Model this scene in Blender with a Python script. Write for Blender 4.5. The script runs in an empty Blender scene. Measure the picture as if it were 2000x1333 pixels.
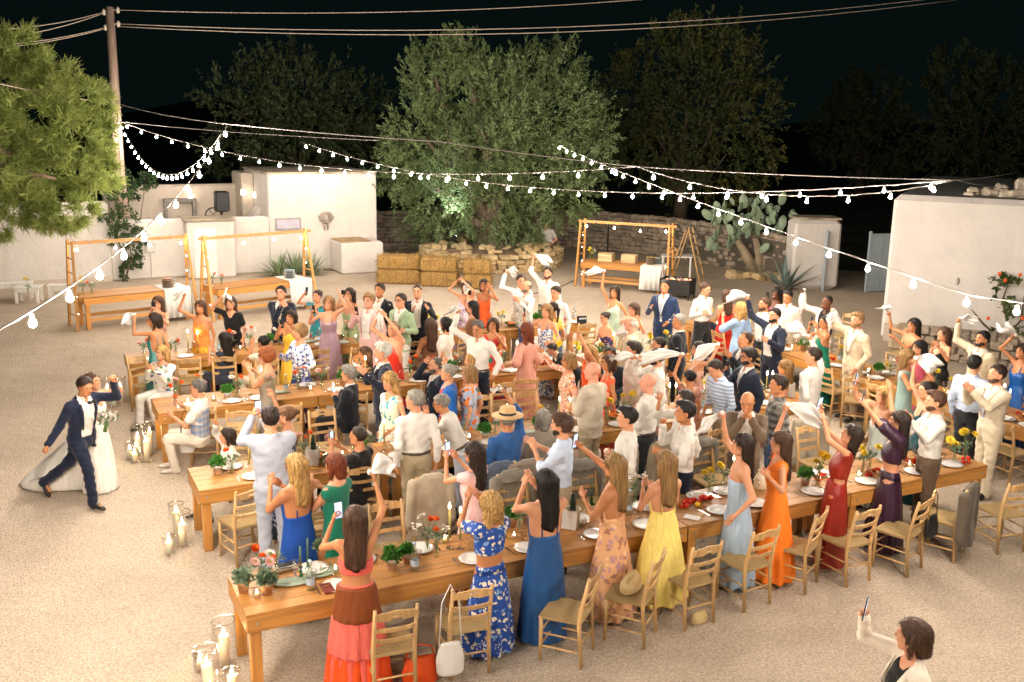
import bpy, bmesh, math, random
import numpy as np
from mathutils import Vector, Matrix, Euler
sc = bpy.context.scene
col = sc.collection
rnd = random.Random(7)
nrs = np.random.RandomState(11)
R_ = math.radians
# ---------------------------------------------------------------- camera
CF, CP, CR, CH = 1953.2, 0.22438, 0.017068, 4.945      # focal (px of a 2000 px wide frame), pitch, roll, height
cam = bpy.data.cameras.new('camera')
cam.sensor_width = 36.0
cam.lens = CF * 36.0 / 2000.0
cam.clip_start = 0.1
cam.clip_end = 900
camo = bpy.data.objects.new('camera', cam)
col.objects.link(camo)
camo.matrix_world = Matrix.Translation((0, 0, CH)) @ Matrix.Rotation(math.pi / 2 - CP, 4, 'X') @ Matrix.Rotation(CR, 4, 'Z')
sc.camera = camo
# ---------------------------------------------------------------- night sky
world = bpy.data.worlds.new('World')
sc.world = world
world.use_nodes = True
wn = world.node_tree
wn.nodes.clear()
wo = wn.nodes.new('ShaderNodeOutputWorld')
wb = wn.nodes.new('ShaderNodeBackground')
wb.inputs[0].default_value = (0.0017, 0.0042, 0.0042, 1)
wb.inputs[1].default_value = 1.0
wn.links.new(wb.outputs[0], wo.inputs[0])
sc.view_settings.view_transform = 'Standard'
sc.view_settings.look = 'None'
sc.view_settings.gamma = 1
sc.view_settings.use_curve_mapping = False
sc.view_settings.exposure = 0.0
BULB = 3900.0         # radiance of the festoon bulbs
BULB2 = 170.0        # of the warm bulbs over the buffets
FLAME = 160.0
WARM = (1.0, 0.87, 0.735)
try:
    cy = sc.cycles
    cy.use_denoising = True
    cy.max_bounces = 5
    cy.diffuse_bounces = 3
    cy.glossy_bounces = 2
    cy.transmission_bounces = 4
    cy.transparent_max_bounces = 12
    cy.caustics_reflective = False
    cy.caustics_refractive = False
    cy.sample_clamp_indirect = 4.0
    cy.sample_clamp_direct = 0.0
    cy.use_light_tree = True
    cy.use_adaptive_sampling = True
    cy.adaptive_threshold = 0.015
except Exception:
    pass

# ---------------------------------------------------------------- survey: photo point -> place on the site
def ray(u, v):
    X, Y = u - 1000.0, v - 666.5
    c, s = math.cos(CR), math.sin(CR)
    X, Y = X * c + Y * s, -X * s + Y * c
    a, b = X / CF, -Y / CF
    return Vector((a, math.cos(CP) + b * math.sin(CP), -math.sin(CP) + b * math.cos(CP)))
def G(u, v, z=0.0):
    r = ray(u, v)
    t = (z - CH) / r.z
    return Vector((r.x * t, r.y * t, z))
def GY(u, v, y):
    r = ray(u, v)
    t = y / r.y
    return Vector((r.x * t, y, CH + r.z * t))
def proj(p):
    x, y, z = p[0], p[1], p[2] - CH
    d = y * math.cos(CP) - z * math.sin(CP)
    w = y * math.sin(CP) + z * math.cos(CP)
    X, Y = x / d * CF, -w / d * CF
    c, s = math.cos(CR), math.sin(CR)
    return (1000 + X * c - Y * s, 666.5 + X * s + Y * c)

# ---------------------------------------------------------------- materials
def lin(h):
    if not isinstance(h, str):
        return tuple(h)[:3]
    h = h.lstrip('#')
    o = []
    for i in (0, 2, 4):
        c = int(h[i:i + 2], 16) / 255.0
        o.append(c / 12.92 if c <= 0.04045 else ((c + 0.055) / 1.055) ** 2.4)
    return tuple(o)
def _new(name):
    m = bpy.data.materials.new(name)
    m.use_nodes = True
    nt = m.node_tree
    p = nt.nodes['Principled BSDF']
    return m, nt, p
def _n(nt, t, **kw):
    n = nt.nodes.new(t)
    for k, v in kw.items():
        if k in n.inputs:
            n.inputs[k].default_value = v
        else:
            setattr(n, k, v)
    return n
def _coord(nt, scale=(1, 1, 1)):
    tc = _n(nt, 'ShaderNodeTexCoord')
    mp = _n(nt, 'ShaderNodeMapping')
    mp.inputs['Scale'].default_value = scale
    nt.links.new(tc.outputs['Object'], mp.inputs['Vector'])
    return mp.outputs['Vector']
def _ramp(nt, fac, stops, interp='LINEAR'):
    r = _n(nt, 'ShaderNodeValToRGB')
    r.color_ramp.interpolation = interp
    e = r.color_ramp.elements
    while len(e) < len(stops):
        e.new(0.5)
    for i, (p, c) in enumerate(stops):
        e[i].position = p
        e[i].color = (*c, 1)
    nt.links.new(fac, r.inputs['Fac'])
    return r.outputs['Color']
def _mix(nt, f, a, b):
    m = _n(nt, 'ShaderNodeMix', data_type='RGBA')
    for sock, val in ((0, f), (6, a), (7, b)):
        if hasattr(val, 'is_output') or hasattr(val, 'links'):
            nt.links.new(val, m.inputs[sock])
        else:
            m.inputs[sock].default_value = val if sock == 0 else (*val, 1)
    return m.outputs[2]
def _bump(nt, p, h, strength=.3, dist=.02):
    b = _n(nt, 'ShaderNodeBump')
    b.inputs['Strength'].default_value = strength
    b.inputs['Distance'].default_value = dist
    nt.links.new(h, b.inputs['Height'])
    nt.links.new(b.outputs['Normal'], p.inputs['Normal'])
MATS = {}
def M(name, c, rough=.7, var=.12, vs=4.0, bump=0.0, bs=25.0, bd=.01, metal=0, stretch=(1, 1, 1), spec=.4, sheen=0, coat=0):
    if name in MATS:
        return MATS[name]
    c = lin(c)
    m, nt, p = _new(name)
    p.inputs['Roughness'].default_value = rough
    p.inputs['Metallic'].default_value = metal
    p.inputs['Specular IOR Level'].default_value = spec
    if sheen: p.inputs['Sheen Weight'].default_value = sheen
    if coat: p.inputs['Coat Weight'].default_value = coat
    v = _coord(nt, stretch)
    nz = _n(nt, 'ShaderNodeTexNoise', Scale=vs, Detail=5.0)
    nt.links.new(v, nz.inputs['Vector'])
    lo = tuple(max(0, x * (1 - var)) for x in c)
    hi = tuple(min(1, x * (1 + var)) for x in c)
    nt.links.new(_ramp(nt, nz.outputs['Fac'], [(.3, lo), (.7, hi)]), p.inputs['Base Color'])
    if bump:
        b = _n(nt, 'ShaderNodeTexNoise', Scale=bs, Detail=4.0)
        nt.links.new(v, b.inputs['Vector'])
        _bump(nt, p, b.outputs['Fac'], bump, bd)
    MATS[name] = m
    return m
def E(name, c, strength):
    if name in MATS:
        return MATS[name]
    m, nt, p = _new(name)
    p.inputs['Base Color'].default_value = (*lin(c), 1)
    p.inputs['Emission Color'].default_value = (*lin(c), 1)
    p.inputs['Emission Strength'].default_value = strength
    MATS[name] = m
    return m
def glass(name, c=(1, 1, 1), alpha=.25, rough=.03, edge=.45):
    """thin clear glass: mostly see-through, with a gloss on it"""
    if name in MATS:
        return MATS[name]
    m, nt, p = _new(name)
    out = nt.nodes['Material Output']
    tr = _n(nt, 'ShaderNodeBsdfTransparent')
    tr.inputs[0].default_value = (*lin(c), 1)
    nt.nodes.remove(p)
    p = _n(nt, 'ShaderNodeBsdfGlossy', Roughness=rough)
    p.inputs[0].default_value = (*lin(c), 1)
    lw = _n(nt, 'ShaderNodeLayerWeight', Blend=.25)
    ma = _n(nt, 'ShaderNodeMath', operation='MULTIPLY_ADD')
    ma.inputs[1].default_value = edge
    ma.inputs[2].default_value = alpha
    nt.links.new(lw.outputs['Facing'], ma.inputs[0])
    mx = _n(nt, 'ShaderNodeMixShader')
    nt.links.new(ma.outputs[0], mx.inputs[0])
    nt.links.new(tr.outputs[0], mx.inputs[1])
    nt.links.new(p.outputs[0], mx.inputs[2])
    nt.links.new(mx.outputs[0], out.inputs['Surface'])
    MATS[name] = m
    return m
def wood(name, c, rough=.42, rings=14.0, axis='X', var=.17):
    if name in MATS:
        return MATS[name]
    c = lin(c)
    m, nt, p = _new(name)
    p.inputs['Roughness'].default_value = rough
    st = {'X': (.6, 9, 9), 'Y': (9, .6, 9), 'Z': (9, 9, .6)}[axis]
    v = _coord(nt, st)
    info = _n(nt, 'ShaderNodeObjectInfo')
    ad = _n(nt, 'ShaderNodeVectorMath', operation='ADD')
    cm = _n(nt, 'ShaderNodeCombineXYZ')
    ml = _n(nt, 'ShaderNodeMath', operation='MULTIPLY')
    ml.inputs[1].default_value = 37.0
    nt.links.new(info.outputs['Random'], ml.inputs[0])
    for i in range(3): nt.links.new(ml.outputs[0], cm.inputs[i])
    nt.links.new(v, ad.inputs[0]); nt.links.new(cm.outputs[0], ad.inputs[1])
    n1 = _n(nt, 'ShaderNodeTexNoise', Scale=2.2, Detail=7.0, Distortion=1.2)
    nt.links.new(ad.outputs[0], n1.inputs['Vector'])
    lo = tuple(x * (1 - var) for x in c); hi = tuple(min(1, x * (1 + var * .7)) for x in c)
    cr = _ramp(nt, n1.outputs['Fac'], [(.25, tuple(x * .8 for x in lo)), (.42, lo), (.72, hi)])
    # each board its own tone
    hsv = _n(nt, 'ShaderNodeHueSaturation')
    mr = _n(nt, 'ShaderNodeMapRange')
    mr.inputs['To Min'].default_value = .78; mr.inputs['To Max'].default_value = 1.18
    nt.links.new(info.outputs['Random'], mr.inputs['Value'])
    nt.links.new(mr.outputs[0], hsv.inputs['Value'])
    nt.links.new(cr, hsv.inputs['Color'])
    nt.links.new(hsv.outputs[0], p.inputs['Base Color'])
    _bump(nt, p, n1.outputs['Fac'], .25, .004)
    MATS[name] = m
    return m
def cloth(c, rough=.82):
    k = 'cloth_' + str(c)
    if k in MATS: return MATS[k]
    m = M(k, c, rough=rough, var=.07, vs=9.0, bump=.55, bs=11.0, bd=.035, spec=.25, sheen=.15)
    return m
def satin(c):
    k = 'satin_' + str(c)
    if k in MATS: return MATS[k]
    return M(k, c, rough=.38, var=.10, vs=6.0, bump=.6, bs=7.0, bd=.04, spec=.5, stretch=(1.6, 1.6, .5))
def pleat(c):
    k = 'pleat_' + str(c)
    if k in MATS: return MATS[k]
    return M(k, c, rough=.7, var=.14, vs=26.0, bump=.9, bs=34.0, bd=.012, spec=.3, stretch=(1.6, 1.6, .05))
def floral(base, cols, scale=14.0, size=.42, rough=.75):
    k = 'floral_%s_%s_%s' % (base, ''.join(cols), scale)
    if k in MATS: return MATS[k]
    m, nt, p = _new(k)
    p.inputs['Roughness'].default_value = rough
    v = _coord(nt)
    nz = _n(nt, 'ShaderNodeTexNoise', Scale=scale * 1.1, Detail=2.0)
    nt.links.new(v, nz.inputs['Vector'])
    vm = _n(nt, 'ShaderNodeVectorMath', operation='SCALE'); vm.inputs['Scale'].default_value = .09
    nt.links.new(nz.outputs['Color'], vm.inputs[0])
    va = _n(nt, 'ShaderNodeVectorMath', operation='ADD')
    nt.links.new(v, va.inputs[0]); nt.links.new(vm.outputs[0], va.inputs[1])
    vo = _n(nt, 'ShaderNodeTexVoronoi', Scale=scale)
    nt.links.new(va.outputs[0], vo.inputs['Vector'])
    sp = _n(nt, 'ShaderNodeSeparateColor')
    nt.links.new(vo.outputs['Color'], sp.inputs[0])
    n = len(cols)
    cr = _ramp(nt, sp.outputs[0], [(i / n, lin(cc)) for i, cc in enumerate(cols)], 'CONSTANT')
    th = _n(nt, 'ShaderNodeMath', operation='LESS_THAN'); th.inputs[1].default_value = size
    nt.links.new(vo.outputs['Distance'], th.inputs[0])
    nt.links.new(_mix(nt, th.outputs[0], lin(base), cr), p.inputs['Base Color'])
    b = _n(nt, 'ShaderNodeTexNoise', Scale=10.0, Detail=3.0); nt.links.new(v, b.inputs['Vector'])
    _bump(nt, p, b.outputs['Fac'], .5, .03)
    MATS[k] = m
    return m
def plaid(a, b, k_=60.0, horiz=True, vert=True):
    k = 'plaid_%s_%s_%s_%s_%s' % (a, b, k_, horiz, vert)
    if k in MATS: return MATS[k]
    m, nt, p = _new(k)
    p.inputs['Roughness'].default_value = .8
    v = _coord(nt)
    sx = _n(nt, 'ShaderNodeSeparateXYZ'); nt.links.new(v, sx.inputs[0])
    fs = []
    add = _n(nt, 'ShaderNodeMath', operation='ADD')
    nt.links.new(sx.outputs[0], add.inputs[0]); nt.links.new(sx.outputs[1], add.inputs[1])
    for on, src in ((vert, add.outputs[0]), (horiz, sx.outputs[2])):
        if not on: continue
        mu = _n(nt, 'ShaderNodeMath', operation='MULTIPLY'); mu.inputs[1].default_value = k_
        nt.links.new(src, mu.inputs[0])
        si = _n(nt, 'ShaderNodeMath', operation='SINE'); nt.links.new(mu.outputs[0], si.inputs[0])
        mr = _n(nt, 'ShaderNodeMapRange'); mr.inputs[1].default_value = -.3; mr.inputs[2].default_value = .3
        nt.links.new(si.outputs[0], mr.inputs[0]); fs.append(mr.outputs[0])
    if len(fs) == 2:
        av = _n(nt, 'ShaderNodeMath', operation='MULTIPLY_ADD'); av.inputs[1].default_value = .5
        h = _n(nt, 'ShaderNodeMath', operation='MULTIPLY'); h.inputs[1].default_value = .5
        nt.links.new(fs[1], h.inputs[0]); nt.links.new(fs[0], av.inputs[0]); nt.links.new(h.outputs[0], av.inputs[2])
        f = av.outputs[0]
    else:
        f = fs[0]
    nt.links.new(_mix(nt, f, lin(a), lin(b)), p.inputs['Base Color'])
    bz = _n(nt, 'ShaderNodeTexNoise', Scale=10.0, Detail=3.0); nt.links.new(v, bz.inputs['Vector'])
    _bump(nt, p, bz.outputs['Fac'], .5, .03)
    MATS[k] = m
    return m

# ---------------------------------------------------------------- mesh building
def mk(name, V, faces, mats=(), smooth=True, midx=None):
    """V: (n,3) array; faces: list of (k,m) int arrays (quads, triangles)"""
    me = bpy.data.meshes.new(name)
    V = np.asarray(V, dtype=np.float32)
    me.vertices.add(len(V))
    me.vertices.foreach_set('co', V.ravel())
    tot = [np.full(len(f), f.shape[1], dtype=np.int32) for f in faces if len(f)]
    fl = [np.asarray(f, dtype=np.int32).ravel() for f in faces if len(f)]
    if tot:
        tot = np.concatenate(tot); fl = np.concatenate(fl)
        me.loops.add(len(fl)); me.loops.foreach_set('vertex_index', fl)
        me.polygons.add(len(tot))
        st = np.zeros(len(tot), dtype=np.int32); st[1:] = np.cumsum(tot)[:-1]
        me.polygons.foreach_set('loop_start', st)
        try: me.polygons.foreach_set('loop_total', tot)
        except Exception: pass
        me.polygons.foreach_set('use_smooth', np.full(len(tot), bool(smooth)))
        if midx is not None:
            me.polygons.foreach_set('material_index', np.asarray(midx, dtype=np.int32))
    for m in mats: me.materials.append(m)
    me.update(calc_edges=True)
    return me
class MB:
    """collects simple shapes into one mesh"""
    def __init__(s): s.v = []; s.f = []; s.m = []; s.cur = 0
    def add(s, vs, fs):
        b = len(s.v)
        s.v.extend([tuple(x) for x in vs])
        for f in fs:
            s.f.append(tuple(b + i for i in f)); s.m.append(s.cur)
        return s
    def box(s, c, d, rot=None, taper=1.0, bev=0.0):
        x, y, z = d[0] / 2, d[1] / 2, d[2] / 2
        if bev:
            b = min(bev, x * .45, y * .45, z * .45)
            P = []
            for sz in (-1, 1):
                for (X, Y, Z) in ((x - b, y - b, z), (x, y, z - b)) if sz > 0 else ((x, y, z - b), (x - b, y - b, z)):
                    pass
            rings = [(-z, b), (-z + b, 0), (z - b, 0), (z, b)]
            for zz, ins in rings:
                t = taper if zz > 0 else 1
                xa, ya = (x - ins) * t, (y - ins) * t
                k = b * .6
                P += [(-xa + k, -ya, zz), (xa - k, -ya, zz), (xa, -ya + k, zz), (xa, ya - k, zz), (xa - k, ya, zz), (-xa + k, ya, zz), (-xa, ya - k, zz), (-xa, -ya + k, zz)]
            F = [tuple(range(7, -1, -1)), tuple(range(24, 32))]
            for r in range(3):
                for i in range(8):
                    j = (i + 1) % 8
                    F.append((r * 8 + i, r * 8 + j, r * 8 + 8 + j, r * 8 + 8 + i))
        else:
            P = [(-x, -y, -z), (x, -y, -z), (x, y, -z), (-x, y, -z), (-x * taper, -y * taper, z), (x * taper, -y * taper, z), (x * taper, y * taper, z), (-x * taper, y * taper, z)]
            F = [(3, 2, 1, 0), (4, 5, 6, 7), (0, 1, 5, 4), (1, 2, 6, 5), (2, 3, 7, 6), (3, 0, 4, 7)]
        c = Vector(c)
        if rot is not None:
            if not isinstance(rot, Matrix): rot = Euler(rot).to_matrix()
            P = [rot @ Vector(p) + c for p in P]
        else:
            P = [Vector(p) + c for p in P]
        return s.add(P, F)
    def tube(s, pts, rad, n=8, cap=True):
        pts = [Vector(p) for p in pts]
        if not hasattr(rad, '__len__'): rad = [rad] * len(pts)
        V = []; F = []
        up0 = None
        for i, p in enumerate(pts):
            t = (pts[min(i + 1, len(pts) - 1)] - pts[max(i - 1, 0)])
            t = t.normalized() if t.length > 1e-9 else Vector((0, 0, 1))
            if up0 is None:
                up0 = Vector((0, 0, 1)) if abs(t.z) < .9 else Vector((0, 1, 0))
            a = up0 - t * up0.dot(t)
            a = a.normalized() if a.length > 1e-6 else t.orthogonal().normalized()
            up0 = a
            b = t.cross(a)
            for k in range(n):
                g = 2 * math.pi * k / n
                V.append(p + (a * math.cos(g) + b * math.sin(g)) * rad[i])
        for i in range(len(pts) - 1):
            for k in range(n):
                j = (k + 1) % n
                F.append((i * n + k, i * n + j, (i + 1) * n + j, (i + 1) * n + k))
        if cap:
            F.append(tuple(range(n - 1, -1, -1)))
            F.append(tuple((len(pts) - 1) * n + k for k in range(n)))
        return s.add(V, F)
    def lathe(s, prof, n=12, c=(0, 0, 0), cap=True, rot=None):
        V = []; F = []
        c = Vector(c)
        for r, z in prof:
            for k in range(n):
                g = 2 * math.pi * k / n
                q = Vector((r * math.cos(g), r * math.sin(g), z))
                if rot is not None: q = rot @ q
                V.append(q + c)
        for i in range(len(prof) - 1):
            for k in range(n):
                j = (k + 1) % n
                F.append((i * n + k, i * n + j, (i + 1) * n + j, (i + 1) * n + k))
        if cap:
            if prof[0][0] > 1e-4: F.append(tuple(range(n - 1, -1, -1)))
            if prof[-1][0] > 1e-4: F.append(tuple((len(prof) - 1) * n + k for k in range(n)))
        return s.add(V, F)
    def ell(s, c, r, n=10, m=6, rot=None):
        prof = [(max(1e-5, math.sin(math.pi * i / m)), -math.cos(math.pi * i / m)) for i in range(m + 1)]
        V = []; F = []
        c = Vector(c)
        for a, z in prof:
            for k in range(n):
                g = 2 * math.pi * k / n
                q = Vector((a * math.cos(g) * r[0], a * math.sin(g) * r[1], z * r[2]))
                if rot is not None: q = rot @ q
                V.append(q + c)
        for i in range(m):
            for k in range(n):
                j = (k + 1) % n
                F.append((i * n + k, i * n + j, (i + 1) * n + j, (i + 1) * n + k))
        return s.add(V, F)
    def mesh(s, name, mats=(), smooth=False):
        me = bpy.data.meshes.new(name)
        me.from_pydata(s.v, [], s.f)
        for m in (mats if isinstance(mats, (list, tuple)) else [mats]): me.materials.append(m)
        n = len(me.polygons)
        me.polygons.foreach_set('material_index', s.m)
        me.polygons.foreach_set('use_smooth', [bool(smooth)] * n)
        me.update()
        return me
def link(name, data, parent=None, loc=None, rot=None, scale=None):
    o = bpy.data.objects.new(name, data)
    col.objects.link(o)
    if parent is not None: o.parent = parent
    if loc is not None: o.location = loc
    if rot is not None: o.rotation_euler = rot
    if scale is not None: o.scale = scale if hasattr(scale, '__len__') else (scale,) * 3
    return o
def tag(o, label=None, cat=None, group=None, kind=None):
    if label: o['label'] = label
    if cat: o['category'] = cat
    if group: o['group'] = group
    if kind: o['kind'] = kind
    return o
def thing(name, label, cat, loc=(0, 0, 0), rz=0.0, group=None, data=None):
    o = link(name, data, None, loc, (0, 0, rz))
    return tag(o, label, cat, group)
def part(name, mb, mat, parent, smooth=False, **kw):
    me = mb.mesh(name, mat, smooth) if isinstance(mb, MB) else mb
    return link(name, me, parent, **kw)
def struct(name, mb, mat, smooth=False, **kw):
    me = mb.mesh(name, mat, smooth) if isinstance(mb, MB) else mb
    return tag(link(name, me, **kw), kind='structure')
def copytree(o, parent=None):
    c = o.copy(); col.objects.link(c)
    if parent is not None: c.parent = parent
    for ch in list(o.children): copytree(ch, c)
    return c
# ================================================================ SETTING
D_ = Vector((0.8930, 0.4501, 0)); N_ = Vector((-0.4501, 0.8930, 0))     # along and across the table rows (and the masonry)
PHI = math.atan2(D_.y, D_.x)
# ---- ground
def ground_mat():
    m, nt, p = _new('pale_gravel')
    p.inputs['Roughness'].default_value = .95
    p.inputs['Specular IOR Level'].default_value = .15
    v = _coord(nt)
    a = _n(nt, 'ShaderNodeTexNoise', Scale=.55, Detail=6.0, Roughness=.65); nt.links.new(v, a.inputs['Vector'])
    b = _n(nt, 'ShaderNodeTexNoise', Scale=38.0, Detail=3.0); nt.links.new(v, b.inputs['Vector'])
    vo = _n(nt, 'ShaderNodeTexVoronoi', Scale=55.0); nt.links.new(v, vo.inputs['Vector'])
    c1 = _ramp(nt, a.outputs['Fac'], [(.3, (.50, .415, .325)), (.7, (.66, .565, .455))])
    c2 = _ramp(nt, b.outputs['Fac'], [(.36, (.66, .61, .56)), (.66, (1.0, 1.0, 1.0))])
    mu = _n(nt, 'ShaderNodeMix', data_type='RGBA', blend_type='MULTIPLY'); mu.inputs[0].default_value = .75
    nt.links.new(c1, mu.inputs[6]); nt.links.new(c2, mu.inputs[7])
    sp = _n(nt, 'ShaderNodeSeparateColor'); nt.links.new(vo.outputs['Color'], sp.inputs[0])
    c3 = _ramp(nt, sp.outputs[0], [(0, (.66, .62, .58)), (.5, (.95, .95, .95)), (1, (1.15, 1.1, 1.05))])
    m2 = _n(nt, 'ShaderNodeMix', data_type='RGBA', blend_type='MULTIPLY'); m2.inputs[0].default_value = .55
    nt.links.new(mu.outputs[2], m2.inputs[6]); nt.links.new(c3, m2.inputs[7])
    nt.links.new(m2.outputs[2], p.inputs['Base Color'])
    ad = _n(nt, 'ShaderNodeMath', operation='ADD')
    nt.links.new(vo.outputs['Distance'], ad.inputs[0]); nt.links.new(b.outputs['Fac'], ad.inputs[1])
    sc2 = _n(nt, 'ShaderNodeTexNoise', Scale=3.4, Detail=3.0, Distortion=.8); nt.links.new(v, sc2.inputs['Vector'])
    ma = _n(nt, 'ShaderNodeMath', operation='MULTIPLY_ADD'); ma.inputs[1].default_value = 3.0
    nt.links.new(sc2.outputs['Fac'], ma.inputs[0]); nt.links.new(ad.outputs[0], ma.inputs[2])
    _bump(nt, p, ma.outputs[0], .6, .025)
    return m
gm = ground_mat()
mb = MB(); mb.add([(-240, -40, -.05), (240, -40, -.05), (240, 235, -.05), (-240, 235, -.05)], [(0, 1, 2, 3)])
struct('ground', mb, M('field_soil', (.10, .085, .06), rough=.95, vs=.4, var=.5))
cx = [(-30, -12), (30, -12), (30, 22), (14, 27), (11.5, 33), (10, 33.5), (6, 36.5), (2, 38.4), (-5, 37.5), (-9, 31.5), (-22, 25)]
mb = MB(); mb.add([(x, y, 0) for x, y in cx], [tuple(range(len(cx)))])
struct('gravel_court', mb, gm)
# loose gravel with its own relief in the near part of the court
k = 26000
yy = 5.5 + 9.0 * nrs.rand(k) ** 1.25
xx = (nrs.rand(k) - .5) * 1.12 * yy
r = .0035 + .0075 * nrs.rand(k) ** 2
C = np.stack([xx, yy, r * .35], 1)
o8 = np.array([(1, 0, 0), (0, 1, 0), (-1, 0, 0), (0, -1, 0), (0, 0, .7), (0, 0, -.7)])
jit = .6 + .8 * nrs.rand(k, 6, 1)
V = C[:, None, :] + o8[None] * r[:, None, None] * jit
f8 = np.array([(0, 1, 4), (1, 2, 4), (2, 3, 4), (3, 0, 4), (1, 0, 5), (2, 1, 5), (3, 2, 5), (0, 3, 5)])
Fc = (np.arange(k) * 6)[:, None, None] + f8[None]
tag(link('loose_gravel', mk('loose_gravel', V.reshape(-1, 3), [Fc.reshape(-1, 3)], [M('pebble', (.56, .47, .37), var=.35, vs=60.0, rough=.9)], False)), 'small pale loose stones lying over the gravel court', kind='stuff')
# low dark hills behind the farm
mb = MB()
for i in range(40):
    a0 = -1.1 + 2.2 * i / 39
    h = 5 + 3 * math.sin(i * .5) + 1.5 * math.sin(i * 1.3 + 1)
    mb.v += [(math.sin(a0) * 200, math.cos(a0) * 200, -.5), (math.sin(a0) * 212, math.cos(a0) * 212, h * .8), (math.sin(a0) * 228, math.cos(a0) * 228, -.5)]
for i in range(39):
    for j in (0, 1):
        b = i * 3 + j
        mb.f.append((b, b + 3, b + 4, b + 1)); mb.m.append(0)
struct('hills', mb, M('dark_hill', (.05, .06, .05), rough=1, vs=.05), True)

# ---- white masonry on the left
A_ = Vector((-10.7, 29.0, 0))
def W(t, s, z=0): return A_ + D_ * t + N_ * s + Vector((0, 0, z))
def Wp(u, v, s):
    r = ray(u, v); o = Vector((0, 0, CH)); p0 = A_ + N_ * s
    k = (p0 - o).dot(N_) / r.dot(N_); q = o + r * k
    return (q - A_).dot(D_), q.z
def limewash(name, c, stain, amt):
    m, nt, p = _new(name)
    p.inputs['Roughness'].default_value = .92
    p.inputs['Specular IOR Level'].default_value = .2
    v = _coord(nt)
    a = _n(nt, 'ShaderNodeTexNoise', Scale=1.3, Detail=7.0, Roughness=.65); nt.links.new(v, a.inputs['Vector'])
    c = lin(c)
    base = _ramp(nt, a.outputs['Fac'], [(.3, tuple(x * .88 for x in c)), (.62, c)])
    v2 = _coord(nt, (5.0, 5.0, .45))
    st = _n(nt, 'ShaderNodeTexNoise', Scale=1.0, Detail=5.0, Roughness=.6); nt.links.new(v2, st.inputs['Vector'])
    f1 = _ramp(nt, st.outputs['Fac'], [(.56, (0, 0, 0)), (.80, (amt, amt, amt))])
    mx = _n(nt, 'ShaderNodeMix', data_type='RGBA'); nt.links.new(f1, mx.inputs[0]); nt.links.new(base, mx.inputs[6]); mx.inputs[7].default_value = (*lin(stain), 1)
    pt = _n(nt, 'ShaderNodeTexNoise', Scale=3.2, Detail=9.0, Roughness=.7, Distortion=.6); nt.links.new(v, pt.inputs['Vector'])
    f2 = _ramp(nt, pt.outputs['Fac'], [(.66, (0, 0, 0)), (.70, (amt * 1.3,) * 3)])
    m2 = _n(nt, 'ShaderNodeMix', data_type='RGBA'); nt.links.new(f2, m2.inputs[0]); nt.links.new(mx.outputs[2], m2.inputs[6]); m2.inputs[7].default_value = (*[x * .8 for x in lin(stain)], 1)
    nt.links.new(m2.outputs[2], p.inputs['Base Color'])
    b = _n(nt, 'ShaderNodeTexNoise', Scale=7.0, Detail=7.0, Roughness=.6); nt.links.new(v, b.inputs['Vector'])
    _bump(nt, p, b.outputs['Fac'], .5, .04)
    return m
plaster = limewash('limewash', (.60, .56, .52), (.42, .36, .29), .34)
plaster2 = limewash('cream_limewash', (.52, .45, .375), (.34, .27, .20), .45)
capm = M('worn_coping', (.36, .30, .22), rough=.95, var=.4, vs=3.0, bump=.5, bs=12, bd=.03)
def block(name, mb, t0, t1, s0, s1, z0, z1, soft=.03):
    c = W((t0 + t1) / 2, (s0 + s1) / 2, (z0 + z1) / 2)
    mb.box(c, (t1 - t0, s1 - s0, z1 - z0), Euler((0, 0, PHI)).to_matrix(), bev=soft)
def tt(u, v, s): return Wp(u, v, s)[0]
def zz(u, v, s): return Wp(u, v, s)[1]
hw = thing('whitewashed_building', 'low white flat-roofed farm building with tall blank wall at its right', 'building')
tc0, tc1 = tt(526, 450, 0), tt(736, 420, 0)
zc = zz(640, 340, 0)
mb = MB(); block('', mb, tc0, tc1, 0, 3.4, 0, zc, .05); part('tall_block', mb, plaster, hw)
mb = MB(); block('', mb, tc0 - .02, tc1 + .02, .03, 3.42, zc - .012, zc + .05, .02); part('roof_edge', mb, capm, hw)
zp = zz(330, 429, 0)
tw0 = tt(215, 470, 0)
mb = MB(); block('', mb, tw0, tc0 - .004, 0, .35, 0, zp, .05); part('terrace_wall', mb, plaster, hw)
mb = MB(); block('', mb, tw0, tc0 - .004, .352, 2.9, 0, zp - .42, .02); part('terrace_floor', mb, plaster2, hw)
zb = zz(330, 361, 3.0)
mb = MB(); block('', mb, tt(200, 400, 3.0), tt(474, 400, 3.0), 2.9, 3.3, 0, zb, .06); part('back_wall', mb, plaster2, hw)
mb = MB(); block('', mb, tt(473, 400, 1.9), tc0 - .006, 1.9, 3.4, 0, zz(500, 338, 1.9), .05); part('stair_block', mb, plaster2, hw)
# sloping stair flank
ta, tb_ = tt(481, 410, 1.2), tt(524, 410, 1.2)
mb = MB(); z0_ = zp - .42; z1_ = zz(521, 386, 1.2)
pts = [W(ta, 1.2, z0_), W(tb_, 1.2, z0_), W(tb_, 1.2, z1_), W(ta, 1.2, z0_ + .12)]
mb.add(pts + [p + N_ * .6 for p in pts], [(0, 1, 2, 3), (7, 6, 5, 4), (0, 4, 5, 1), (1, 5, 6, 2), (2, 6, 7, 3), (3, 7, 4, 0)])
part('stair_flank', mb, plaster, hw)
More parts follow.
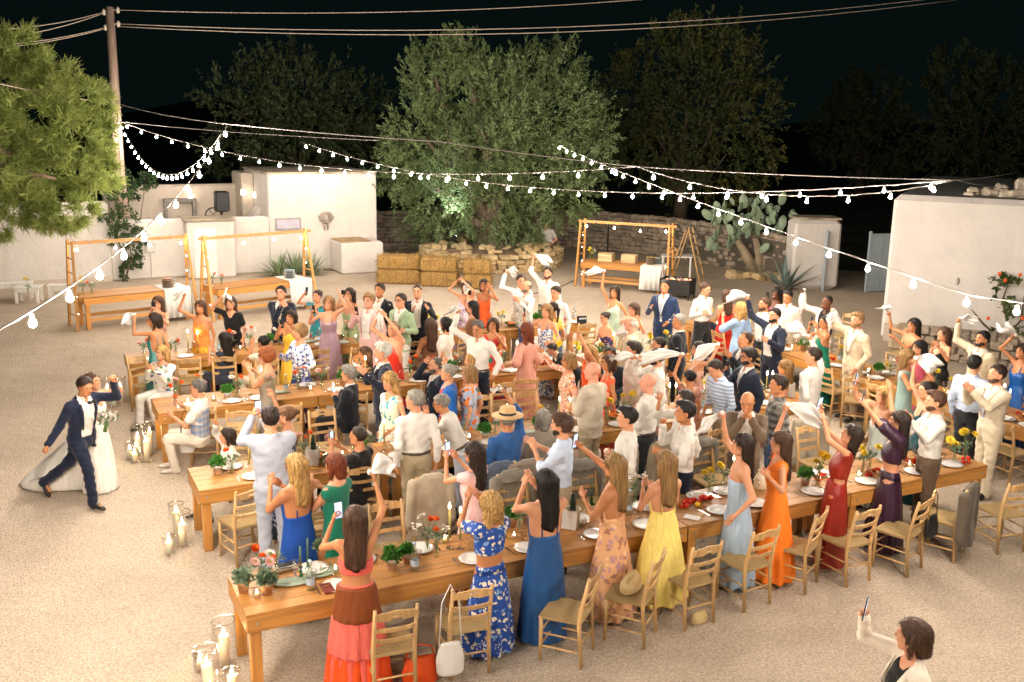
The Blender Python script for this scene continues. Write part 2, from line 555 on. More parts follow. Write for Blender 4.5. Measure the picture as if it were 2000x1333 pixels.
# projecting store with a flat roof, door leaf lines
td0, td1 = tt(366, 480, -.5), tt(459, 480, -.5)
zd = zz(410, 432, -.5)
mb = MB(); block('', mb, td0, td1, -.5, .6, 0, zd, .04); part('store_block', mb, plaster, hw)
mb = MB(); block('', mb, td0 - .06, td1 + .05, -.58, .5, zd + .002, zd + .06, .02); part('store_roof', mb, capm, hw)
dm = M('white_paint', (.74, .70, .65), rough=.7)
dr = part('door', MB(), dm, hw)
bpy.data.objects.remove(dr)
mb = MB(); block('', mb, td0 + .18, td1 - .55, -.53, -.5, .03, zd - .22, .008); dr = part('door', mb, dm, hw)
for f in (.33, .66):
    mb = MB(); block('', mb, td0 + .2, td1 - .57, -.545, -.531, zd * f - .02, zd * f + .02, .005); part('door_rail', mb, dm, dr)
# recess bench, window panel, meter
fz0, fz1 = zz(560, 450, -.03), zz(560, 426, -.03)
f0, f1 = tt(538, 440, -.03), tt(588, 440, -.03)
mb = MB(); block('', mb, f0, f1, -.06, 0.02, fz0, fz1, .01); wf = part('window_frame', mb, M('grey_frame', (.30, .29, .28)), hw)
mb = MB(); block('', mb, f0 + .06, f1 - .06, -.068, -.055, fz0 + .06, fz1 - .06, .003); part('window_pane', mb, M('lavender_glass', (.44, .40, .48), rough=.3), wf)
m0, m1 = tt(283, 485, -.03), tt(304, 485, -.03)
mb = MB(); block('', mb, m0, m1, -.05, .02, zz(294, 494, -.03), zz(294, 474, -.03), .01); mx = part('meter_box', mb, M('meter_grey', (.45, .42, .38)), hw)
mb = MB(); block('', mb, m0 + .05, m1 - .05, -.06, -.045, zz(294, 491, -.03), zz(294, 477, -.03), .004); part('meter_door', mb, M('meter_grey2', (.55, .53, .50)), mx)
mb = MB(); mb.tube([W((m0 + m1) / 2, -.03, zz(294, 494, -.03)), W((m0 + m1) / 2, -.03, .05)], .014, 6); part('conduit', mb, M('meter_grey2', (.5, .5, .5)), mx)
# masonry bench at the right end
b0, b1 = tt(667, 500, -1.2), tt(749, 500, -1.2)
zbn = zz(710, 474, -1.2)
wbn = thing('masonry_bench', 'white masonry block seat with a worn brown top against the tall white wall', 'bench')
mb = MB(); block('', mb, b0, b1, -1.2, -.004, 0, zbn, .05); part('seat_base', mb, plaster, wbn)
mb = MB(); block('', mb, b0 + .03, b1 - .35, -1.12, -.006, zbn + .001, zbn + .03, .012); part('seat_top', mb, M('brown_slab', (.36, .25, .13), rough=.9, var=.3), wbn)
# left boundary wall, running out of the picture
lw = thing('boundary_wall', 'long white boundary wall behind the pine tree', 'wall')
mb = MB(); block('', mb, -13.5, tw0 - .004, -.02, .4, 0, zz(200, 395, 0), .06); part('wall_face', mb, plaster, lw)
mb = MB(); block('', mb, -13.5, tw0 - .004, -.05, -.022, 0, .16, .02); part('wall_foot', mb, plaster2, lw)
# driftwood ornament on the tall wall
orn = thing('driftwood_ornament', 'grey driftwood ornament with hanging legs on the tall white wall', 'ornament')
mb = MB()
tq, zq = Wp(637, 425, -.05)
for i in range(9):
    a0 = i * .7
    mb.tube([W(tq + .22 * math.cos(a0 + j * .5) * (1 - .1 * j), -.05 - .02 * j, zq + .16 * math.sin(a0 + j * .5)) for j in range(6)], [.03, .035, .035, .03, .025, .012], 6)
part('twisted_wood', mb, M('driftwood', (.30, .25, .20), var=.4, vs=12), orn, True)
mb = MB()
for dx in (-.07, .05):
    mb.tube([W(tq + dx, -.06, zq - .05), W(tq + dx * 1.2, -.08, zq - .25), W(tq + dx * .8, -.06, zq - .40)], [.035, .03, .015], 6)
part('hanging_root', mb, M('driftwood', (.3, .25, .2)), orn, True)
# terrace loudspeaker on its stand
spk_t, spk_z = Wp(433, 395, 1.0)
sp = thing('loudspeaker', 'black loudspeaker on a stand on the white terrace', 'loudspeaker', W(spk_t, 1.0, zp - .42), PHI)
hz = spk_z - (zp - .42)
blk = M('black_plastic', (.012, .012, .013), rough=.5)
mb = MB(); mb.box((0, 0, hz + .02), (.42, .36, .62), bev=.04); part('cabinet', mb, blk, sp)
mb = MB(); mb.box((0, -.185, hz + .02), (.36, .02, .56), bev=.008); part('grille', mb, M('grille_black', (.03, .03, .03), bump=.8, bs=300, bd=.004), sp)
mb = MB(); mb.tube([(.0, 0, .02), (0, 0, hz - .28)], .025, 8); part('stand_pole', mb, blk, sp)
for i in range(3):
    mb = MB(); a0 = i * 2.1; mb.tube([(0, 0, .3), (.35 * math.cos(a0), .35 * math.sin(a0), .01)], .014, 6); part('stand_leg', mb, blk, sp)
ww = thing('cart_wheel', 'dark spoked iron wheel leaning beside the loudspeaker', 'wheel', W(tt(416, 400, 1.3), 1.35, zp - .42 + .36), PHI)
mb = MB(); n = 18
mb.tube([(.24 * math.cos(i * 2 * math.pi / n), 0, .24 * math.sin(i * 2 * math.pi / n)) for i in range(n + 1)], .022, 6, False); part('rim', mb, blk, ww)
for i in range(6):
    mb = MB(); mb.tube([(0, 0, 0), (.24 * math.cos(i * 1.047), 0, .24 * math.sin(i * 1.047))], .012, 5); part('spoke', mb, blk, ww)
# lit wall lamps on the terrace
for (u, v, s, lb) in ((475, 376, 1.86, 'lit wall lamp at the corner of the stair block'), (498, 381, 1.86, 'lit slim lamp on the stair block wall'), (372, 384, 2.86, 'small lit shell lamp on the back terrace wall')):
    t_, z_ = Wp(u, v, s)
    wl = thing('wall_lamp', lb, 'lamp', W(t_, s, z_), PHI, 'lamps on the terrace walls')
    mb = MB(); mb.box((0, .02, 0), (.16, .04, .2), bev=.01); part('back_plate', mb, M('white_paint', (.74, .7, .65)), wl)
    mb = MB(); mb.ell((0, -.06, 0), (.06, .05, .1), 10, 6); part('lamp_shade', mb, E('lamp_glow', (1, .86, .66), 22), wl, True)
# mantel shelf in the recess
sh = thing('stone_shelf', 'grey stone slab shelf on the cream terrace wall', 'shelf')
t0_, z_ = Wp(318, 392, 2.85); t1_, _ = Wp(381, 392, 2.85)
mb = MB(); block('', mb, t0_, t1_, 2.6, 2.895, z_ - .06, z_ + .06, .02); part('slab', mb, M('grey_slab', (.24, .22, .20), var=.3), sh)
for t_ in (t0_ + .06, t1_ - .06):
    mb = MB(); block('', mb, t_ - .05, t_ + .05, 2.62, 2.893, zp - .41, z_ - .062, .01); part('support', mb, M('grey_slab', (.24, .22, .20)), sh)

# ---- right building
RB = thing('white_barn', 'large white windowless barn wall with a stone-topped roof at the right', 'building')
y0 = 22.4
xl = GY(1733, 520, y0).x
zt_ = GY(1740, 380, y0).z
BD = Vector((.893, -.450, 0)); BN = Vector((.450, .893, 0)); BR = Euler((0, 0, -PHI)).to_matrix()
BC = Vector((xl, y0, 0))
def bb(mb, t0, t1, s0, s1, z0, z1, bev=.05, rot=None):
    c = BC + BD * ((t0 + t1) / 2) + BN * ((s0 + s1) / 2) + Vector((0, 0, (z0 + z1) / 2))
    mb.box(c, (t1 - t0, s1 - s0, z1 - z0), BR @ rot if rot else BR, bev=bev)
def BF(u, v, off=0.0):
    r = ray(u, v); o = Vector((0, 0, CH)); k = (BC - BN * off - o).dot(BN) / r.dot(BN); return o + r * k
mb = MB(); bb(mb, 0, 18, 0, 9, 0, zt_, .12); part('wall', mb, plaster, RB)
mb = MB(); bb(mb, .06, 17.9, -.08, -.003, 0, .42, .03); part('wall_foot', mb, plaster2, RB)
mb = MB()
for i in range(120):
    x_ = 1.5 + (i % 60) * .26 + rnd.uniform(-.1, .1)
    bb(mb, x_, x_ + rnd.uniform(.2, .36), .7 + .35 * (i // 60) + rnd.uniform(-.1, .2), 1.5, zt_ - .03, zt_ + min(1, x_ / 3.2) * rnd.uniform(.16, .30) * (1 + .8 * (i // 60)), .05, Euler((rnd.uniform(-.2, .2), rnd.uniform(-.2, .2), rnd.uniform(-.4, .4))).to_matrix())
part('roof_stones', mb, M('roof_stone', (.42, .36, .28), rough=.95, var=.4, vs=5, bump=.6, bs=14, bd=.03), RB)
for (u, v) in ((1784, 558), (1870, 550)):
    p = BF(u, v, .01); mb = MB(); mb.ell((p.x, p.y, p.z), (.06, .03, .09), 8, 5); part('wall_fitting', mb, M('meter_grey', (.45, .42, .38)), RB, True)

# ---- gate with its pillar
gp = G(1585, 566)
pil = thing('gate_pillar', 'thick white gate pillar beside the prickly pear', 'pillar')
pz = GY(1585, 430, gp.y).z
x0, x1 = GY(1544, 560, gp.y).x, GY(1627, 560, gp.y + .4).x
mb = MB(); mb.box(((x0 + x1) / 2, gp.y + .45, pz / 2), (x1 - x0, .9, pz), bev=.12, taper=.985); part('shaft', mb, plaster, pil)
mb = MB(); mb.box(((x0 + x1) / 2, gp.y + .45, pz + .03), (x1 - x0 - .06, .84, .06), bev=.03); part('cap', mb, capm, pil)
blue = M('blue_grey_gate_paint', (.30, .36, .40), rough=.5, var=.08)
def gate_leaf(p0, p1, z1, label, npan):
    g = thing('gate_leaf', label, 'gate', p0, math.atan2(p1.y - p0.y, p1.x - p0.x), 'leaves of the metal gate')
    L = (p1 - p0).length
    for x in (0, L):
        mb = MB(); mb.box((x, 0, z1 / 2 + .03), (.07, .07, z1 + .06), bev=.01); part('post', mb, blue, g)
    w = (L - .08) / npan
    for i in range(npan):
        mb = MB(); mb.box((.04 + w * (i + .5), .005, z1 / 2 + .03), (w - .015, .03, z1 - .12), bev=.006); part('panel', mb, blue, g)
    for z in (.06, z1 - .04):
        mb = MB(); mb.box((L / 2, -.025, z), (L - .07, .03, .06), bev=.006); part('rail', mb, blue, g)
gz = GY(1690, 455, 29).z
a = G(1690, 571); b = a + Vector((1.25, .3, 0))
gate_leaf(a, b, gz, 'blue-grey sheet metal gate leaf standing open against the white barn', 3)
a = G(1606, 569); b = a + Vector((.35, 1.25, 0))
gate_leaf(a, b, gz, 'blue-grey metal gate leaf swung open beside the white pillar', 3)

# ---- rocks (shared meshes)
def rock_mesh(i, sx=1, sy=1, sz=1):
    r = random.Random(100 + i)
    bm = bmesh.new(); bmesh.ops.create_cube(bm, size=1.0)
    for v in bm.verts: v.co *= r.uniform(.82, 1.08)
    bmesh.ops.bevel(bm, geom=list(bm.edges), offset=.13, segments=1, affect='EDGES', clamp_overlap=True)
    for v in bm.verts: v.co = Vector((v.co.x * r.uniform(.93, 1.07), v.co.y * r.uniform(.93, 1.07), v.co.z * r.uniform(.93, 1.07)))
    me = bpy.data.meshes.new('stone'); bm.to_mesh(me); bm.free()
    return me
stone_m = [M('limestone%d' % i, c, rough=.95, var=.28, vs=5.0, bump=.5, bs=16, bd=.03) for i, c in enumerate(((.46, .33, .17), (.54, .41, .23), (.38, .28, .15), (.50, .36, .18)))]
grey_m = [M('field_stone%d' % i, c, rough=.95, var=.28, vs=5.0, bump=.5, bs=16, bd=.03) for i, c in enumerate(((.29, .235, .175), (.36, .29, .22), (.23, .19, .145), (.33, .26, .19)))]
def rock_set(mats, n=8):
    out = []
    for i in range(n):
        me = rock_mesh(i); me.materials.append(mats[i % len(mats)]); out.append(me)
    return out
RK, RKG = rock_set(stone_m), rock_set(grey_m)
def rock(parent, p, s, rz, meshes, tilt=.1):
    return link('stone', rnd.choice(meshes), parent, p, (rnd.uniform(-tilt, tilt), rnd.uniform(-tilt, tilt), rz), s)
def stone_courses(parent, path, ztop, hs, ls, depth, meshes, budget, stuffname):
    """dry-laid courses along a polyline; the first `budget` stones are parts, the rest one mesh"""
    mbs = MB(); cnt = 0
    seg = [(path[i], path[i + 1]) for i in range(len(path) - 1)]
    z = 0.0
    while z < ztop - .03:
        hh = rnd.uniform(*hs)
        for a, b in seg:
            L = (b - a).length; d = (b - a) / L; nrm = Vector((d.y, -d.x, 0)); rz = math.atan2(d.y, d.x)
            x = rnd.uniform(-.1, 0)
            while x < L:
                l = rnd.uniform(*ls)
                h2 = hh * rnd.uniform(.85, 1.12)
                p = a + d * (x + l / 2) + nrm * rnd.uniform(-.03, .045) + Vector((0, 0, z + h2 / 2 + rnd.uniform(-.015, .015)))
                if cnt < budget:
                    rock(parent, p, (l * 1.03, depth, h2 * 1.03), rz, meshes)
                else:
                    mbs.cur = rnd.randrange(4)
                    mbs.box(p, (l, depth, h2), Euler((rnd.uniform(-.08, .08), rnd.uniform(-.08, .08), rz)).to_matrix(), bev=.025)
                cnt += 1; x += l
        z += hh
    if mbs.v:
        o = part(stuffname, mbs, [m for m in ([RK[i].materials[0] for i in range(4)] if meshes is RK else [RKG[i].materials[0] for i in range(4)])], parent)
        tag(o, kind='stuff')
# dry-stone wall behind the olive
sw = thing('dry_stone_wall', 'grey dry-stone field wall running behind the olive tree and buffet', 'wall')
path = [Vector((-6.5, 36.2, 0)), Vector((-2, 37.4, 0)), Vector((2.6, 38.2, 0)), Vector((5.6, 36.0, 0)), Vector((7.4, 33.2, 0)), Vector((8.5, 30.6, 0))]
mb = MB()
for a, b in zip(path[:-1], path[1:]):
    L = (b - a).length; c = (a + b) / 2; mb.box((c.x, c.y, .60), (L, .4, 1.2), Euler((0, 0, math.atan2(b.y - a.y, b.x - a.x))).to_matrix())
part('rubble_core', mb, M('core', (.10, .085, .065), rough=1), sw)
stone_courses(sw, [p + Vector((.02, -.22, 0)) for p in path], 1.32, (.10, .17), (.13, .32), .2, RKG, 300, 'small_stones')

# ---- round planter of the olive
PC = Vector((-.75, 33.4, 0)); PR = 2.25
pl = thing('stone_planter', 'round low honey-coloured stone planter around the olive trunk', 'planter', PC)
mb = MB(); mb.lathe([(PR - .2, 0), (PR - .2, .5), (1.5, .56), (.01, .62)], 32, cap=False); part('soil', mb, M('planter_soil', (.16, .10, .06), rough=1, var=.4, vs=3, bump=.7, bs=12, bd=.06), pl, True)
z = 0
for c in range(4):
    hh = .145; a0 = rnd.random()
    n = 44
    for i in range(n):
        a1 = a0 + 2 * math.pi * (i + rnd.uniform(-.2, .2)) / n
        if math.sin(a1) > .45: continue
        rock(pl, (PR * math.cos(a1), PR * math.sin(a1), z + hh / 2), (2 * math.pi * PR / n * rnd.uniform(.9, 1.15), .34, hh * rnd.uniform(.9, 1.1)), a1 + math.pi / 2, RK)
    z += hh
for i in range(46):
    a1 = rnd.uniform(0, 6.28); rr = PR * rnd.uniform(.35, .98)
    rock(pl, (rr * math.cos(a1), rr * math.sin(a1), .60), (rnd.uniform(.15, .4), rnd.uniform(.15, .35), rnd.uniform(.1, .22)), a1, RK, .4)

# ---- rubble embankment under the barn
em = thing('rubble_bank', 'low bank of loose grey rubble at the foot of the white barn', 'bank')
stone_courses(em, [BC + BD * .9 - BN * 1.25, BC + BD * 6.5 - BN * 1.2], .62, (.13, .2), (.16, .36), .3, RKG, 130, 'small_stones')
mb = MB(); bb(mb, .3, 9, -1.15, -.09, 0, .5, .15); part('earth', mb, M('bank_soil', (.42, .32, .21), rough=1, var=.3, vs=3, bump=.7, bs=14, bd=.05), em)

# ---- hay bales
hay = None
def hay_mat():
    m, nt, p = _new('straw')
    p.inputs['Roughness'].default_value = .9
    v = _coord(nt, (1, 1, 1))
    a = _n(nt, 'ShaderNodeTexNoise', Scale=30.0, Detail=6.0, Distortion=1.0); nt.links.new(v, a.inputs['Vector'])
    nt.links.new(_ramp(nt, a.outputs['Fac'], [(.3, (.14, .07, .015)), (.5, (.36, .21, .06)), (.7, (.58, .38, .13))]), p.inputs['Base Color'])
    _bump(nt, p, a.outputs['Fac'], .9, .05)
    return m
hay = hay_mat()
twm = M('twine', (.20, .13, .05))
def straw_bale(p, rz, dims, label):
    t = thing('hay_bale', label, 'hay bale', p, rz, 'hay bales stacked by the planter')
    L, Wd, Hh = dims
    V = []; F = []
    mb = MB(); mb.box((0, 0, Hh / 2), (L, Wd, Hh), bev=.05)
    part('bale', mb, hay, t)
    # loose straw standing off every face
    k = 620
    q = nrs.rand(k, 3) - .5; ax = nrs.randint(0, 3, k); sg = np.sign(nrs.rand(k) - .5)
    q[np.arange(k), ax] = .5 * sg
    P = q * np.array([L, Wd, Hh]) + np.array([0, 0, Hh / 2])
    dr = nrs.randn(k, 3); dr /= np.linalg.norm(dr, axis=1)[:, None]
    out = np.zeros((k, 3)); out[np.arange(k), ax] = sg
    dr = dr * .8 + out * .35; dr /= np.linalg.norm(dr, axis=1)[:, None]
    l = .06 + .08 * nrs.rand(k, 1); sd = np.cross(dr, out + .01); sd /= np.linalg.norm(sd, axis=1)[:, None]
    w = .006
    VV = np.stack([P - sd * w, P + sd * w, P + dr * l + sd * w, P + dr * l - sd * w], 1).reshape(-1, 3)
    o = link('loose_straw', mk('loose_straw', VV, [np.arange(k * 4).reshape(-1, 4)], [hay], False), t); tag(o, kind='stuff')
    for x in (-L * .22, L * .22):
        mb = MB(); mb.tube([(x, -Wd / 2 - .006, 0.02), (x, -Wd / 2 - .008, Hh / 2), (x, -Wd / 2 - .004, Hh), (x, Wd / 2, Hh + .004)], .009, 5); part('twine', mb, twm, t)
bl = [(779, 556, 1.25, 'left stack'), (858, 561, 1.05, 'middle stack'), (932, 566, .78, 'right stack')]
for u, v, L, nm in bl:
    p = G(u, v); p.y += .3
    rz = rnd.uniform(-.08, .02)
    straw_bale(p, rz, (L, .6, .42), 'lower straw bale of the %s by the stone planter' % nm)
    straw_bale(p + Vector((rnd.uniform(-.03, .05), .02, .425)), rz + rnd.uniform(-.06, .06), (L * .98, .58, .40), 'upper straw bale of the %s by the stone planter' % nm)

# ================================================================ TREES AND PLANTS
def leaf_mat(name, a, b, c, vs=1.2):
    m, nt, p = _new(name)
    p.inputs['Roughness'].default_value = .6
    p.inputs['Specular IOR Level'].default_value = .3
    v = _coord(nt)
    n = _n(nt, 'ShaderNodeTexNoise', Scale=vs, Detail=8.0, Roughness=.75); nt.links.new(v, n.inputs['Vector'])
    nt.links.new(_ramp(nt, n.outputs['Fac'], [(.32, lin(a)), (.5, lin(b)), (.68, lin(c))]), p.inputs['Base Color'])
    tl = _n(nt, 'ShaderNodeBsdfTranslucent'); nt.links.new(p.inputs['Base Color'].links[0].from_socket, tl.inputs[0])
    mx = _n(nt, 'ShaderNodeMixShader'); mx.inputs[0].default_value = .25
    nt.links.new(p.outputs[0], mx.inputs[1]); nt.links.new(tl.outputs[0], mx.inputs[2])
    nt.links.new(mx.outputs[0], nt.nodes['Material Output'].inputs['Surface'])
    return m
def unit(a): return a / np.maximum(np.linalg.norm(a, axis=-1, keepdims=True), 1e-9)
def crown_points(lobes, n, inner=.55):
    """points through the outer shells of overlapping lobes, in clumps"""
    C = np.array([l[:3] for l in lobes]); Rr = np.array([l[3:6] for l in lobes])
    w = (Rr.prod(1)) ** (2 / 3.); w /= w.sum()
    nc = max(30, n // 26)
    i = nrs.choice(len(C), nc, p=w)
    d = unit(nrs.randn(nc, 3)); rad = inner + (1.05 - inner) * nrs.rand(nc, 1) ** .6
    cc = C[i] + d * Rr[i] * rad
    j = nrs.randint(0, nc, n)
    cr = (.10 + .16 * nrs.rand(nc, 1)) * Rr[i].mean(1, keepdims=True)
    P = cc[j] + nrs.randn(n, 3) * cr[j] * .6
    return P, unit(d[j] + nrs.randn(n, 3) * .35)
def sprays(lobes, n, k, Ls, L, Wd, inner=.45):
    """leafy shoots: upright over the crown, hanging at its skirt"""
    C = np.array([l[:3] for l in lobes]); Rr = np.array([l[3:6] for l in lobes])
    w = (Rr.prod(1)) ** (2 / 3.); w /= w.sum()
    i = nrs.choice(len(C), n, p=w); d = unit(nrs.randn(n, 3))
    rad = inner + (1.0 - inner) * nrs.rand(n, 1) ** .5
    B = C[i] + d * Rr[i] * rad
    zl, zh = C[:, 2].min(), C[:, 2].max()
    h = np.clip((B[:, 2:3] - zl) / (zh - zl + 1e-6), 0, 1)
    D = unit(d * .75 + np.array([0, 0, 1.0]) * (h * 1.9 - .75) + nrs.randn(n, 3) * .22)
    ln = Ls * (.5 + .8 * nrs.rand(n, 1))
    f = nrs.rand(n, k, 1)
    P = B[:, None] + D[:, None] * (ln[:, None] * f) + nrs.randn(n, k, 3) * (.09 * Ls) * (1.15 - f)
    T = unit(D[:, None] * .9 + nrs.randn(n, k, 3) * .55).reshape(-1, 3); P = P.reshape(-1, 3)
    s = unit(np.cross(T, nrs.randn(n * k, 3)))
    l = L * (.6 + .7 * nrs.rand(n * k, 1)); ww = Wd * (.7 + .6 * nrs.rand(n * k, 1))
    V = np.stack([P, P + T * l * .45 + s * ww, P + T * l, P + T * l * .45 - s * ww], 1).reshape(-1, 3)
    return V, np.arange(n * k * 4).reshape(-1, 4)
def leaf_quads(P, out, L, Wd, up=.3, droop=0.0):
    n = len(P)
    t = unit(out * .7 + nrs.randn(n, 3) * .7 + np.array([0, 0, up - droop]))
    s = unit(np.cross(t, nrs.randn(n, 3)))
    l = L * (.6 + .8 * nrs.rand(n, 1)); w = Wd * (.7 + .6 * nrs.rand(n, 1))
    V = np.stack([P, P + t * l * .45 + s * w, P + t * l, P + t * l * .45 - s * w], 1).reshape(-1, 3)
    return V, np.arange(n * 4).reshape(-1, 4)
def pine_tufts(P, out, L, Wd, k=7):
    n = len(P)
    ax = unit(out + np.array([0, 0, .35]) + nrs.randn(n, 3) * .25)
    T = unit(ax[:, None, :] * 1.0 + nrs.randn(n, k, 3) * .55).reshape(-1, 3)
    B = np.repeat(P, k, 0)
    s = unit(np.cross(T, nrs.randn(n * k, 3)))
    l = L * (.6 + .7 * nrs.rand(n * k, 1))
    V = np.stack([B - s * Wd, B + s * Wd, B + T * l + s * Wd * .3, B + T * l - s * Wd * .3], 1).reshape(-1, 3)
    return V, np.arange(n * k * 4).reshape(-1, 4)
def px_lobes(base, y, L, sq=.9, sp=1.0):
    out = []
    for u, v, r in L:
        c = GY(u, v, y + rnd.uniform(-sp, sp)) - base
        rr = r / CF * y
        out.append((c.x, c.y, c.z, rr, rr, rr * sq))
    return out
def tree(name, label, base, lobes, n, mat, bark, L, Wd, trunk_r, group=None, droop=0, kind='leaf', trunk_top=None, nb=9, inner=.55):
    t = thing(name, label, 'tree', base, 0, group)
    mb = MB()
    top = Vector(trunk_top) if trunk_top else Vector((0, 0, max(l[2] for l in lobes) * .55))
    pts = [Vector((0, 0, -.05)) + (top) * f + Vector((rnd.uniform(-.12, .12), rnd.uniform(-.12, .12), 0)) * f for f in (0, .12, .35, .65, 1)]
    mb.tube(pts, [trunk_r * 1.5, trunk_r * 1.1, trunk_r, trunk_r * .8, trunk_r * .5], 9)
    part('trunk', mb, bark, t, True)
    mb = MB()
    for i in range(min(nb, len(lobes))):
        l = lobes[i]; e = Vector(l[:3]); s = pts[2 + (i % 2)]
        m = (s + e) / 2 + Vector((rnd.uniform(-.3, .3), rnd.uniform(-.3, .3), -.2))
        mb.tube([s, m, e], [trunk_r * .45, trunk_r * .3, trunk_r * .1], 6)
    part('limbs', mb, bark, t, True)
    if kind == 'spray': V, F = sprays(lobes, n // 26, 26, droop, L, Wd, inner)
    else: P, out = crown_points(lobes, n, inner)
    if kind == 'pine': V, F = pine_tufts(P, out, L, Wd)
    elif kind == 'leaf': V, F = leaf_quads(P, out, L, Wd, .3, droop)
    link('crown', mk('crown', V, [F], [mat], False), t)
    return t
bark = M('bark', (.13, .095, .065), rough=.95, var=.4, vs=6, bump=.8, bs=14, bd=.05)
# big pine on the left
pb = Vector((GY(-110, 300, 22).x, 22, 0))
pl_ = [(15, 115, 62), (75, 145, 62), (140, 185, 55), (188, 205, 36), (60, 215, 85), (140, 262, 70), (196, 268, 36), (20, 300, 75), (95, 330, 70), (160, 345, 62), (195, 330, 36), (40, 400, 62), (110, 402, 56), (150, 410, 34), (10, 445, 34), (60, 445, 28), (-70, 170, 120), (-90, 330, 130), (-160, 240, 130)]
tree('pine_tree', 'big yellow-green pine tree overhanging the courtyard at the far left', pb, px_lobes(pb, 21.6, pl_, .85, 1.0), 11500, leaf_mat('pine_needles', '#5a6a2c', '#84924a', '#adb46a', 1.6), M('pine_bark', (.25, .17, .12), rough=.95, var=.3, vs=6, bump=.8, bs=14, bd=.05), .19, .0095, .20, kind='pine', trunk_top=(.3, -.2, 3.4), nb=0, inner=.42)
pt_ = [o for o in bpy.data.objects if o.name == 'pine_tree'][0]
mb = MB()
for pts in ([(-70, 330), (-20, 318), (30, 322), (70, 345)], [(-60, 300), (0, 292), (40, 312)], [(-60, 345), (0, 352), (60, 340), (110, 350)]):
    mb.tube([GY(u, v, 21.0 + .2 * i) - pb for i, (u, v) in enumerate(pts)], [.13, .10, .07, .03][:len(pts)], 7)
part('branch', mb, M('pine_bark', (.25, .17, .12)), pt_, True)
# olive in the planter
ob = PC + Vector((.0, .1, .52))
ol = [(850, 150, 66), (905, 118, 48), (900, 200, 86), (830, 270, 74), (905, 305, 92), (805, 340, 52), (865, 385, 78), (1030, 152, 60), (1093, 135, 50), (1078, 220, 88), (1000, 235, 80), (1115, 300, 76), (1035, 330, 92), (1105, 385, 54), (955, 390, 80), (1160, 250, 40), (965, 165, 58), (960, 290, 90), (1150, 320, 44), (1140, 200, 44), (780, 300, 40), (770, 360, 34), (975, 455, 46), (830, 440, 40), (1020, 440, 46)]
tree('olive_tree', 'large grey-green olive tree rising from the round stone planter', ob, px_lobes(ob, 33.3, [(u, v, r * .9) for u, v, r in ol], .95, .9), 92000, leaf_mat('olive_leaf', '#465637', '#64764a', '#8d9c72', 1.1), bark, .15, .019, .55, droop=.52, kind='spray', trunk_top=(.1, 0, 1.7), nb=8, inner=.35)
# dim trees beyond the wall
dk = leaf_mat('dim_leaf', '#4c5a3c', '#64724c', '#808c62', .8)
dk2 = leaf_mat('autumn_leaf', '#4f5a3c', '#626c40', '#94803a', .22)
bt = [('carob_tree', 'dim rounded carob tree beyond the white building at the left', 46, [(470, 215, 66), (545, 180, 70), (620, 205, 78), (700, 225, 62), (450, 285, 46), (590, 290, 86), (690, 300, 64), (540, 255, 70)], 9000, dk),
      ('oak_tree', 'tall dim oak with an orange-tinged top right of the olive', 44, [(1395, 118, 62), (1330, 100, 50), (1442, 135, 46), (1350, 190, 88), (1440, 225, 70), (1270, 160, 66), (1215, 200, 56), (1280, 260, 84), (1420, 300, 88), (1200, 270, 46), (1330, 310, 70)], 12000, dk2),
      ('cypress_tree', 'barely lit dark tree at the far right of the night sky', 62, [(1880, 165, 60), (1950, 180, 58), (1915, 240, 78), (1980, 270, 60), (1850, 260, 50), (1900, 320, 70)], 7000, dk),
      ('fig_tree', 'barely lit dark tree left of the far right tree', 66, [(1690, 210, 62), (1640, 250, 50), (1720, 280, 66)], 4500, dk),
      ('garden_shrub', 'dark leafy shrub at the foot of the utility pole', 30.2, [(225, 350, 30), (250, 372, 26), (205, 372, 22), (285, 352, 18)], 2600, leaf_mat('shrub_leaf', '#23351f', '#33482a', '#4a6038', 1.5))]
for nm, lb, y, lob, n, m_ in bt:
    u0 = sum(l[0] for l in lob) / len(lob)
    b_ = Vector((GY(u0, 300, y).x, y, -.05))
    sc_ = y / 33.0
    tree(nm, lb, b_, px_lobes(b_, y, lob, .92, 1.5 if y > 40 else .2), int(n * 1.9) if y > 40 else n, m_, bark, .17 * sc_ if y > 40 else .10, .033 * sc_ if y > 40 else .03, .3 if y > 40 else .06, kind='spray' if y > 40 else 'leaf', droop=.95 if y > 40 else 0)
# climbing plant on the white wall
def bushy(name, label, cat, base, lobes, n, mat, L, Wd, stems):
    t = thing(name, label, cat, base)
    mb = MB()
    for s in stems: mb.tube([Vector(q) for q in s], [.025] * (len(s) - 1) + [.008], 5)
    part('stem', mb, bark, t, True)
    P, out = crown_points(lobes, n, .2)
    V, F = leaf_quads(P, out, L, Wd)
    link('foliage', mk('foliage', V, [F], [mat], False), t)
    return t
cb = W(tt(240, 550, -.15), -.15, 0)
lob = []
for (u, v, r) in ((235, 390, 30), (250, 420, 32), (228, 445, 30), (262, 455, 28), (240, 480, 26), (262, 505, 20), (248, 525, 18), (215, 420, 22), (280, 480, 14)):
    t_, z_ = Wp(u, v, -.2); c = W(t_, -.2, z_) - cb; rr = r / CF * 28; lob.append((c.x, c.y, c.z, rr, .2, rr))
bushy('climbing_plant', 'dark green climbing plant growing up the white wall under the pole', 'climber', cb, lob, 2600, leaf_mat('ivy_leaf', '#2f3f24', '#435834', '#66774a', 2.0), .085, .03, [[(0, 0, 0), (.1, 0, .6), (-.1, .05, 1.3), (0, .05, 2.3)], [(.05, 0, 0), (.3, 0, .7), (.25, 0, 1.2)]])
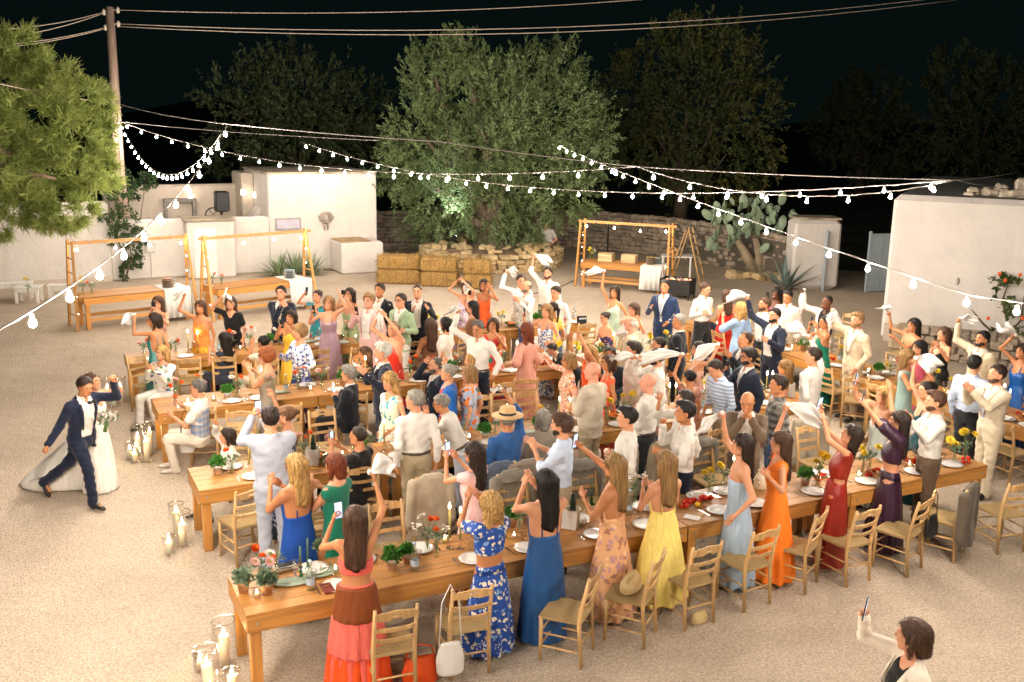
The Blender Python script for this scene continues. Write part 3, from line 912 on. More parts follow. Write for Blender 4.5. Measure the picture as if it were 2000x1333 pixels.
# flowering vine on the barn
vb = BF(1965, 640, .25); vb.z = 0; lob = []
for (u, v, r) in ((1955, 560, 26), (1985, 590, 30), (1970, 630, 34), (1945, 640, 20), (1995, 660, 30), (1985, 545, 14), (1925, 562, 8), (1900, 630, 8)):
    c = BF(u, v, .25) - vb; rr = r / CF * 21.5; lob.append((c.x, c.y, c.z, rr, .22, rr))
vn = bushy('flowering_vine', 'orange-flowered climbing rose on the white barn wall at the right edge', 'climber', vb, lob, 760, leaf_mat('rose_leaf', '#2e3d1f', '#4a5a2c', '#6c7a40', 2.0), .08, .026, [[(0, 0, 0), (.1, .1, .6), (-.1, .1, 1.2), (0, .1, 1.7)], [(0, 0, .3), (-.5, 0, .7), (-.75, .1, 1.0)], [(0, 0, .4), (.3, 0, .8), (.35, .1, 1.3)]])
for (u, v) in ((1952, 535), (1992, 537), (1963, 548), (1930, 622), (1997, 622)):
    mb = MB(); c = BF(u, v, .42) - vb
    for q in range(5): mb.ell(c + Vector((math.cos(q * 1.26) * .022, -.01, math.sin(q * 1.26) * .022)), (.022, .014, .022), 6, 4)
    part('bloom', mb, M('orange_bloom', '#f0642a'), vn, True)
# spiky plants
def blade(mb, a0, el, L, w, th=.0, curl=.25, n=5):
    d = Vector((math.cos(a0), math.sin(a0), 0)); s = Vector((-d.y, d.x, 0))
    V = []
    for i in range(n + 1):
        f = i / n
        p = d * (L * f * math.cos(el)) + Vector((0, 0, L * f * math.sin(el) - curl * L * f * f))
        ww = w * (1 - f) ** .7 * (.75 + .5 * min(1, f * 4)) * .5
        up = Vector((0, 0, -w * .18 * (1 - f)))
        V += [p - s * ww, p + up, p + s * ww]
    F = []
    for i in range(n):
        for k in (0, 1):
            b = i * 3 + k; F.append((b, b + 1, b + 4, b + 3))
    mb.add(V, F)
def spiky(name, label, cat, base, n, L, w, mat, el=(.15, 1.4), curl=.2, stump=.1):
    t = thing(name, label, cat, base)
    mb = MB(); mb.lathe([(stump, 0), (stump * .8, stump), (stump * .3, stump * 1.6)], 8); part('stump', mb, bark, t, True)
    me = []
    for i in range(n):
        mb = MB(); blade(mb, rnd.uniform(0, 6.28), rnd.uniform(*el), L * rnd.uniform(.75, 1.1), w, curl=rnd.uniform(0, curl)); part('leaf', mb, mat, t, True)
    return t
ym = M('yucca_leaf', '#7d8f6c', rough=.5, var=.2, vs=6)
for u, v, lb in ((545, 541, 'spiky grey-green yucca clump against the white wall, left part'), (575, 538, 'spiky grey-green yucca clump against the white wall, middle part'), (606, 537, 'spiky grey-green yucca clump behind the buffet ladder')):
    p = G(u, v); spiky('yucca_plant', lb, 'plant', p, 64, .88, .07, ym, (.05, 1.45), .25, .12)
spiky('agave_plant', 'large blue-grey agave with thick pointed leaves by the gate pillar', 'plant', G(1534, 566), 26, 1.25, .16, M('agave_leaf', '#6c7d78', rough=.45, var=.15, vs=4), (.35, 1.45), .18, .2)
# prickly pear
cbp = G(1482, 540)
pp = thing('prickly_pear', 'big prickly pear cactus with flat oval pads beside the white pillar', 'cactus', cbp)
mb = MB()
cactus_m = M('cactus_pad', '#7f9278', rough=.55, var=.16, vs=5, bump=.4, bs=40, bd=.01)
for (u1, v1) in ((1440, 470), (1475, 465), (1520, 470), (1450, 500)):
    e = GY(u1, v1, 31.6) - cbp; mb.tube([(0, 0, -.05), e * .5 + Vector((rnd.uniform(-.1, .1), 0, .1)), e], [.22, .16, .10], 7)
part('trunk', mb, M('cactus_trunk', (.26, .2, .13), var=.3), pp, True)
padmesh = MB(); padmesh.ell((0, 0, .5), (.31, .085, .5), 12, 8); padmesh = padmesh.mesh('pad', cactus_m, True)
for i in range(105):
    u = rnd.gauss(1470, 46); v = rnd.gauss(440, 32)
    if v > 498 or v < 392 or abs(u - 1470) > 92: continue
    p = GY(u, v, rnd.uniform(31.0, 32.4)) - cbp
    s = rnd.uniform(.28, .46)
    link('pad', padmesh, pp, p, (rnd.uniform(-.5, .5), rnd.uniform(-.9, .9), rnd.uniform(-1.2, 1.2)), s)
for i in range(9):
    p = G(1455 + i * 12, 545 + rnd.uniform(-4, 6)); r_ = thing('loose_rock', 'rough pale rock number among those under the prickly pear', 'rock', p)
    bpy.data.objects.remove(r_)
rb = thing('rock_heap', 'heap of rough pale rocks under the prickly pear', 'rocks', cbp + Vector((0, -.6, 0)))
for i in range(14):
    rock(rb, (rnd.uniform(-1.0, .8), rnd.uniform(-.3, .3), .1), (rnd.uniform(.2, .45), rnd.uniform(.2, .4), rnd.uniform(.16, .3)), rnd.uniform(0, 3), RK, .4)

# ---- utility pole and its wires
PY = 29.6
pbse = GY(233, 330, PY); ptop = GY(214, 14, PY)
up_ = thing('utility_pole', 'tall weathered wooden utility pole behind the white wall', 'pole', (pbse.x, PY, 0))
mb = MB(); mb.tube([(.06, 0, 0), (0, 0, pbse.z), (ptop.x - pbse.x, 0, ptop.z)], [.17, .15, .115], 10); part('shaft', mb, M('pole_wood', (.40, .29, .23), rough=.85, var=.25, vs=3, stretch=(6, 6, .5), bump=.5, bs=8, bd=.02), up_, True)
mb = MB(); q0 = GY(238, 330, PY - .12) - Vector((pbse.x, PY, 0)); q1 = GY(231, 200, PY - .12) - Vector((pbse.x, PY, 0)); mb.tube([(q0.x, q0.y, 0), q0, q1], .055, 8); part('stay_post', mb, M('pole_wood', (.4, .29, .23)), up_, True)
ins = []
for (u, v) in ((203, 24), (230, 20), (206, 54), (231, 47)):
    c = GY(u, v, PY - .05); mb = MB(); mb.tube([Vector((ptop.x, PY, c.z + .02)), c + Vector((0, 0, -.02))], .018, 5); mb.lathe([(.02, -.09), (.055, -.06), (.045, 0), (.06, .02), (.02, .09)], 8, c)
    me = mb.mesh('insulator', M('porcelain', (.55, .48, .42), rough=.3), True); o = link('insulator', me, up_, -Vector((pbse.x, PY, 0)))
def sag(a, b, s, n=16):
    return [a.lerp(b, i / n) - Vector((0, 0, 4 * s * (i / n) * (1 - i / n))) for i in range(n + 1)]
def wire(name, label, pts, r, mat, cat='cable', group=None):
    mb = MB(); mb.tube(pts, r, 5); o = link(name, mb.mesh(name, mat, True)); return tag(o, label, cat, group)
wm = M('old_wire', (.42, .34, .28), rough=.7)
wire('power_line', 'uppermost power line crossing the night sky from the pole to the right', sag(GY(230, 20, PY), GY(1500, -25, 34), .35), .014, wm, group='power lines')
wire('power_line', 'upper of the two close power lines crossing the night sky', sag(GY(231, 47, PY), GY(1900, -12, 34), .55), .014, wm, group='power lines')
wire('power_line', 'lower of the two close power lines crossing the night sky', sag(GY(228, 52, PY), GY(1900, -4, 34), .6), .014, wm, group='power lines')
wire('power_line', 'upper power line running from the pole to the left edge', sag(GY(203, 24, PY), GY(-60, 60, 25), .12), .013, wm, group='power lines')
wire('power_line', 'second power line running from the pole to the left edge', sag(GY(203, 26, PY), GY(-60, 82, 25), .12), .013, wm, group='power lines')
wire('power_line', 'lower power line running from the pole towards the pine tree', sag(GY(206, 54, PY), GY(-60, 92, 25), .1), .013, wm, group='power lines')
wire('power_line', 'lowest power line running from the pole towards the pine tree', sag(GY(206, 56, PY), GY(-60, 98, 25), .1), .013, wm, group='power lines')
wire('guy_wire', 'thin pale wire passing in front of the pine tree to the pole', sag(GY(-20, 160, 18), GY(233, 203, PY), .05), .010, wm)
# ================================================================ FESTOON LIGHTS
bulb_m = E('bulb_glow', WARM, BULB * 1.0)
sock_m = M('white_socket', (.62, .57, .52), rough=.5)
cord_m = M('white_cord', (.34, .30, .27), rough=.6)
bm_ = MB(); bm_.lathe([(.010, 0), (.013, -.009), (.0235, -.028), (.0265, -.041), (.0215, -.058), (.009, -.067), (.001, -.068)], 10)
bulb_mesh = bm_.mesh('bulb', bulb_m, True)
bulb_dim = bulb_mesh.copy(); bulb_dim.materials[0] = E('bulb_glow_far', WARM, BULB * .4)
bulb_big = bulb_mesh.copy(); bulb_big.materials[0] = E('bulb_glow_near', WARM, BULB * 1.5)
bulb_mid = bulb_mesh.copy(); bulb_mid.materials[0] = E('bulb_glow_mid', WARM, BULB * .47)
bm_ = MB(); bm_.lathe([(.009, .035), (.016, .028), (.017, -.002), (.013, -.004)], 8)
sock_mesh = bm_.mesh('socket', sock_m, True)
def along(pts, n, a=0.5, b=0.5):
    """n points evenly spaced along a polyline"""
    L = [0]
    for i in range(len(pts) - 1): L.append(L[-1] + (pts[i + 1] - pts[i]).length)
    out = []
    for k in range(n):
        d = L[-1] * (k + a) / (n - 1 + a + b)
        i = max(j for j in range(len(L) - 1) if L[j] <= d)
        out.append(pts[i].lerp(pts[i + 1], (d - L[i]) / max(1e-6, L[i + 1] - L[i])))
    return out
def festoon(label, pts, n, r=.0055, a=.5, b=.5, drop=.05, twist=True, me=None):
    o = pts[0].copy()
    loc = [p - o for p in pts]
    mb = MB(); mb.tube(loc, r, 5)
    if twist:
        q = []
        for i in range(len(loc) * 4 - 3):
            f = i / 4.0; k = min(int(f), len(loc) - 2); p = loc[k].lerp(loc[k + 1], f - k)
            q.append(p + Vector((0, .012 * math.cos(i * 1.7), .014 * math.sin(i * 1.7))))
        mb.tube(q, r * .45, 4)
    t = thing('string_lights', label, 'string lights', o, 0, 'festoon strings', mb.mesh('string_lights', cord_m, True))
    for p in along(loc, n, a, b):
        q = p + Vector((0, 0, -drop))
        bu = link('bulb', me or bulb_mesh, t, q)
        link('socket', sock_mesh, bu, (0, 0, .0))
    return t
J1 = GY(445, 243, 17.0); J2 = GY(1242, 326, 17.0); J3 = GY(1868, 352, 15.5); JP = GY(234, 238, PY - .3)
festoon('festoon string dipping steeply from the utility pole to the left spreader', sag(JP, GY(432, 262, 17.2), 1.05, 20), 22, me=bulb_dim)
festoon('long festoon string running from the utility pole to the middle spreader', sag(JP, J2, .62, 24), 22, me=bulb_mid)
festoon('festoon string from the left spreader down over the far left court', sag(J1, GY(-85, 690, 5.6), .35, 16) + sag(GY(-85, 690, 5.6), Vector((-3.6, -1.5, 5.0)), .1, 6)[1:], 21, a=.4, me=bulb_big)
festoon('festoon string from the dark behind the carob tree to the right end joint', sag(GY(585, 277, 31), J3, .72, 26), 26, me=bulb_mid)
festoon('short festoon string between the middle spreader and the right end joint', sag(J2, J3, .36, 14), 8, me=bulb_mid)
festoon('festoon string from the olive tree over the tables to the right edge', sag(GY(1090, 283, 30), GY(1885, 575, 10), .1, 18) + sag(GY(1885, 575, 10), Vector((4.6, -1.5, 5.0)), .15, 8)[1:], 32, a=.2)
stl = M('steel_wire', (.22, .2, .18), rough=.5, metal=.3)
wire('steel_cable', 'steel carrying cable from the pole to the left spreader', sag(GY(234, 204, PY - .2), J1, .05), .010, stl)
wire('steel_cable', 'steel carrying cable between the left and the middle spreader', sag(J1, GY(860, 277, 17), .02) + sag(GY(860, 277, 17), J2, .02)[1:], .010, stl)
wire('steel_cable', 'steel carrying cable between the middle spreader and the right end', sag(J2, J3, .03), .010, stl)
wire('steel_cable', 'steel cable from the right end joint to the barn roof', sag(J3, GY(1990, 336, 23.2), .02), .010, stl)
wire('steel_cable', 'second thin cable running from the pole behind the left spreader', sag(JP, GY(740, 275, 19), .05), .009, stl)
wire('steel_cable', 'short tie of the right end joint to the barn wall top', sag(J3, GY(1940, 366, 22.3), .01), .008, stl)
# uplight in the planter
c = GY(885, 470, 31.9)
ul = thing('spotlight', 'small black floodlight on the planter aimed up into the olive', 'floodlight', c)
mb = MB(); mb.tube([(0, 0, 0), (.03, .12, .1)], [.07, .09], 10); part('housing', mb, M('black_plastic', (.012, .012, .013)), ul)
mb = MB(); mb.ell((.035, .125, .105), (.07, .05, .05), 8, 5); part('lens', mb, E('flood_glow', (.85, .97, 1.0), 90), ul, True)
mb = MB(); mb.box((0, 0, -.06), (.05, .03, .12)); part('bracket', mb, M('black_plastic', (.012, .012, .013)), ul)
ld = bpy.data.lights.new('flood', 'SPOT'); ld.energy = 900; ld.color = (.88, .97, 1.0); ld.spot_size = R_(70); ld.spot_blend = .8; ld.shadow_soft_size = .06
lo = bpy.data.objects.new('flood_lamp', ld); col.objects.link(lo); lo.parent = ul; lo.location = (.05, .22, .16)
lo.rotation_euler = Vector((-.15, .6, 1.5)).to_track_quat('-Z', 'Y').to_euler()

# ================================================================ TABLES
honey = wood('honey_pine', (.52, .235, .05), .5, axis='X')
honeyl = wood('honey_leg', (.52, .235, .055), .42, axis='Z')
honeyp = wood('honey_plank', (.42, .19, .045), .55, axis='X')
bolt_m = M('zinc_bolt', (.6, .58, .55), rough=.35, metal=.8)
TW = .81; TH = .76
_tb = {}
def table_parts(L):
    k = round(L, 2)
    if k in _tb: return _tb[k]
    w = TW / 5
    pk = MB(); pk.box((L / 2, 0, 0), (L - .006, w - .005, .034), bev=.004)
    ap = MB(); ap.box((L / 2, 0, 0), (L - .012, .034, .14), bev=.005)
    ae = MB(); ae.box((0, 0, 0), (.034, TW - .09, .14), bev=.005)
    lg = MB(); lg.box((0, 0, (TH - .036) / 2), (.095, .095, TH - .036), bev=.007)
    bo = MB(); bo.lathe([(.0001, -.006), (.012, -.006), (.013, 0), (.013, .012)], 8, rot=Matrix.Rotation(math.pi / 2, 3, 'X'))
    _tb[k] = (pk.mesh('plank', honeyp), ap.mesh('apron', honey), ae.mesh('end_apron', honeyl), lg.mesh('leg', honeyl), bo.mesh('bolt', bolt_m))
    return _tb[k]
def table(p, L, rz, label, group='long rows of dining tables', name='dining_table'):
    t = thing(name, label, 'table', (p.x, p.y, 0), rz, group)
    pk, ap, ae, lg, bo = table_parts(L)
    w = TW / 5
    for i in range(5): link('plank', pk, t, (0, w * (i + .5), TH - .017))
    link('apron', ap, t, (0, .017, TH - .106)); link('apron', ap, t, (0, TW - .017, TH - .106))
    link('apron', ae, t, (.020, TW / 2, TH - .106)); link('apron', ae, t, (L - .020, TW / 2, TH - .106))
    for x in (.085, L - .085):
        for y in (.083, TW - .083): link('leg', lg, t, (x, y, 0))
    for x in (.09, L - .09): link('bolt', bo, t, (x, -.002, TH - .09))
    return t
ROW = [Vector((-2.210, 7.720, 0)), Vector((-3.478, 10.527, 0)), Vector((-4.939, 13.407, 0)), Vector((-6.367, 16.113, 0))]
ordn = ['leftmost', 'second', 'third', 'rightmost']
rown = ['front row, with the candle lanterns at its end', 'second row from the front', 'third row from the front', 'back row by the buffets']
for r in range(3):
    for i in range(4):
        L = 2.287 if r else 2.287
        table(ROW[r] + D_ * (2.29 * i), L, PHI, '%s wooden dining table of the %s' % (ordn[i], rown[r]))
for i, s in enumerate((0, 2.01, 5.03, 6.99)):
    table(ROW[3] + D_ * s, 2.0 if i < 2 else 1.955, PHI, '%s wooden dining table of the %s' % (ordn[i], rown[3]))
RO = Vector((3.578, 20.466, 0)); RZ = PHI - math.pi / 2
for i in range(4):
    table(RO - N_ * (2.29 * i), 2.287, RZ, ['farthest', 'second farthest', 'third', 'nearest'][i] + ' wooden table of the row along the white barn')

# ---- buffets
pale_wood = wood('buffet_pine', (.56, .28, .085), .4, axis='X'); pale_leg = wood('buffet_leg', (.55, .27, .075), .45, axis='Z')
cloth_w = M('white_linen', (.64, .61, .575), rough=.9, var=.04, vs=8, bump=.5, bs=9, bd=.03, sheen=.2)
warm_b = E('buffet_bulb_glow', (1.0, .78, .48), BULB2)
bmw = bulb_mesh.copy(); bmw.materials[0] = warm_b
plate_cols = [(.12, .22, .36), (.62, .58, .50), (.55, .25, .12), (.16, .3, .34), (.55, .42, .16), (.30, .34, .38)]
pb_ = MB(); pb_.lathe([(.0001, .004), (.08, .004), (.13, .014), (.132, .018), (.085, .010), (.0001, .009)], 18)
def drape(L, Wd, h, seed, n=14):
    """table runner over the end of a table: top, front and back falls with soft folds"""
    r = random.Random(seed)
    V = []; F = []
    prof = [(-.05, -h), (-.04, -h * .5), (-.025, -.05), (-.012, .004), (0.03, .012), (Wd / 2, .012), (Wd - .03, .012), (Wd + .012, .004), (Wd + .025, -.05), (Wd + .03, -h * .45)]
    for i in range(n + 1):
        x = L * i / n
        for j, (y, z) in enumerate(prof):
            am = max(0, -z) / h
            V.append((x + am * .03 * math.sin(i * 2.1), y + (-1 if y < .1 else 1) * am * (.03 + .035 * math.sin(i * 1.9 + seed)), z))
    m = len(prof)
    for i in range(n):
        for j in range(m - 1): F.append((i * m + j, (i + 1) * m + j, (i + 1) * m + j + 1, i * m + j + 1))
    # end fall
    b = len(V)
    for i in range(9):
        y = -.03 + (Wd + .05) * i / 8
        for j, z in enumerate((.006, -.06, -h * .5, -h)):
            V.append((L + .012 + .03 * (j > 1) * (1 + .8 * math.sin(i * 2.3)), y, z))
    for i in range(8):
        for j in range(3): F.append((b + i * 4 + j, b + i * 4 + j + 1, b + (i + 1) * 4 + j + 1, b + (i + 1) * 4 + j))
    mb = MB(); mb.add(V, F); return mb
def buffet(n, p, rz, L, ladder_left, ladder_right, h, word):
    """p: front-left corner; x along the front"""
    t = thing('buffet_table', 'empty wooden buffet table with a white cloth over one end, %s' % word, 'table', p, rz, 'buffet tables under lit frames')
    pk, ap, ae, lg, bo = table_parts(L)
    w = TW / 5
    for i in range(5): link('plank', pk, t, (0, w * (i + .5), TH - .017))
    link('apron', ap, t, (0, .017, TH - .106)); link('apron', ap, t, (0, TW - .017, TH - .106))
    link('apron', ae, t, (.020, TW / 2, TH - .106)); link('apron', ae, t, (L - .020, TW / 2, TH - .106))
    for x in (.085, L - .085):
        for y in (.083, TW - .083): link('leg', lg, t, (x, y, 0))
    mb = MB(); mb.box((L / 2, .083, .22), (L - .27, .05, .08), bev=.006); part('stretcher', mb, pale_wood, t)
    mb = MB(); mb.box((L / 2, TW - .083, .22), (L - .27, .05, .08), bev=.006); part('stretcher', mb, pale_wood, t)
    M4 = Matrix.Translation(p) @ Matrix.Rotation(rz, 4, 'Z')
    f = thing('lit_frame', 'wooden ladder frame hung with bulbs over the buffet %s' % word, 'frame', p, rz, 'lit ladder frames over the buffets')
    for side, lad in ((-1, ladder_left), (1, ladder_right)):
        x0 = -.10 if side < 0 else L + .10
        tops = []
        for y, lean in ((TW * .5 - .36, .30), (TW * .5 + .36, -.30)):
            a = Vector((x0 + side * .06, y - (.12 if lad else 0), 0)); b = Vector((x0, TW * .5 + (-.03 if lean > 0 else .03), h + .07)) if lad else Vector((x0, y * .55 + TW * .22, h + .07))
            mb = MB(); d = (b - a); mb.box((0, 0, d.length / 2), (.06, .042, d.length), bev=.005)
            o = part('upright', mb, pale_leg, f, loc=a); o.rotation_euler = d.to_track_quat('Z', 'Y').to_euler()
            tops.append((a, b))
        for k in range(1, 6):
            z = k / 6.3
            q0 = tops[0][0].lerp(tops[0][1], z); q1 = tops[1][0].lerp(tops[1][1], z)
            mb = MB(); mb.tube([q0, q1], .016, 6); part('rung', mb, pale_leg, f)
    mb = MB(); mb.box((L / 2 + (-.02 if n == 0 else .02), TW / 2, h), (L + (.24 if n == 0 else .50), .05, .075), bev=.006); part('beam', mb, pale_wood, f)
    mb = MB(); N2 = 40
    mb.tube([(-.08 + (L + .16) * i / N2, TW / 2 + .045 * math.cos(i * 1.5), h + .055 * math.sin(i * 1.5)) for i in range(N2 + 1)], .008, 4); part('cord', mb, cord_m, f, True)
    for x in (.03, L * .36, L * .68, L - .03):
        b = link('bulb', bmw, f, (x, TW / 2 - .05, h - .10 - rnd.uniform(0, .05))); link('socket', sock_mesh, b)
    for z in (.35, .75, 1.15, 1.5):
        for x in (-.06, L + .06):
            b = link('bulb', bmw, f, (x, TW / 2 - .1, z), scale=.32)
    # cloth, plates, flowers
    cl = .62
    o = thing('table_runner', 'white linen cloth draped over the end of the buffet table %s' % word, 'cloth', M4 @ Vector((L - cl, 0, TH)), rz, 'white cloths on the buffets', drape(cl, TW, .66, n).mesh('table_runner', cloth_w, True))
    sol = o.modifiers.new('thickness', 'SOLIDIFY'); sol.thickness = .006
    for si, (x, y, k) in enumerate(((L - .42, .30, 11), (L - .30, .56, 9))):
        for i in range(k):
            c = plate_cols[(i * 2 + n + si) % 6]
            me = pb_.mesh('plate', M('glaze%d' % ((i * 2 + n + si) % 6), c, rough=.25, var=.1), True) if (n, si) == (0, 0) else PLM[(i * 2 + n + si) % 6]
            PLM[(i * 2 + n + si) % 6] = me
            q = M4 @ Vector((x + rnd.uniform(-.006, .006), y + rnd.uniform(-.006, .006), TH + .014 + i * .020))
            thing('serving_plate', '%s plate, %s, %s stack on the buffet %s' % (['blue', 'sand', 'rust', 'teal', 'ochre', 'grey'][(i * 2 + n + si) % 6], ['topmost', 'second from top', 'third from top', 'fourth from top', 'fifth from top', 'sixth from top', 'seventh from top', 'eighth from top', 'ninth from top', 'tenth from top', 'lowest'][k - 1 - i if i else 10], ['front', 'rear'][si], word), 'plate', q, rnd.random(), 'plates stacked on the buffet %s, %s stack' % (word, ['front', 'rear'][si]), me)
    return t, M4
PLM = {}
for i in range(6):
    PLM[i] = pb_.mesh('plate', M('glaze%d' % i, plate_cols[i], rough=.25, var=.1), True)
B1 = G(163, 582, TH); B1.z = 0; B2 = G(425, 565, TH); B2.z = 0; B3 = G(1134, 511, TH); B3.z = 0
b1r = G(371, 563, TH); b2r = G(607, 545, TH); b3r = G(1293, 523, TH)
BUF = []
for n, (p, q, hv, wd, ll, lr) in enumerate(((B1, b1r, (255, 468), 'at the far left', 0, 1), (B2, b2r, (512, 458), 'below the tall white wall', 1, 1), (B3, b3r, (1212, 437), 'beside the planter', 0, 0))):
    d = Vector((q.x - p.x, q.y - p.y, 0)); mid = p + d / 2
    h = GY(hv[0], hv[1], mid.y + .4).z
    BUF.append(buffet(n, p, math.atan2(d.y, d.x), d.length, ll, lr, h, wd))
# boxes on the third buffet
for (x, lb) in ((.62, 'left pale wooden crate on the buffet beside the planter'), (1.32, 'right pale wooden crate on the buffet beside the planter')):
    q = BUF[2][1] @ Vector((x, .5, TH)); c = thing('wooden_crate', lb, 'crate', q, math.atan2((b3r - B3).y, (b3r - B3).x), 'crates on the buffet')
    pwm = wood('crate_pine', (.62, .45, .24), .6)
    for k in range(3):
        for (yy_, s) in ((-.14, 1), (.14, 1)):
            mb = MB(); mb.box((0, yy_, .035 + k * .072), (.42, .014, .066), bev=.003); part('slat', mb, pwm, c)
        for xx_ in (-.203, .203):
            mb = MB(); mb.box((xx_, 0, .035 + k * .072), (.014, .262, .066), bev=.003); part('slat', mb, pwm, c)
    mb = MB(); mb.box((0, 0, .225), (.43, .31, .014), bev=.003); part('lid', mb, pwm, c)
# white bistro table, bread basket and step ladder behind the third buffet
wt = thing('white_table', 'small white side table behind the ladder by the stone wall', 'table', G(1320, 545), -.2)
wpm = M('white_paint2', (.70, .67, .62), rough=.6)
mb = MB(); mb.box((0, 0, .72), (.95, .6, .035), bev=.006); part('top', mb, wpm, wt)
for x in (-.42, .42):
    for y in (-.25, .25):
        mb = MB(); mb.box((x, y, .35), (.05, .05, .70), bev=.005); part('leg', mb, wpm, wt)
bk = thing('bread_basket', 'round wicker bread basket tipped on the white side table', 'basket', wt.location + Vector((-.18, -.05, .74)))
wk = M('wicker', (.42, .26, .11), rough=.8, var=.3, vs=30, bump=.8, bs=60, bd=.02)
mb = MB(); mb.lathe([(.10, 0), (.15, .05), (.19, .16), (.205, .17), (.195, .18), (.17, .16), (.13, .05), (.001, .03)], 18, rot=Matrix.Rotation(.75, 3, 'X')); part('bowl', mb, wk, bk, True)
mb = MB()
for i in range(5): mb.ell((.06 * math.cos(i * 1.3), -.06 + .05 * math.sin(i * 1.3), .12), (.06, .045, .04), 8, 5)
part('bread', mb, M('bread_crust', (.45, .24, .08), var=.3, vs=14), bk, True)
lad = thing('step_ladder', 'wooden A-frame step ladder standing beside the fire pit', 'ladder', G(1340, 558))
lwm = wood('ladder_wood', (.42, .25, .10), .6, axis='Z')
for x in (-.27, .27):
    for s in (-1, 1):
        a = Vector((x * 1.1, s * .52, 0)); b = Vector((x * .75, s * .04, 1.72)); d = b - a
        mb = MB(); mb.box((0, 0, d.length / 2), (.05, .035, d.length), bev=.004); o = part('rail', mb, lwm, lad, loc=a); o.rotation_euler = d.to_track_quat('Z', 'Y').to_euler()
for k in range(1, 6):
    z = k / 5.6; y = -.52 + .48 * z
    mb = MB(); mb.box((0, y, 1.72 * z), (.56 - .18 * z, .10, .022), bev=.004); part('step', mb, lwm, lad)
mb = MB(); mb.box((0, .4, .42), (.52, .03, .03)); part('brace', mb, lwm, lad)
lad.rotation_euler = (0, 0, 1.15)
# fire pit with embers
fp = thing('fire_pit', 'black steel fire pit on legs with glowing embers', 'fire pit', G(1322, 582), -.45)
im = M('black_iron', (.018, .017, .016), rough=.65, var=.3, vs=8)
for (c, d) in (((0, -.3, .34), (.86, .02, .42)), ((0, .3, .34), (.86, .02, .42)), ((-.42, 0, .34), (.02, .58, .42)), ((.42, 0, .34), (.02, .58, .42)), ((0, 0, .2), (.82, .58, .02))):
    mb = MB(); mb.box(c, d, bev=.004); part('panel', mb, im, fp)
for x in (-.4, .4):
    for y in (-.28, .28):
        mb = MB(); mb.box((x, y, .09), (.04, .04, .18)); part('leg', mb, im, fp)
mb = MB()
for i in range(46): mb.cur = 0; mb.box((rnd.uniform(-.38, .38), rnd.uniform(-.26, .26), .43 + rnd.uniform(0, .07)), (rnd.uniform(.05, .13), rnd.uniform(.04, .08), .05), Euler((rnd.random(), rnd.random(), rnd.random() * 3)).to_matrix(), bev=.01)
part('charcoal', mb, M('ash', (.30, .26, .24), rough=1, var=.6, vs=18), fp)
mb = MB()
for i in range(22): mb.box((rnd.uniform(-.3, .3), rnd.uniform(-.2, .2), .47 + rnd.uniform(0, .05)), (.06, .05, .03), Euler((rnd.random(), rnd.random(), rnd.random() * 3)).to_matrix(), bev=.01)
part('ember', mb, E('ember_glow', (1, .30, .12), 5), fp)
st = thing('iron_stake', 'thin dark iron stake standing behind the buffet beside the planter', 'stake', G(1186, 498))
mb = MB(); mb.tube([(0, 0, 0), (0, 0, 1.05)], .03, 6); part('rod', mb, im, st)
mb = MB(); mb.lathe([(.12, 0), (.12, .02), (.03, .03)], 10); part('foot', mb, im, st)
# white benches and stool at the far left
def slat_bench(label, cat, p, rz, dims, nleg=2):
    t = thing('white_' + cat.replace(' ', '_'), label, cat, p, rz, 'white wooden seats at the left wall')
    L, Wd, Hh = dims
    for i in range(4):
        mb = MB(); mb.box((0, -Wd / 2 + Wd * (i + .5) / 4, Hh - .015), (L, Wd / 4 - .012, .03), bev=.004); part('slat', mb, wpm, t)
    for x in (-L / 2 + .06, L / 2 - .06):
        for y in (-Wd / 2 + .05, Wd / 2 - .05):
            mb = MB(); mb.box((x, y, (Hh - .03) / 2), (.07, .05, Hh - .03), bev=.004); part('leg', mb, wpm, t)
    mb = MB(); mb.box((0, -Wd / 2 + .03, Hh - .09), (L - .2, .02, .1)); part('rail', mb, wpm, t)
    return t
slat_bench('long white slatted bench at the foot of the boundary wall', 'bench', G(22, 585), .35, (1.1, .4, .45))
slat_bench('white boarded box table holding yellow flowers by the left wall', 'low table', G(58, 590), .2, (.62, .5, .42))
slat_bench('white stool beside the first buffet frame', 'stool', G(116, 585), .2, (.5, .36, .40))

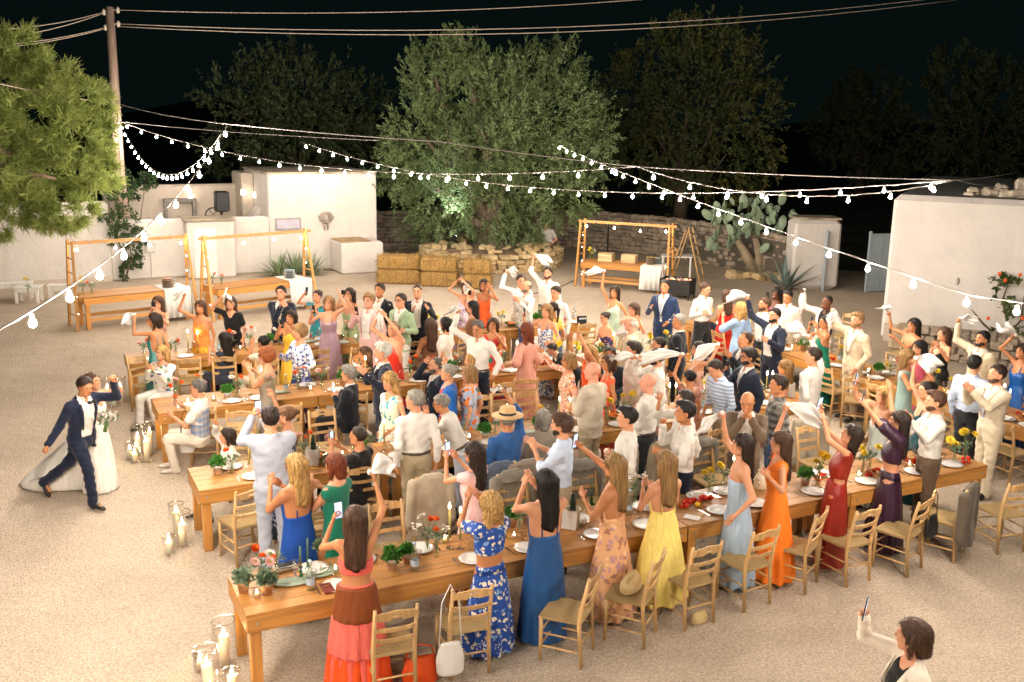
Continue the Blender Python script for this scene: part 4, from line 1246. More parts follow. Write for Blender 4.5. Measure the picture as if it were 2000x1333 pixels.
# ================================================================ CANDLE LANTERNS
gl = glass('lantern_glass', (1, 1, 1), .05, .02, .60)
rim_m = glass('lantern_rim', (1, .95, .88), .55, .15, .3)
wax = M('ivory_wax', (.82, .74, .58), rough=.5, var=.03)
wp_ = wax.node_tree.nodes['Principled BSDF']; wp_.inputs['Subsurface Weight'].default_value = .8; wp_.inputs['Subsurface Radius'].default_value = (1.0, .55, .25); wp_.inputs['Subsurface Scale'].default_value = .05
flame_m = E('flame_glow', (1.0, .70, .34), FLAME)
fm = MB(); fm.lathe([(.003, 0), (.009, .012), (.010, .022), (.006, .042), (.0005, .062)], 7); flame_mesh = fm.mesh('flame', flame_m, True)
_lc = {}
def lantern(p, r, h, cr, ch, label):
    t = thing('candle_lantern', label, 'candle lantern', p, 0, 'glass candle lanterns on the ground')
    mb = MB(); mb.lathe([(.001, .010), (r * .98, .004), (r, .01), (r, h), (r - .005, h + .002), (r - .006, h - .004)], 24, cap=False); part('glass_cylinder', mb, gl, t, True)
    mb = MB(); mb.tube([(r * math.cos(i * .2618), r * math.sin(i * .2618), h) for i in range(25)], .005, 5, False); part('glass_rim', mb, rim_m, t, True)
    mb = MB(); mb.lathe([(cr, .016), (cr, ch), (cr * .85, ch + .004), (cr * .4, ch - .012), (.001, ch - .014)], 16); cd = part('candle', mb, wax, t, True)
    mb = MB(); mb.tube([(0, 0, ch - .014), (.002, 0, ch + .012)], .002, 4); part('wick', mb, M('black_plastic', (.01, .01, .01)), cd)
    link('flame', flame_mesh, cd, (0, 0, ch + .006), scale=(1.25, 1.25, 1.15))
LAN = [((200, 797), .085, .26, .035, .12), ((212, 788), .09, .42, .037, .26), ((224, 795), .085, .34, .036, .23), ((237, 789), .095, .46, .038, .30),
       ((255, 897), .07, .25, .035, .14), ((264, 903), .08, .20, .036, .13), ((271, 889), .095, .44, .038, .27), ((288, 901), .10, .40, .040, .30), ((295, 888), .09, .48, .038, .34),
       ((331, 1083), .07, .22, .036, .15), ((358, 1066), .10, .42, .042, .27), ((347, 1046), .085, .40, .040, .30),
       ((407, 1362), .105, .46, .045, .31), ((440, 1300), .105, .45, .045, .30), ((455, 1362), .07, .26, .042, .21), ((428, 1388), .075, .22, .042, .14), ((392, 1310), .06, .16, .03, .1)]
nmz = ['by the back row end', 'by the third row end', 'by the second row end', 'at the front table corner']
for i, ((u, v), r, h, cr, ch) in enumerate(LAN):
    k = 0 if i < 4 else 1 if i < 9 else 2 if i < 12 else 3
    sz = 'tall' if h > .38 else 'short' if h < .27 else 'middling'
    lantern(G(u, v), r, h, cr, ch, '%s glass candle lantern %s, %s in its cluster' % (sz, nmz[k], ['first from the left', 'second from the left', 'third from the left', 'fourth from the left', 'fifth from the left'][[0, 1, 2, 3, 0, 1, 2, 3, 4, 0, 2, 1, 1, 3, 4, 2, 0][i]]))
# ================================================================ PEOPLE: engine
def surfnet(v, o, h):
    """surface of v < 0 on a regular grid, as quads with one vertex in each crossed cell"""
    s = v < 0
    nx, ny, nz = v.shape
    c = [(i, j, k) for i in (0, 1) for j in (0, 1) for k in (0, 1)]
    cnt = np.zeros((nx - 1, ny - 1, nz - 1), np.int8)
    for i, j, k in c: cnt += s[i:nx - 1 + i, j:ny - 1 + j, k:nz - 1 + k]
    act = np.argwhere((cnt > 0) & (cnt < 8))
    if not len(act): return np.zeros((0, 3)), np.zeros((0, 4), np.int32)
    idx = -np.ones(cnt.shape, np.int32); idx[tuple(act.T)] = np.arange(len(act))
    cv = np.stack([v[act[:, 0] + i, act[:, 1] + j, act[:, 2] + k] for i, j, k in c], 1)
    C = np.array(c, float)
    acc = np.zeros((len(act), 3)); num = np.zeros((len(act), 1))
    for a in range(8):
        for b in range(a + 1, 8):
            if abs(C[a] - C[b]).sum() == 1:
                va, vb = cv[:, a], cv[:, b]
                m = (va < 0) != (vb < 0)
                t = np.where(m, va / np.where(m, va - vb, 1), 0)[:, None]
                acc += np.where(m[:, None], C[a] + (C[b] - C[a]) * t, 0); num += m[:, None]
    V = (act + acc / num) * h + o
    Q = []
    for ax in range(3):
        sl0 = [slice(1, -1)] * 3; sl1 = [slice(1, -1)] * 3
        sl0[ax] = slice(0, -1); sl1[ax] = slice(1, None)
        A, B = s[tuple(sl0)], s[tuple(sl1)]
        e = np.argwhere(A != B)
        if not len(e): continue
        sg = A[tuple(e.T)]
        off = [1, 1, 1]; off[ax] = 0
        e = e + off
        u, w = (ax + 1) % 3, (ax + 2) % 3
        def ci(du, dw):
            q = e.copy(); q[:, u] -= du; q[:, w] -= dw
            return idx[tuple(q.T)]
        q = np.stack([ci(1, 1), ci(0, 1), ci(0, 0), ci(1, 0)], 1)
        q[~sg] = q[~sg][:, ::-1]
        Q.append(q)
    Q = np.concatenate(Q) if Q else np.zeros((0, 4), np.int32)
    return V, Q[(Q >= 0).all(1)]
class Fld:
    def __init__(s, lo, hi, h):
        s.o = np.asarray(lo, float); s.h = h
        n = np.ceil((np.asarray(hi, float) - s.o) / h).astype(int) + 2
        s.v = np.full(n, .15, np.float32)
        s.ax = [s.o[i] + h * np.arange(n[i]) for i in range(3)]
    def _box(s, lo, hi):
        r = []
        for i in range(3):
            a = max(0, int((lo[i] - s.o[i]) / s.h)); b = min(s.v.shape[i], int((hi[i] - s.o[i]) / s.h) + 2)
            if b <= a: return None
            r.append(slice(a, b))
        return tuple(r)
    def _xyz(s, bx):
        return s.ax[0][bx[0]][:, None, None], s.ax[1][bx[1]][None, :, None], s.ax[2][bx[2]][None, None, :]
    def _put(s, bx, d, k):
        a = s.v[bx]
        if k > 0:
            m = np.maximum(k - np.abs(a - d), 0)
            s.v[bx] = np.minimum(a, d) - m * m / (4 * k)
        else: s.v[bx] = np.minimum(a, d)
    def cone(s, a, b, r1, r2, k=.03, sub=False):
        a = np.asarray(a, float); b = np.asarray(b, float)
        R = max(r1, r2) + k + .03
        bx = s._box(np.minimum(a, b) - R, np.maximum(a, b) + R)
        if bx is None: return
        X, Y, Z = s._xyz(bx)
        d = b - a; L2 = max(1e-9, d @ d)
        t = np.clip(((X - a[0]) * d[0] + (Y - a[1]) * d[1] + (Z - a[2]) * d[2]) / L2, 0, 1)
        D = np.sqrt((X - a[0] - t * d[0]) ** 2 + (Y - a[1] - t * d[1]) ** 2 + (Z - a[2] - t * d[2]) ** 2) - (r1 + (r2 - r1) * t)
        if sub: s.v[bx] = np.maximum(s.v[bx], -D)
        else: s._put(bx, D, k)
    def ell(s, c, r, k=.02, sub=False, M3=None):
        c = np.asarray(c, float); r = np.asarray(r, float)
        R = r.max() + k + .03
        bx = s._box(c - R, c + R)
        if bx is None: return
        X, Y, Z = s._xyz(bx)
        x, y, z = X - c[0], Y - c[1], Z - c[2]
        if M3 is not None: x, y, z = [M3[0, i] * x + M3[1, i] * y + M3[2, i] * z for i in range(3)]
        q = np.sqrt((x / r[0]) ** 2 + (y / r[1]) ** 2 + (z / r[2]) ** 2)
        D = (q - 1) * r.min()
        if sub: s.v[bx] = np.maximum(s.v[bx], -D)
        else: s._put(bx, D, k)
    def loft(s, O, Rm, tab, k=.02, fold=None, cut=None):
        """elliptic sections along z of a frame; tab rows: z, half width, half depth, y shift"""
        tab = np.asarray(tab, float); O = np.asarray(O, float)
        am = tab[:, 1].max() * 1.25 + k; bmx = tab[:, 2].max() * 1.25 + np.abs(tab[:, 3]).max() + k
        cs = np.array([[x, y, z] for x in (-am, am) for y in (-bmx, bmx) for z in (tab[0, 0] - .03, tab[-1, 0] + .03)]) @ Rm.T + O
        bx = s._box(cs.min(0), cs.max(0))
        if bx is None: return
        X, Y, Z = s._xyz(bx)
        x, y, z = X - O[0], Y - O[1], Z - O[2]
        qx, qy, qz = [Rm[0, i] * x + Rm[1, i] * y + Rm[2, i] * z for i in range(3)]
        shp = np.broadcast_shapes(qx.shape, qy.shape, qz.shape)
        qx, qy, qz = np.broadcast_to(qx, shp), np.broadcast_to(qy, shp), np.broadcast_to(qz, shp)
        a = np.interp(qz, tab[:, 0], tab[:, 1]); b = np.interp(qz, tab[:, 0], tab[:, 2]); cy = np.interp(qz, tab[:, 0], tab[:, 3])
        yy_ = qy - cy
        if fold is not None:
            n, amp, z0, z1, ph = fold
            f = np.clip((qz - z0) / (z1 - z0), 0, 1)
            an = np.arctan2(yy_ / b, qx / a)
            g = 1 + amp * f * (np.sin(an * n + ph) + .5 * np.sin(an * (n * .6 + 2) + 1.7 * ph))
            a = a * g; b = b * g
        D = (np.sqrt((qx / a) ** 2 + (yy_ / b) ** 2) - 1) * np.minimum(a, b)
        D = np.maximum(D, np.maximum(tab[0, 0] - qz, qz - tab[-1, 0]))
        if cut is not None: D = np.maximum(D, cut(qx, qy, qz))
        s._put(bx, D, k)
    def mesh(s, name, mats, smooth=True, relax=1):
        V, Q = surfnet(s.v, s.o, s.h)
        return mk(name, V, [Q], mats, smooth)
# ---- head templates (face towards -Y, centre at the middle of the head)
def head_template(h):
    f = Fld((-.11, -.15, -.19), (.11, .15, .15), h)
    f.ell((0, .014, .028), (.076, .097, .088), 0)
    f.ell((0, -.030, -.026), (.061, .064, .080), .03)
    f.cone((-.022, -.062, -.088), (.022, -.062, -.088), .022, .022, .03)
    f.cone((-.045, -.01, -.07), (.045, -.01, -.07), .024, .024, .03)
    f.cone((0, -.088, .020), (0, -.108, -.016), .007, .013, .012)
    f.cone((-.034, -.081, .036), (.034, -.081, .036), .010, .010, .012)
    f.ell((-.031, -.092, .014), (.019, .0155, .0125), sub=True); f.ell((.031, -.092, .014), (.019, .0155, .0125), sub=True)
    f.cone((-.021, -.088, -.049), (.021, -.088, -.049), .009, .009, .008)
    f.ell((-.079, .010, -.008), (.010, .019, .030), .006); f.ell((.079, .010, -.008), (.010, .019, .030), .006)
    f.cone((0, .012, -.07), (0, .020, -.20), .052, .052, .03)
    return surfnet(f.v, f.o, f.h)
def face_bits(female):
    """eyes, brows, lips as small raised pieces: returns verts, quads, material index"""
    V = []; F = []; Mi = []
    def patch(c, rx, rz, ry, mi, n=8):
        b = len(V)
        V.append((c[0], c[1] - ry, c[2]))
        for k in range(n):
            g = 2 * math.pi * k / n; V.append((c[0] + rx * math.cos(g), c[1], c[2] + rz * math.sin(g)))
        for k in range(n): F.append((b, b + 1 + (k + 1) % n, b + 1 + k)); Mi.append(mi)
    for s in (-1, 1):
        patch((s * .031, -.0770, .014), .0165, .0092, .0050, 3)
        patch((s * .031, -.0800, .0135), .0118, .0052, .0035, 2)
        patch((s * .031, -.0822, .0138), .0062, .0058, .0025, 3)
        patch((s * .032, -.0885, .034), .0185, .0046, .0055, 4)
    patch((0, -.0945, -.046), .0215, .0060, .0045, 1)
    patch((0, -.0945, -.054), .0195, .0062, .0050, 1)
    patch((0, -.0980, -.0498), .0165, .0040, .0022, 2)
    return np.array(V), np.array(F), np.array(Mi)
HEAD = {False: head_template(.0125), True: head_template(.0096)}
FV, FF, FM = face_bits(True)
FVF = FV.copy(); _c = np.repeat([0], 1); FVF[:, 2] = FV[:, 2]
for _s in (-1, 1):
    for _m, _cx, _cz, _kx, _kz in ((np.abs(FV[:, 0] - _s * .031) < .022, _s * .031, .018, 1.25, 1.35),):
        _k = _m & (FV[:, 2] > -.01); FVF[_k, 0] = _cx + (FV[_k, 0] - _cx) * _kx; FVF[_k, 2] = _cz + (FV[_k, 2] - _cz) * _kz; FVF[_k, 1] -= .003
_k = FV[:, 2] < -.03; FVF[_k, 0] *= 1.2; FVF[_k, 2] = -.05 + (FV[_k, 2] + .05) * 1.4; FVF[_k, 1] -= .002
# ---- hand templates: palm from the wrist along +Z, fingers beyond, palm facing -Y, thumb towards +X
def hand_template(curl, spread=.12):
    mb = MB()
    mb.tube([(0, 0, -.01), (0, 0, .02), (0, 0, .055), (0, .0, .085)], [.024, .031, .036, .030], 8)
    V = [Vector((v[0], v[1] * .52, v[2])) for v in mb.v]; F = list(mb.f)
    for i, (x, L) in enumerate(((.028, .068), (.010, .078), (-.009, .072), (-.027, .056))):
        a = (x / .028) * spread
        p = Vector((x, 0, .080)); d = Vector((math.sin(a), 0, math.cos(a))); pts = [p - d * .01, p]
        bend = 0
        for j, f in enumerate((.45, .32, .25)):
            bend += curl * (.75 + .25 * j)
            dd = (d * math.cos(bend) + Vector((0, -1, 0)) * math.sin(bend)).normalized()
            p = p + dd * L * f; pts.append(p)
        m2 = MB(); m2.tube(pts, [.0095, .0095, .0085, .0078, .0055], 5)
        b = len(V); V += [Vector(v) for v in m2.v]; F += [tuple(b + q for q in f) for f in m2.f]
    m2 = MB(); c = min(1, curl)
    m2.tube([(.022, 0, .018), (.042, -.010 * c, .042), (.050 - .02 * c, -.014 - .022 * c, .066), (.050 - .034 * c, -.016 - .030 * c, .082)], [.014, .012, .010, .006], 5)
    b = len(V); V += [Vector(v) for v in m2.v]; F += [tuple(b + q for q in f) for f in m2.f]
    return np.array([tuple(v) for v in V]), F
HANDS = {'open': hand_template(.10), 'relax': hand_template(.38, .06), 'grip': hand_template(1.05, .03), 'fist': hand_template(1.3, .0)}
def tri_quads(F):
    out3 = []; out4 = []
    for f in F:
        if len(f) == 4: out4.append(f)
        elif len(f) == 3: out3.append(f)
        else:
            for i in range(1, len(f) - 1): out3.append((f[0], f[i], f[i + 1]))
    return np.array(out4).reshape(-1, 4), np.array(out3).reshape(-1, 3)
# ---- hair templates
def hair_mesh(style, h=.0115):
    f = Fld((-.17, -.17, -.52), (.17, .24, .22), h)
    cap = lambda g: f.ell((0, .016, .032), (.079 + g, .100 + g, .090 + g), 0)
    def facecut(zt=.055, w=.064, y=-.02):
        X, Y, Z = f._xyz((slice(None),) * 3)
        # clear the face: in front of y, below the hairline
        ln = zt - .9 * (np.abs(X) / .075) ** 3 * .06
        f.v = np.maximum(f.v, np.minimum(np.minimum(-(Y - y - .35 * np.maximum(np.abs(X) - .045, 0)), (ln - Z) + 0 * X), .5) .astype(np.float32) * 1.0)
    def below(z, yfront=None):
        X, Y, Z = f._xyz((slice(None),) * 3)
        f.v = np.maximum(f.v, (z - Z + 0 * X + 0 * Y).astype(np.float32))
    if style in ('short', 'short_full', 'buzz', 'receding', 'ring', 'quiff'):
        g = {'short': .013, 'short_full': .022, 'buzz': .005, 'receding': .009, 'ring': .008, 'quiff': .012}[style]
        cap(g)
        if style == 'quiff': f.ell((0, -.05, .115), (.055, .05, .028), .03)
        if style == 'short_full': f.ell((.02, -.04, .105), (.07, .06, .035), .03)
        facecut(.090 if style != 'receding' else .108, y=-.004 if style != 'receding' else .012)
        for q in (-1, 1): f.ell((q * .088, .0, -.020), (.040, .030, .042), sub=True)
        X, Y, Z = f._xyz((slice(None),) * 3)
        f.v = np.maximum(f.v, (-.075 + .35 * np.maximum(.03 - Y, 0) * 1.6 - Z + 0 * X).astype(np.float32))
        if style == 'ring': f.v = np.maximum(f.v, (Z - .045 - .0 * X + 0 * Y).astype(np.float32))
    elif style == 'bob':
        cap(.018); f.cone((-.075, .02, .03), (-.083, .0, -.10), .038, .030, .03); f.cone((.075, .02, .03), (.083, .0, -.10), .038, .030, .03); f.cone((0, .07, .03), (0, .085, -.10), .07, .062, .03)
        facecut(.076, y=-.012); below(-.135)
    elif style in ('long', 'wavy'):
        cap(.016); L = -.40 if style == 'long' else -.36
        f.cone((-.07, .03, .03), (-.075, .035, -.12), .036, .034, .03); f.cone((.07, .03, .03), (.075, .035, -.12), .036, .034, .03)
        f.cone((-.045, .07, .03), (-.062, .10, L), .055, .035, .03); f.cone((.045, .07, .03), (.062, .10, L), .055, .035, .03); f.cone((0, .08, .03), (0, .115, L - .02), .05, .04, .03)
        facecut(.077, y=-.012)
    elif style == 'curly':
        cap(.034); f.ell((0, .04, .0), (.108, .10, .10), .03); facecut(.072, y=-.03); below(-.11)
    elif style == 'curlylong':
        cap(.028); f.ell((0, .05, -.06), (.115, .09, .13), .04); f.cone((-.07, .05, -.1), (-.08, .07, -.22), .05, .035, .03); f.cone((.07, .05, -.1), (.08, .07, -.22), .05, .035, .03); facecut(.072, y=-.022)
    elif style == 'updo':
        cap(.012); facecut(.080, y=-.012); below(-.06); [f.ell((q * .088, .0, -.020), (.034, .026, .038), sub=True) for q in (-1, 1)]; f.ell((0, .125, .055), (.045, .04, .045), .015)
    elif style == 'pony':
        cap(.011); facecut(.080, y=-.012); below(-.06); [f.ell((q * .088, .0, -.020), (.034, .026, .038), sub=True) for q in (-1, 1)]; f.cone((0, .10, .04), (0, .15, -.02), .03, .03, .02); f.cone((0, .15, -.02), (0, .13, -.26), .032, .016, .02)
    elif style == 'beard':
        f.ell((0, -.030, -.026), (.0630, .0665, .0825), 0); f.cone((-.022, -.063, -.089), (.022, -.063, -.089), .0245, .0245, .03); f.cone((-.045, -.01, -.07), (.045, -.01, -.07), .0265, .0265, .03)
        X, Y, Z = f._xyz((slice(None),) * 3)
        f.v = np.maximum(f.v, (Z + .028 + .50 * np.maximum(.060 - np.abs(X), 0) + 0 * Y).astype(np.float32))
        f.v = np.maximum(f.v, (Y - .012 + 0 * X + 0 * Z).astype(np.float32))
        f.cone((-.017, -.098, -.050), (.017, -.098, -.050), .010, .010, sub=True)
        f.cone((-.020, -.0955, -.036), (.020, -.0955, -.036), .005, .005, .004)
    # strand relief
    X, Y, Z = f._xyz((slice(None),) * 3)
    an = np.arctan2(X + 0 * Z, Y - .02 + 0 * Z)
    amp = {'curly': .008, 'curlylong': .009, 'wavy': .005, 'beard': .0008, 'buzz': .0006}.get(style, .0022)
    if style in ('curly', 'curlylong'):
        wv = np.sin(X * 120) * np.sin(Y * 115 + 1) * np.sin(Z * 105 + 2)
    elif style == 'wavy':
        wv = np.sin(an * 11 + 3 * np.sin(Z * 38)) * .7 + .5 * np.sin(an * 23 + Z * 50)
    else:
        wv = np.sin(an * 19 + 2 * np.sin(Z * 14)) * .6 + np.sin(an * 31 + 5 * Z) * .5
    f.v = f.v + (amp * wv).astype(np.float32)
    if style not in ('beard', 'buzz'):
        g3 = nrs.rand(40, 40, 60)
        ii = ((X + .2) / .013 + 0 * Y + 0 * Z) % 38; jj = ((Y + .2) / .013 + 0 * X + 0 * Z) % 38; kk = ((Z + .6) / .028 + 0 * X + 0 * Y) % 58
        f.v = f.v + ((g3[ii.astype(int), jj.astype(int), kk.astype(int)] - .5) * (.007 if 'curly' not in style else .012)).astype(np.float32)
    V, Q = surfnet(f.v, f.o, f.h)
    faces = [Q]
    if style not in ('beard', 'buzz', 'ring'):
        # loose locks lying on and off the surface
        gx, gy, gz = np.gradient(f.v, f.h)
        def smp(A, p):
            i = np.clip(((p - f.o) / f.h + .5).astype(int), 0, np.array(f.v.shape) - 1); return A[i[:, 0], i[:, 1], i[:, 2]]
        n = {'long': 420, 'wavy': 420, 'curlylong': 420, 'curly': 300, 'bob': 320}.get(style, 200)
        p = V[nrs.randint(0, len(V), n)].copy()
        ln = {'long': .030, 'wavy': .026, 'curlylong': .018, 'bob': .018}.get(style, .010)
        w = .0035 * (.6 + nrs.rand(n, 1)); lift = .001 + .006 * nrs.rand(n, 1) ** 2
        rows = []
        sw_ = nrs.randn(n, 3) * (.55 if 'curl' in style else .22)
        for k in range(6):
            g = unit(np.stack([smp(gx, p), smp(gy, p), smp(gz, p)], 1))
            dn = np.array([0, 0, -1.0]) if style in ('long', 'wavy', 'bob', 'curlylong', 'pony') else np.array([0, .9, -.35])
            t = dn + sw_ - g * ((dn + sw_) * g).sum(1, keepdims=True); t = unit(t)
            s_ = unit(np.cross(t, g)); ww = w * (1 - .15 * k)
            rows.append(np.stack([p + g * lift - s_ * ww, p + g * (lift + .0012), p + g * lift + s_ * ww], 1))
            p = p + t * ln * (.8 + .4 * nrs.rand(n, 1)); d = smp(f.v, p)[:, None]; p = p - g * np.clip(d, -.01, .012)
            if 'curl' in style or style == 'wavy': sw_ = -sw_
        A = np.stack(rows, 1)          # n, 6, 3, 3
        b0 = len(V); V = np.concatenate([V, A.reshape(-1, 3)])
        base = b0 + (np.arange(n) * 18)[:, None]
        qs = []
        for k in range(5):
            for c in (0, 1): qs.append(base + np.array([k * 3 + c, k * 3 + c + 1, k * 3 + 4 + c, k * 3 + 3 + c]))
        faces.append(np.stack(qs, 1).reshape(-1, 4))
    return mk('hair' if style != 'beard' else 'beard', V, faces, [None], True)
HAIRM = {}
def hair_data(style):
    if style not in HAIRM: HAIRM[style] = hair_mesh(style)
    return HAIRM[style]
HC = {'black': '#17120f', 'dark': '#2a1d15', 'brown': '#4a3122', 'lbrown': '#6d4c31', 'blond': '#b08a52', 'dblond': '#8f6d43', 'grey': '#8d877d', 'dgrey': '#5b5650', 'white': '#c6c1b8', 'auburn': '#6f331b', 'rust': '#8a4a22'}
def hair_mat(c):
    k = 'hair_' + c
    if k in MATS: return MATS[k]
    return M(k, HC[c], rough=.52, var=.5, vs=34.0, bump=.9, bs=80.0, bd=.012, stretch=(1.4, 1.4, .14), spec=.35)
SK = {'fair': '#c98f6c', 'tan': '#b67a52', 'olive': '#a86f4a', 'brown': '#5f3823', 'pink': '#cd9075'}
def skin_mats(s, hc):
    k = 'skin_' + s
    a = M(k, SK[s], rough=.5, var=.06, vs=9.0, spec=.35)
    if not a.get('sss'):
        a['sss'] = 1
    return [a, M('lips_' + s, tuple(x * f for x, f in zip(lin(SK[s]), (.72, .42, .42))), rough=.45), M('eye_white', (.62, .58, .54), rough=.35), M('iris', (.03, .018, .012), rough=.25), hair_mat(hc)]
def np3(v): return np.array([v[0], v[1], v[2]], float)
def rx(a):
    c, s = math.cos(a), math.sin(a); return np.array([[1, 0, 0], [0, c, -s], [0, s, c]])
def ry(a):
    c, s = math.cos(a), math.sin(a); return np.array([[c, 0, s], [0, 1, 0], [-s, 0, c]])
def rzm(a):
    c, s = math.cos(a), math.sin(a); return np.array([[c, -s, 0], [s, c, 0], [0, 0, 1]])
def ik(S, T, l1, l2, pole):
    d = T - S; L = np.linalg.norm(d)
    mx = (l1 + l2) * .985
    if L > mx: T = S + d / L * mx; d = T - S; L = mx
    if L < abs(l1 - l2) + .02: L = abs(l1 - l2) + .02
    u = d / max(1e-6, np.linalg.norm(d))
    a = (l1 * l1 - l2 * l2 + L * L) / (2 * L); hh = math.sqrt(max(0, l1 * l1 - a * a))
    p = pole - u * (pole @ u); n = np.linalg.norm(p)
    p = p / n if n > 1e-4 else np.array([0, 1.0, 0])
    return S + u * a + p * hh, S + u * L
TORSO = {'m': [(-.11, .150, .095, 0), (0, .166, .112, .005), (.12, .152, .104, 0), (.30, .172, .116, -.004), (.42, .180, .110, .004), (.49, .150, .088, .012), (.54, .080, .066, .018), (.58, .055, .055, .018)],
         'f': [(-.11, .158, .100, 0), (-.02, .176, .116, .010), (.14, .126, .088, 0), (.27, .146, .112, -.016), (.33, .148, .116, -.020), (.42, .146, .092, .0), (.48, .120, .074, .010), (.53, .066, .056, .016), (.57, .047, .047, .016)]}
def tabz(tab, z0, z1, g, n=9, gz=None):
    tab = np.array(tab); zs = np.linspace(z0, z1, n)
    return np.stack([zs, np.interp(zs, tab[:, 0], tab[:, 1]) + g, np.interp(zs, tab[:, 0], tab[:, 2]) + g, np.interp(zs, tab[:, 0], tab[:, 3])], 1)
PEOPLE = []
def person(desc, act, u, v, hz=None, a=90, fit='', hair='short dark', hands=(), seat=False, lean=0, side=0, hy=None, hp=0, sex=None, skin=None, hold='open', ph=None, nap=None, belly=0, walk=None, beard=None, glasses=False, hat=None, base=None, pole=None, cat='person', flip=False, extra=None, group=None):
    """u, v: top of the head in the survey photo; a: facing (0 camera, 90 photo-left, 180 away); hands: photo points"""
    w0 = desc.split()[0]
    sex = sex or ('f' if w0 in ('woman', 'bride', 'girl') else 'm')
    if hz is None: hz = (1.30 if sex == 'm' else 1.25) if seat else (1.77 if sex == 'm' else 1.67)
    s = hz / ((1.335) if seat else 1.755)
    if seat: s = min(1.08, max(.9 if cat == 'person' else .72, s))
    th = -R_(a); RZm = rzm(th)
    hip = np.array([0, 0, (.50 if seat else .92 * s)])
    if walk: hip[2] = walk.get('hip', .86)
    Rt = rx(R_(lean)) @ ry(R_(side))
    T = lambda p: hip + Rt @ (np.array(p, float) * s)
    sw = .185 if sex == 'm' else .156
    neck = T((0, .016, .54))
    Rh = rx(R_(lean) * .55 - R_(hp)) @ ry(R_(side) * .5)
    if hy is not None: Rh = rx(R_(lean) * .3 - R_(hp)) @ rzm(-R_(hy - a))
    hs = s * (1.0 if sex == 'm' else .97)
    hc = neck + (Rt @ np.array([0, .0, .045 * s])) + Rh @ np.array([0, -.022, .125]) * hs
    ztop = hc[2] + .118 * hs
    dz = hz - ztop if (not seat or True) else 0
    # put the top of the head on the surveyed point
    if seat: dz = 0; zt_ = ztop
    else: zt_ = hz if lean < 12 and not walk else ztop; dz = zt_ - ztop if abs(zt_ - ztop) < .09 else 0
    q = G(u, v, ztop + dz)
    off = RZm @ hc
    loc = np.array([q.x - off[0], q.y - off[1], 0.0])
    if dz:
        hip = hip + np.array([0, 0, dz]); neck = T((0, .016, .54)); hc = hc + np.array([0, 0, dz])
    inv = RZm.T
    def tolocal(p): return inv @ (np3(p) - loc)
    # arms
    l1, l2 = .288 * s, (.262 + .085) * s
    SH = {1: T((sw, .015, .462)), -1: T((-sw, .015, .462))}
    tg = {}
    cam0 = tolocal((0, 0, CH))
    def handpt(hh, S):
        hu, hv = hh[0], hh[1]
        r = inv @ np3(ray(hu, hv)); r = r / np.linalg.norm(r)
        if len(hh) > 2 and hh[2] is not None:
            # depth (m) beyond the chest along the view
            c = T((0, 0, .35)); t0 = (c - cam0) @ r; return cam0 + r * (t0 + hh[2])
        t0 = (S - cam0) @ r; c = cam0 + r * t0; dmin = np.linalg.norm(c - S); R = (l1 + l2) * .86
        if dmin >= R: return c
        k = math.sqrt(R * R - dmin * dmin)
        c1, c2 = c + r * k, c - r * k
        best = c1 if c1[1] < c2[1] else c2          # the one further forward
        return c * .35 + best * .65
    hl = [h for h in hands if h is not None]
    if len(hl) == 2:
        P11, P12 = handpt(hl[0], SH[1]), handpt(hl[1], SH[-1]); P21, P22 = handpt(hl[0], SH[-1]), handpt(hl[1], SH[1])
        c1 = np.linalg.norm(P11 - SH[1]) + np.linalg.norm(P12 - SH[-1]); c2 = np.linalg.norm(P21 - SH[-1]) + np.linalg.norm(P22 - SH[1])
        order = [1, -1] if (c1 <= c2) != flip else [-1, 1]
    elif len(hl) == 1:
        d1, d2 = [np.linalg.norm(handpt(hl[0], SH[k]) - SH[k]) for k in (1, -1)]
        order = [1] if (d1 <= d2) != flip else [-1]
    else: order = []
    arms = {}; handw = []
    for k in (1, -1):
        S = SH[k].copy()
        if k in order:
            t = handpt(hl[order.index(k)], S)
            up = (t - S)[2]
            if up > .1: S = S + np.array([-k * .015, 0, .05]) * s * min(1, up / .4)
            pl = np.array([k * .55, .25, -1.0]) if up < .36 * s else np.array([k * 1.0, -.35, -.45])
            if pole is not None: pl = np.array([k * pole[0], pole[1], pole[2]])
        else:
            if seat: t = T((k * .14, -.30, .10)); pl = np.array([k * .5, .6, -.6])
            else: t = S + np.array([k * .06, -.05 - .05 * math.sin(u), -.60 * s]); pl = np.array([k * .3, 1.0, 0])
        El, Hn = ik(S, t, l1, l2, pl)
        dr = (Hn - El) / np.linalg.norm(Hn - El)
        Wr = Hn - dr * .085 * s
        arms[k] = (S, El, Wr, dr)
        if k in order: handw.append((order.index(k), k, Hn))
    # legs
    legs = {}
    for k in (1, -1):
        Hp = hip + np.array([k * .088 * s, 0, -.02 * s])
        if seat:
            Kn = np.array([k * .115, -.43 * s, .50]); An = np.array([k * .12, -.40 * s + (k * .05), .085]); fd = np.array([0, -1, 0])
        elif walk:
            f = walk['feet'][0 if k == walk.get('front', 1) else 1]
            An = tolocal(f); fdir = walk.get('fdir', None)
            Kn, An = ik(Hp, An, .43 * s, .42 * s, np.array([0, -1.0, 0.1])); fd = np.array([0, -1, 0]) if k == walk.get('front', 1) else np.array([0, -.55, -.85])
        else:
            st = .012 * math.sin(u * 3.1 + k)
            Kn = np.array([k * .098 * s, -.015 + st, hip[2] * .53]); An = np.array([k * .105 * s, .02 + st * 4, .085 * s]); fd = np.array([k * .18, -1, 0])
        legs[k] = (Hp, Kn, An, fd / np.linalg.norm(fd))
    dist = loc[1]
    near = dist < 13.2
    vx = .0200 if dist < 10 else .0225 if near else .027 if dist < 17.5 else .031
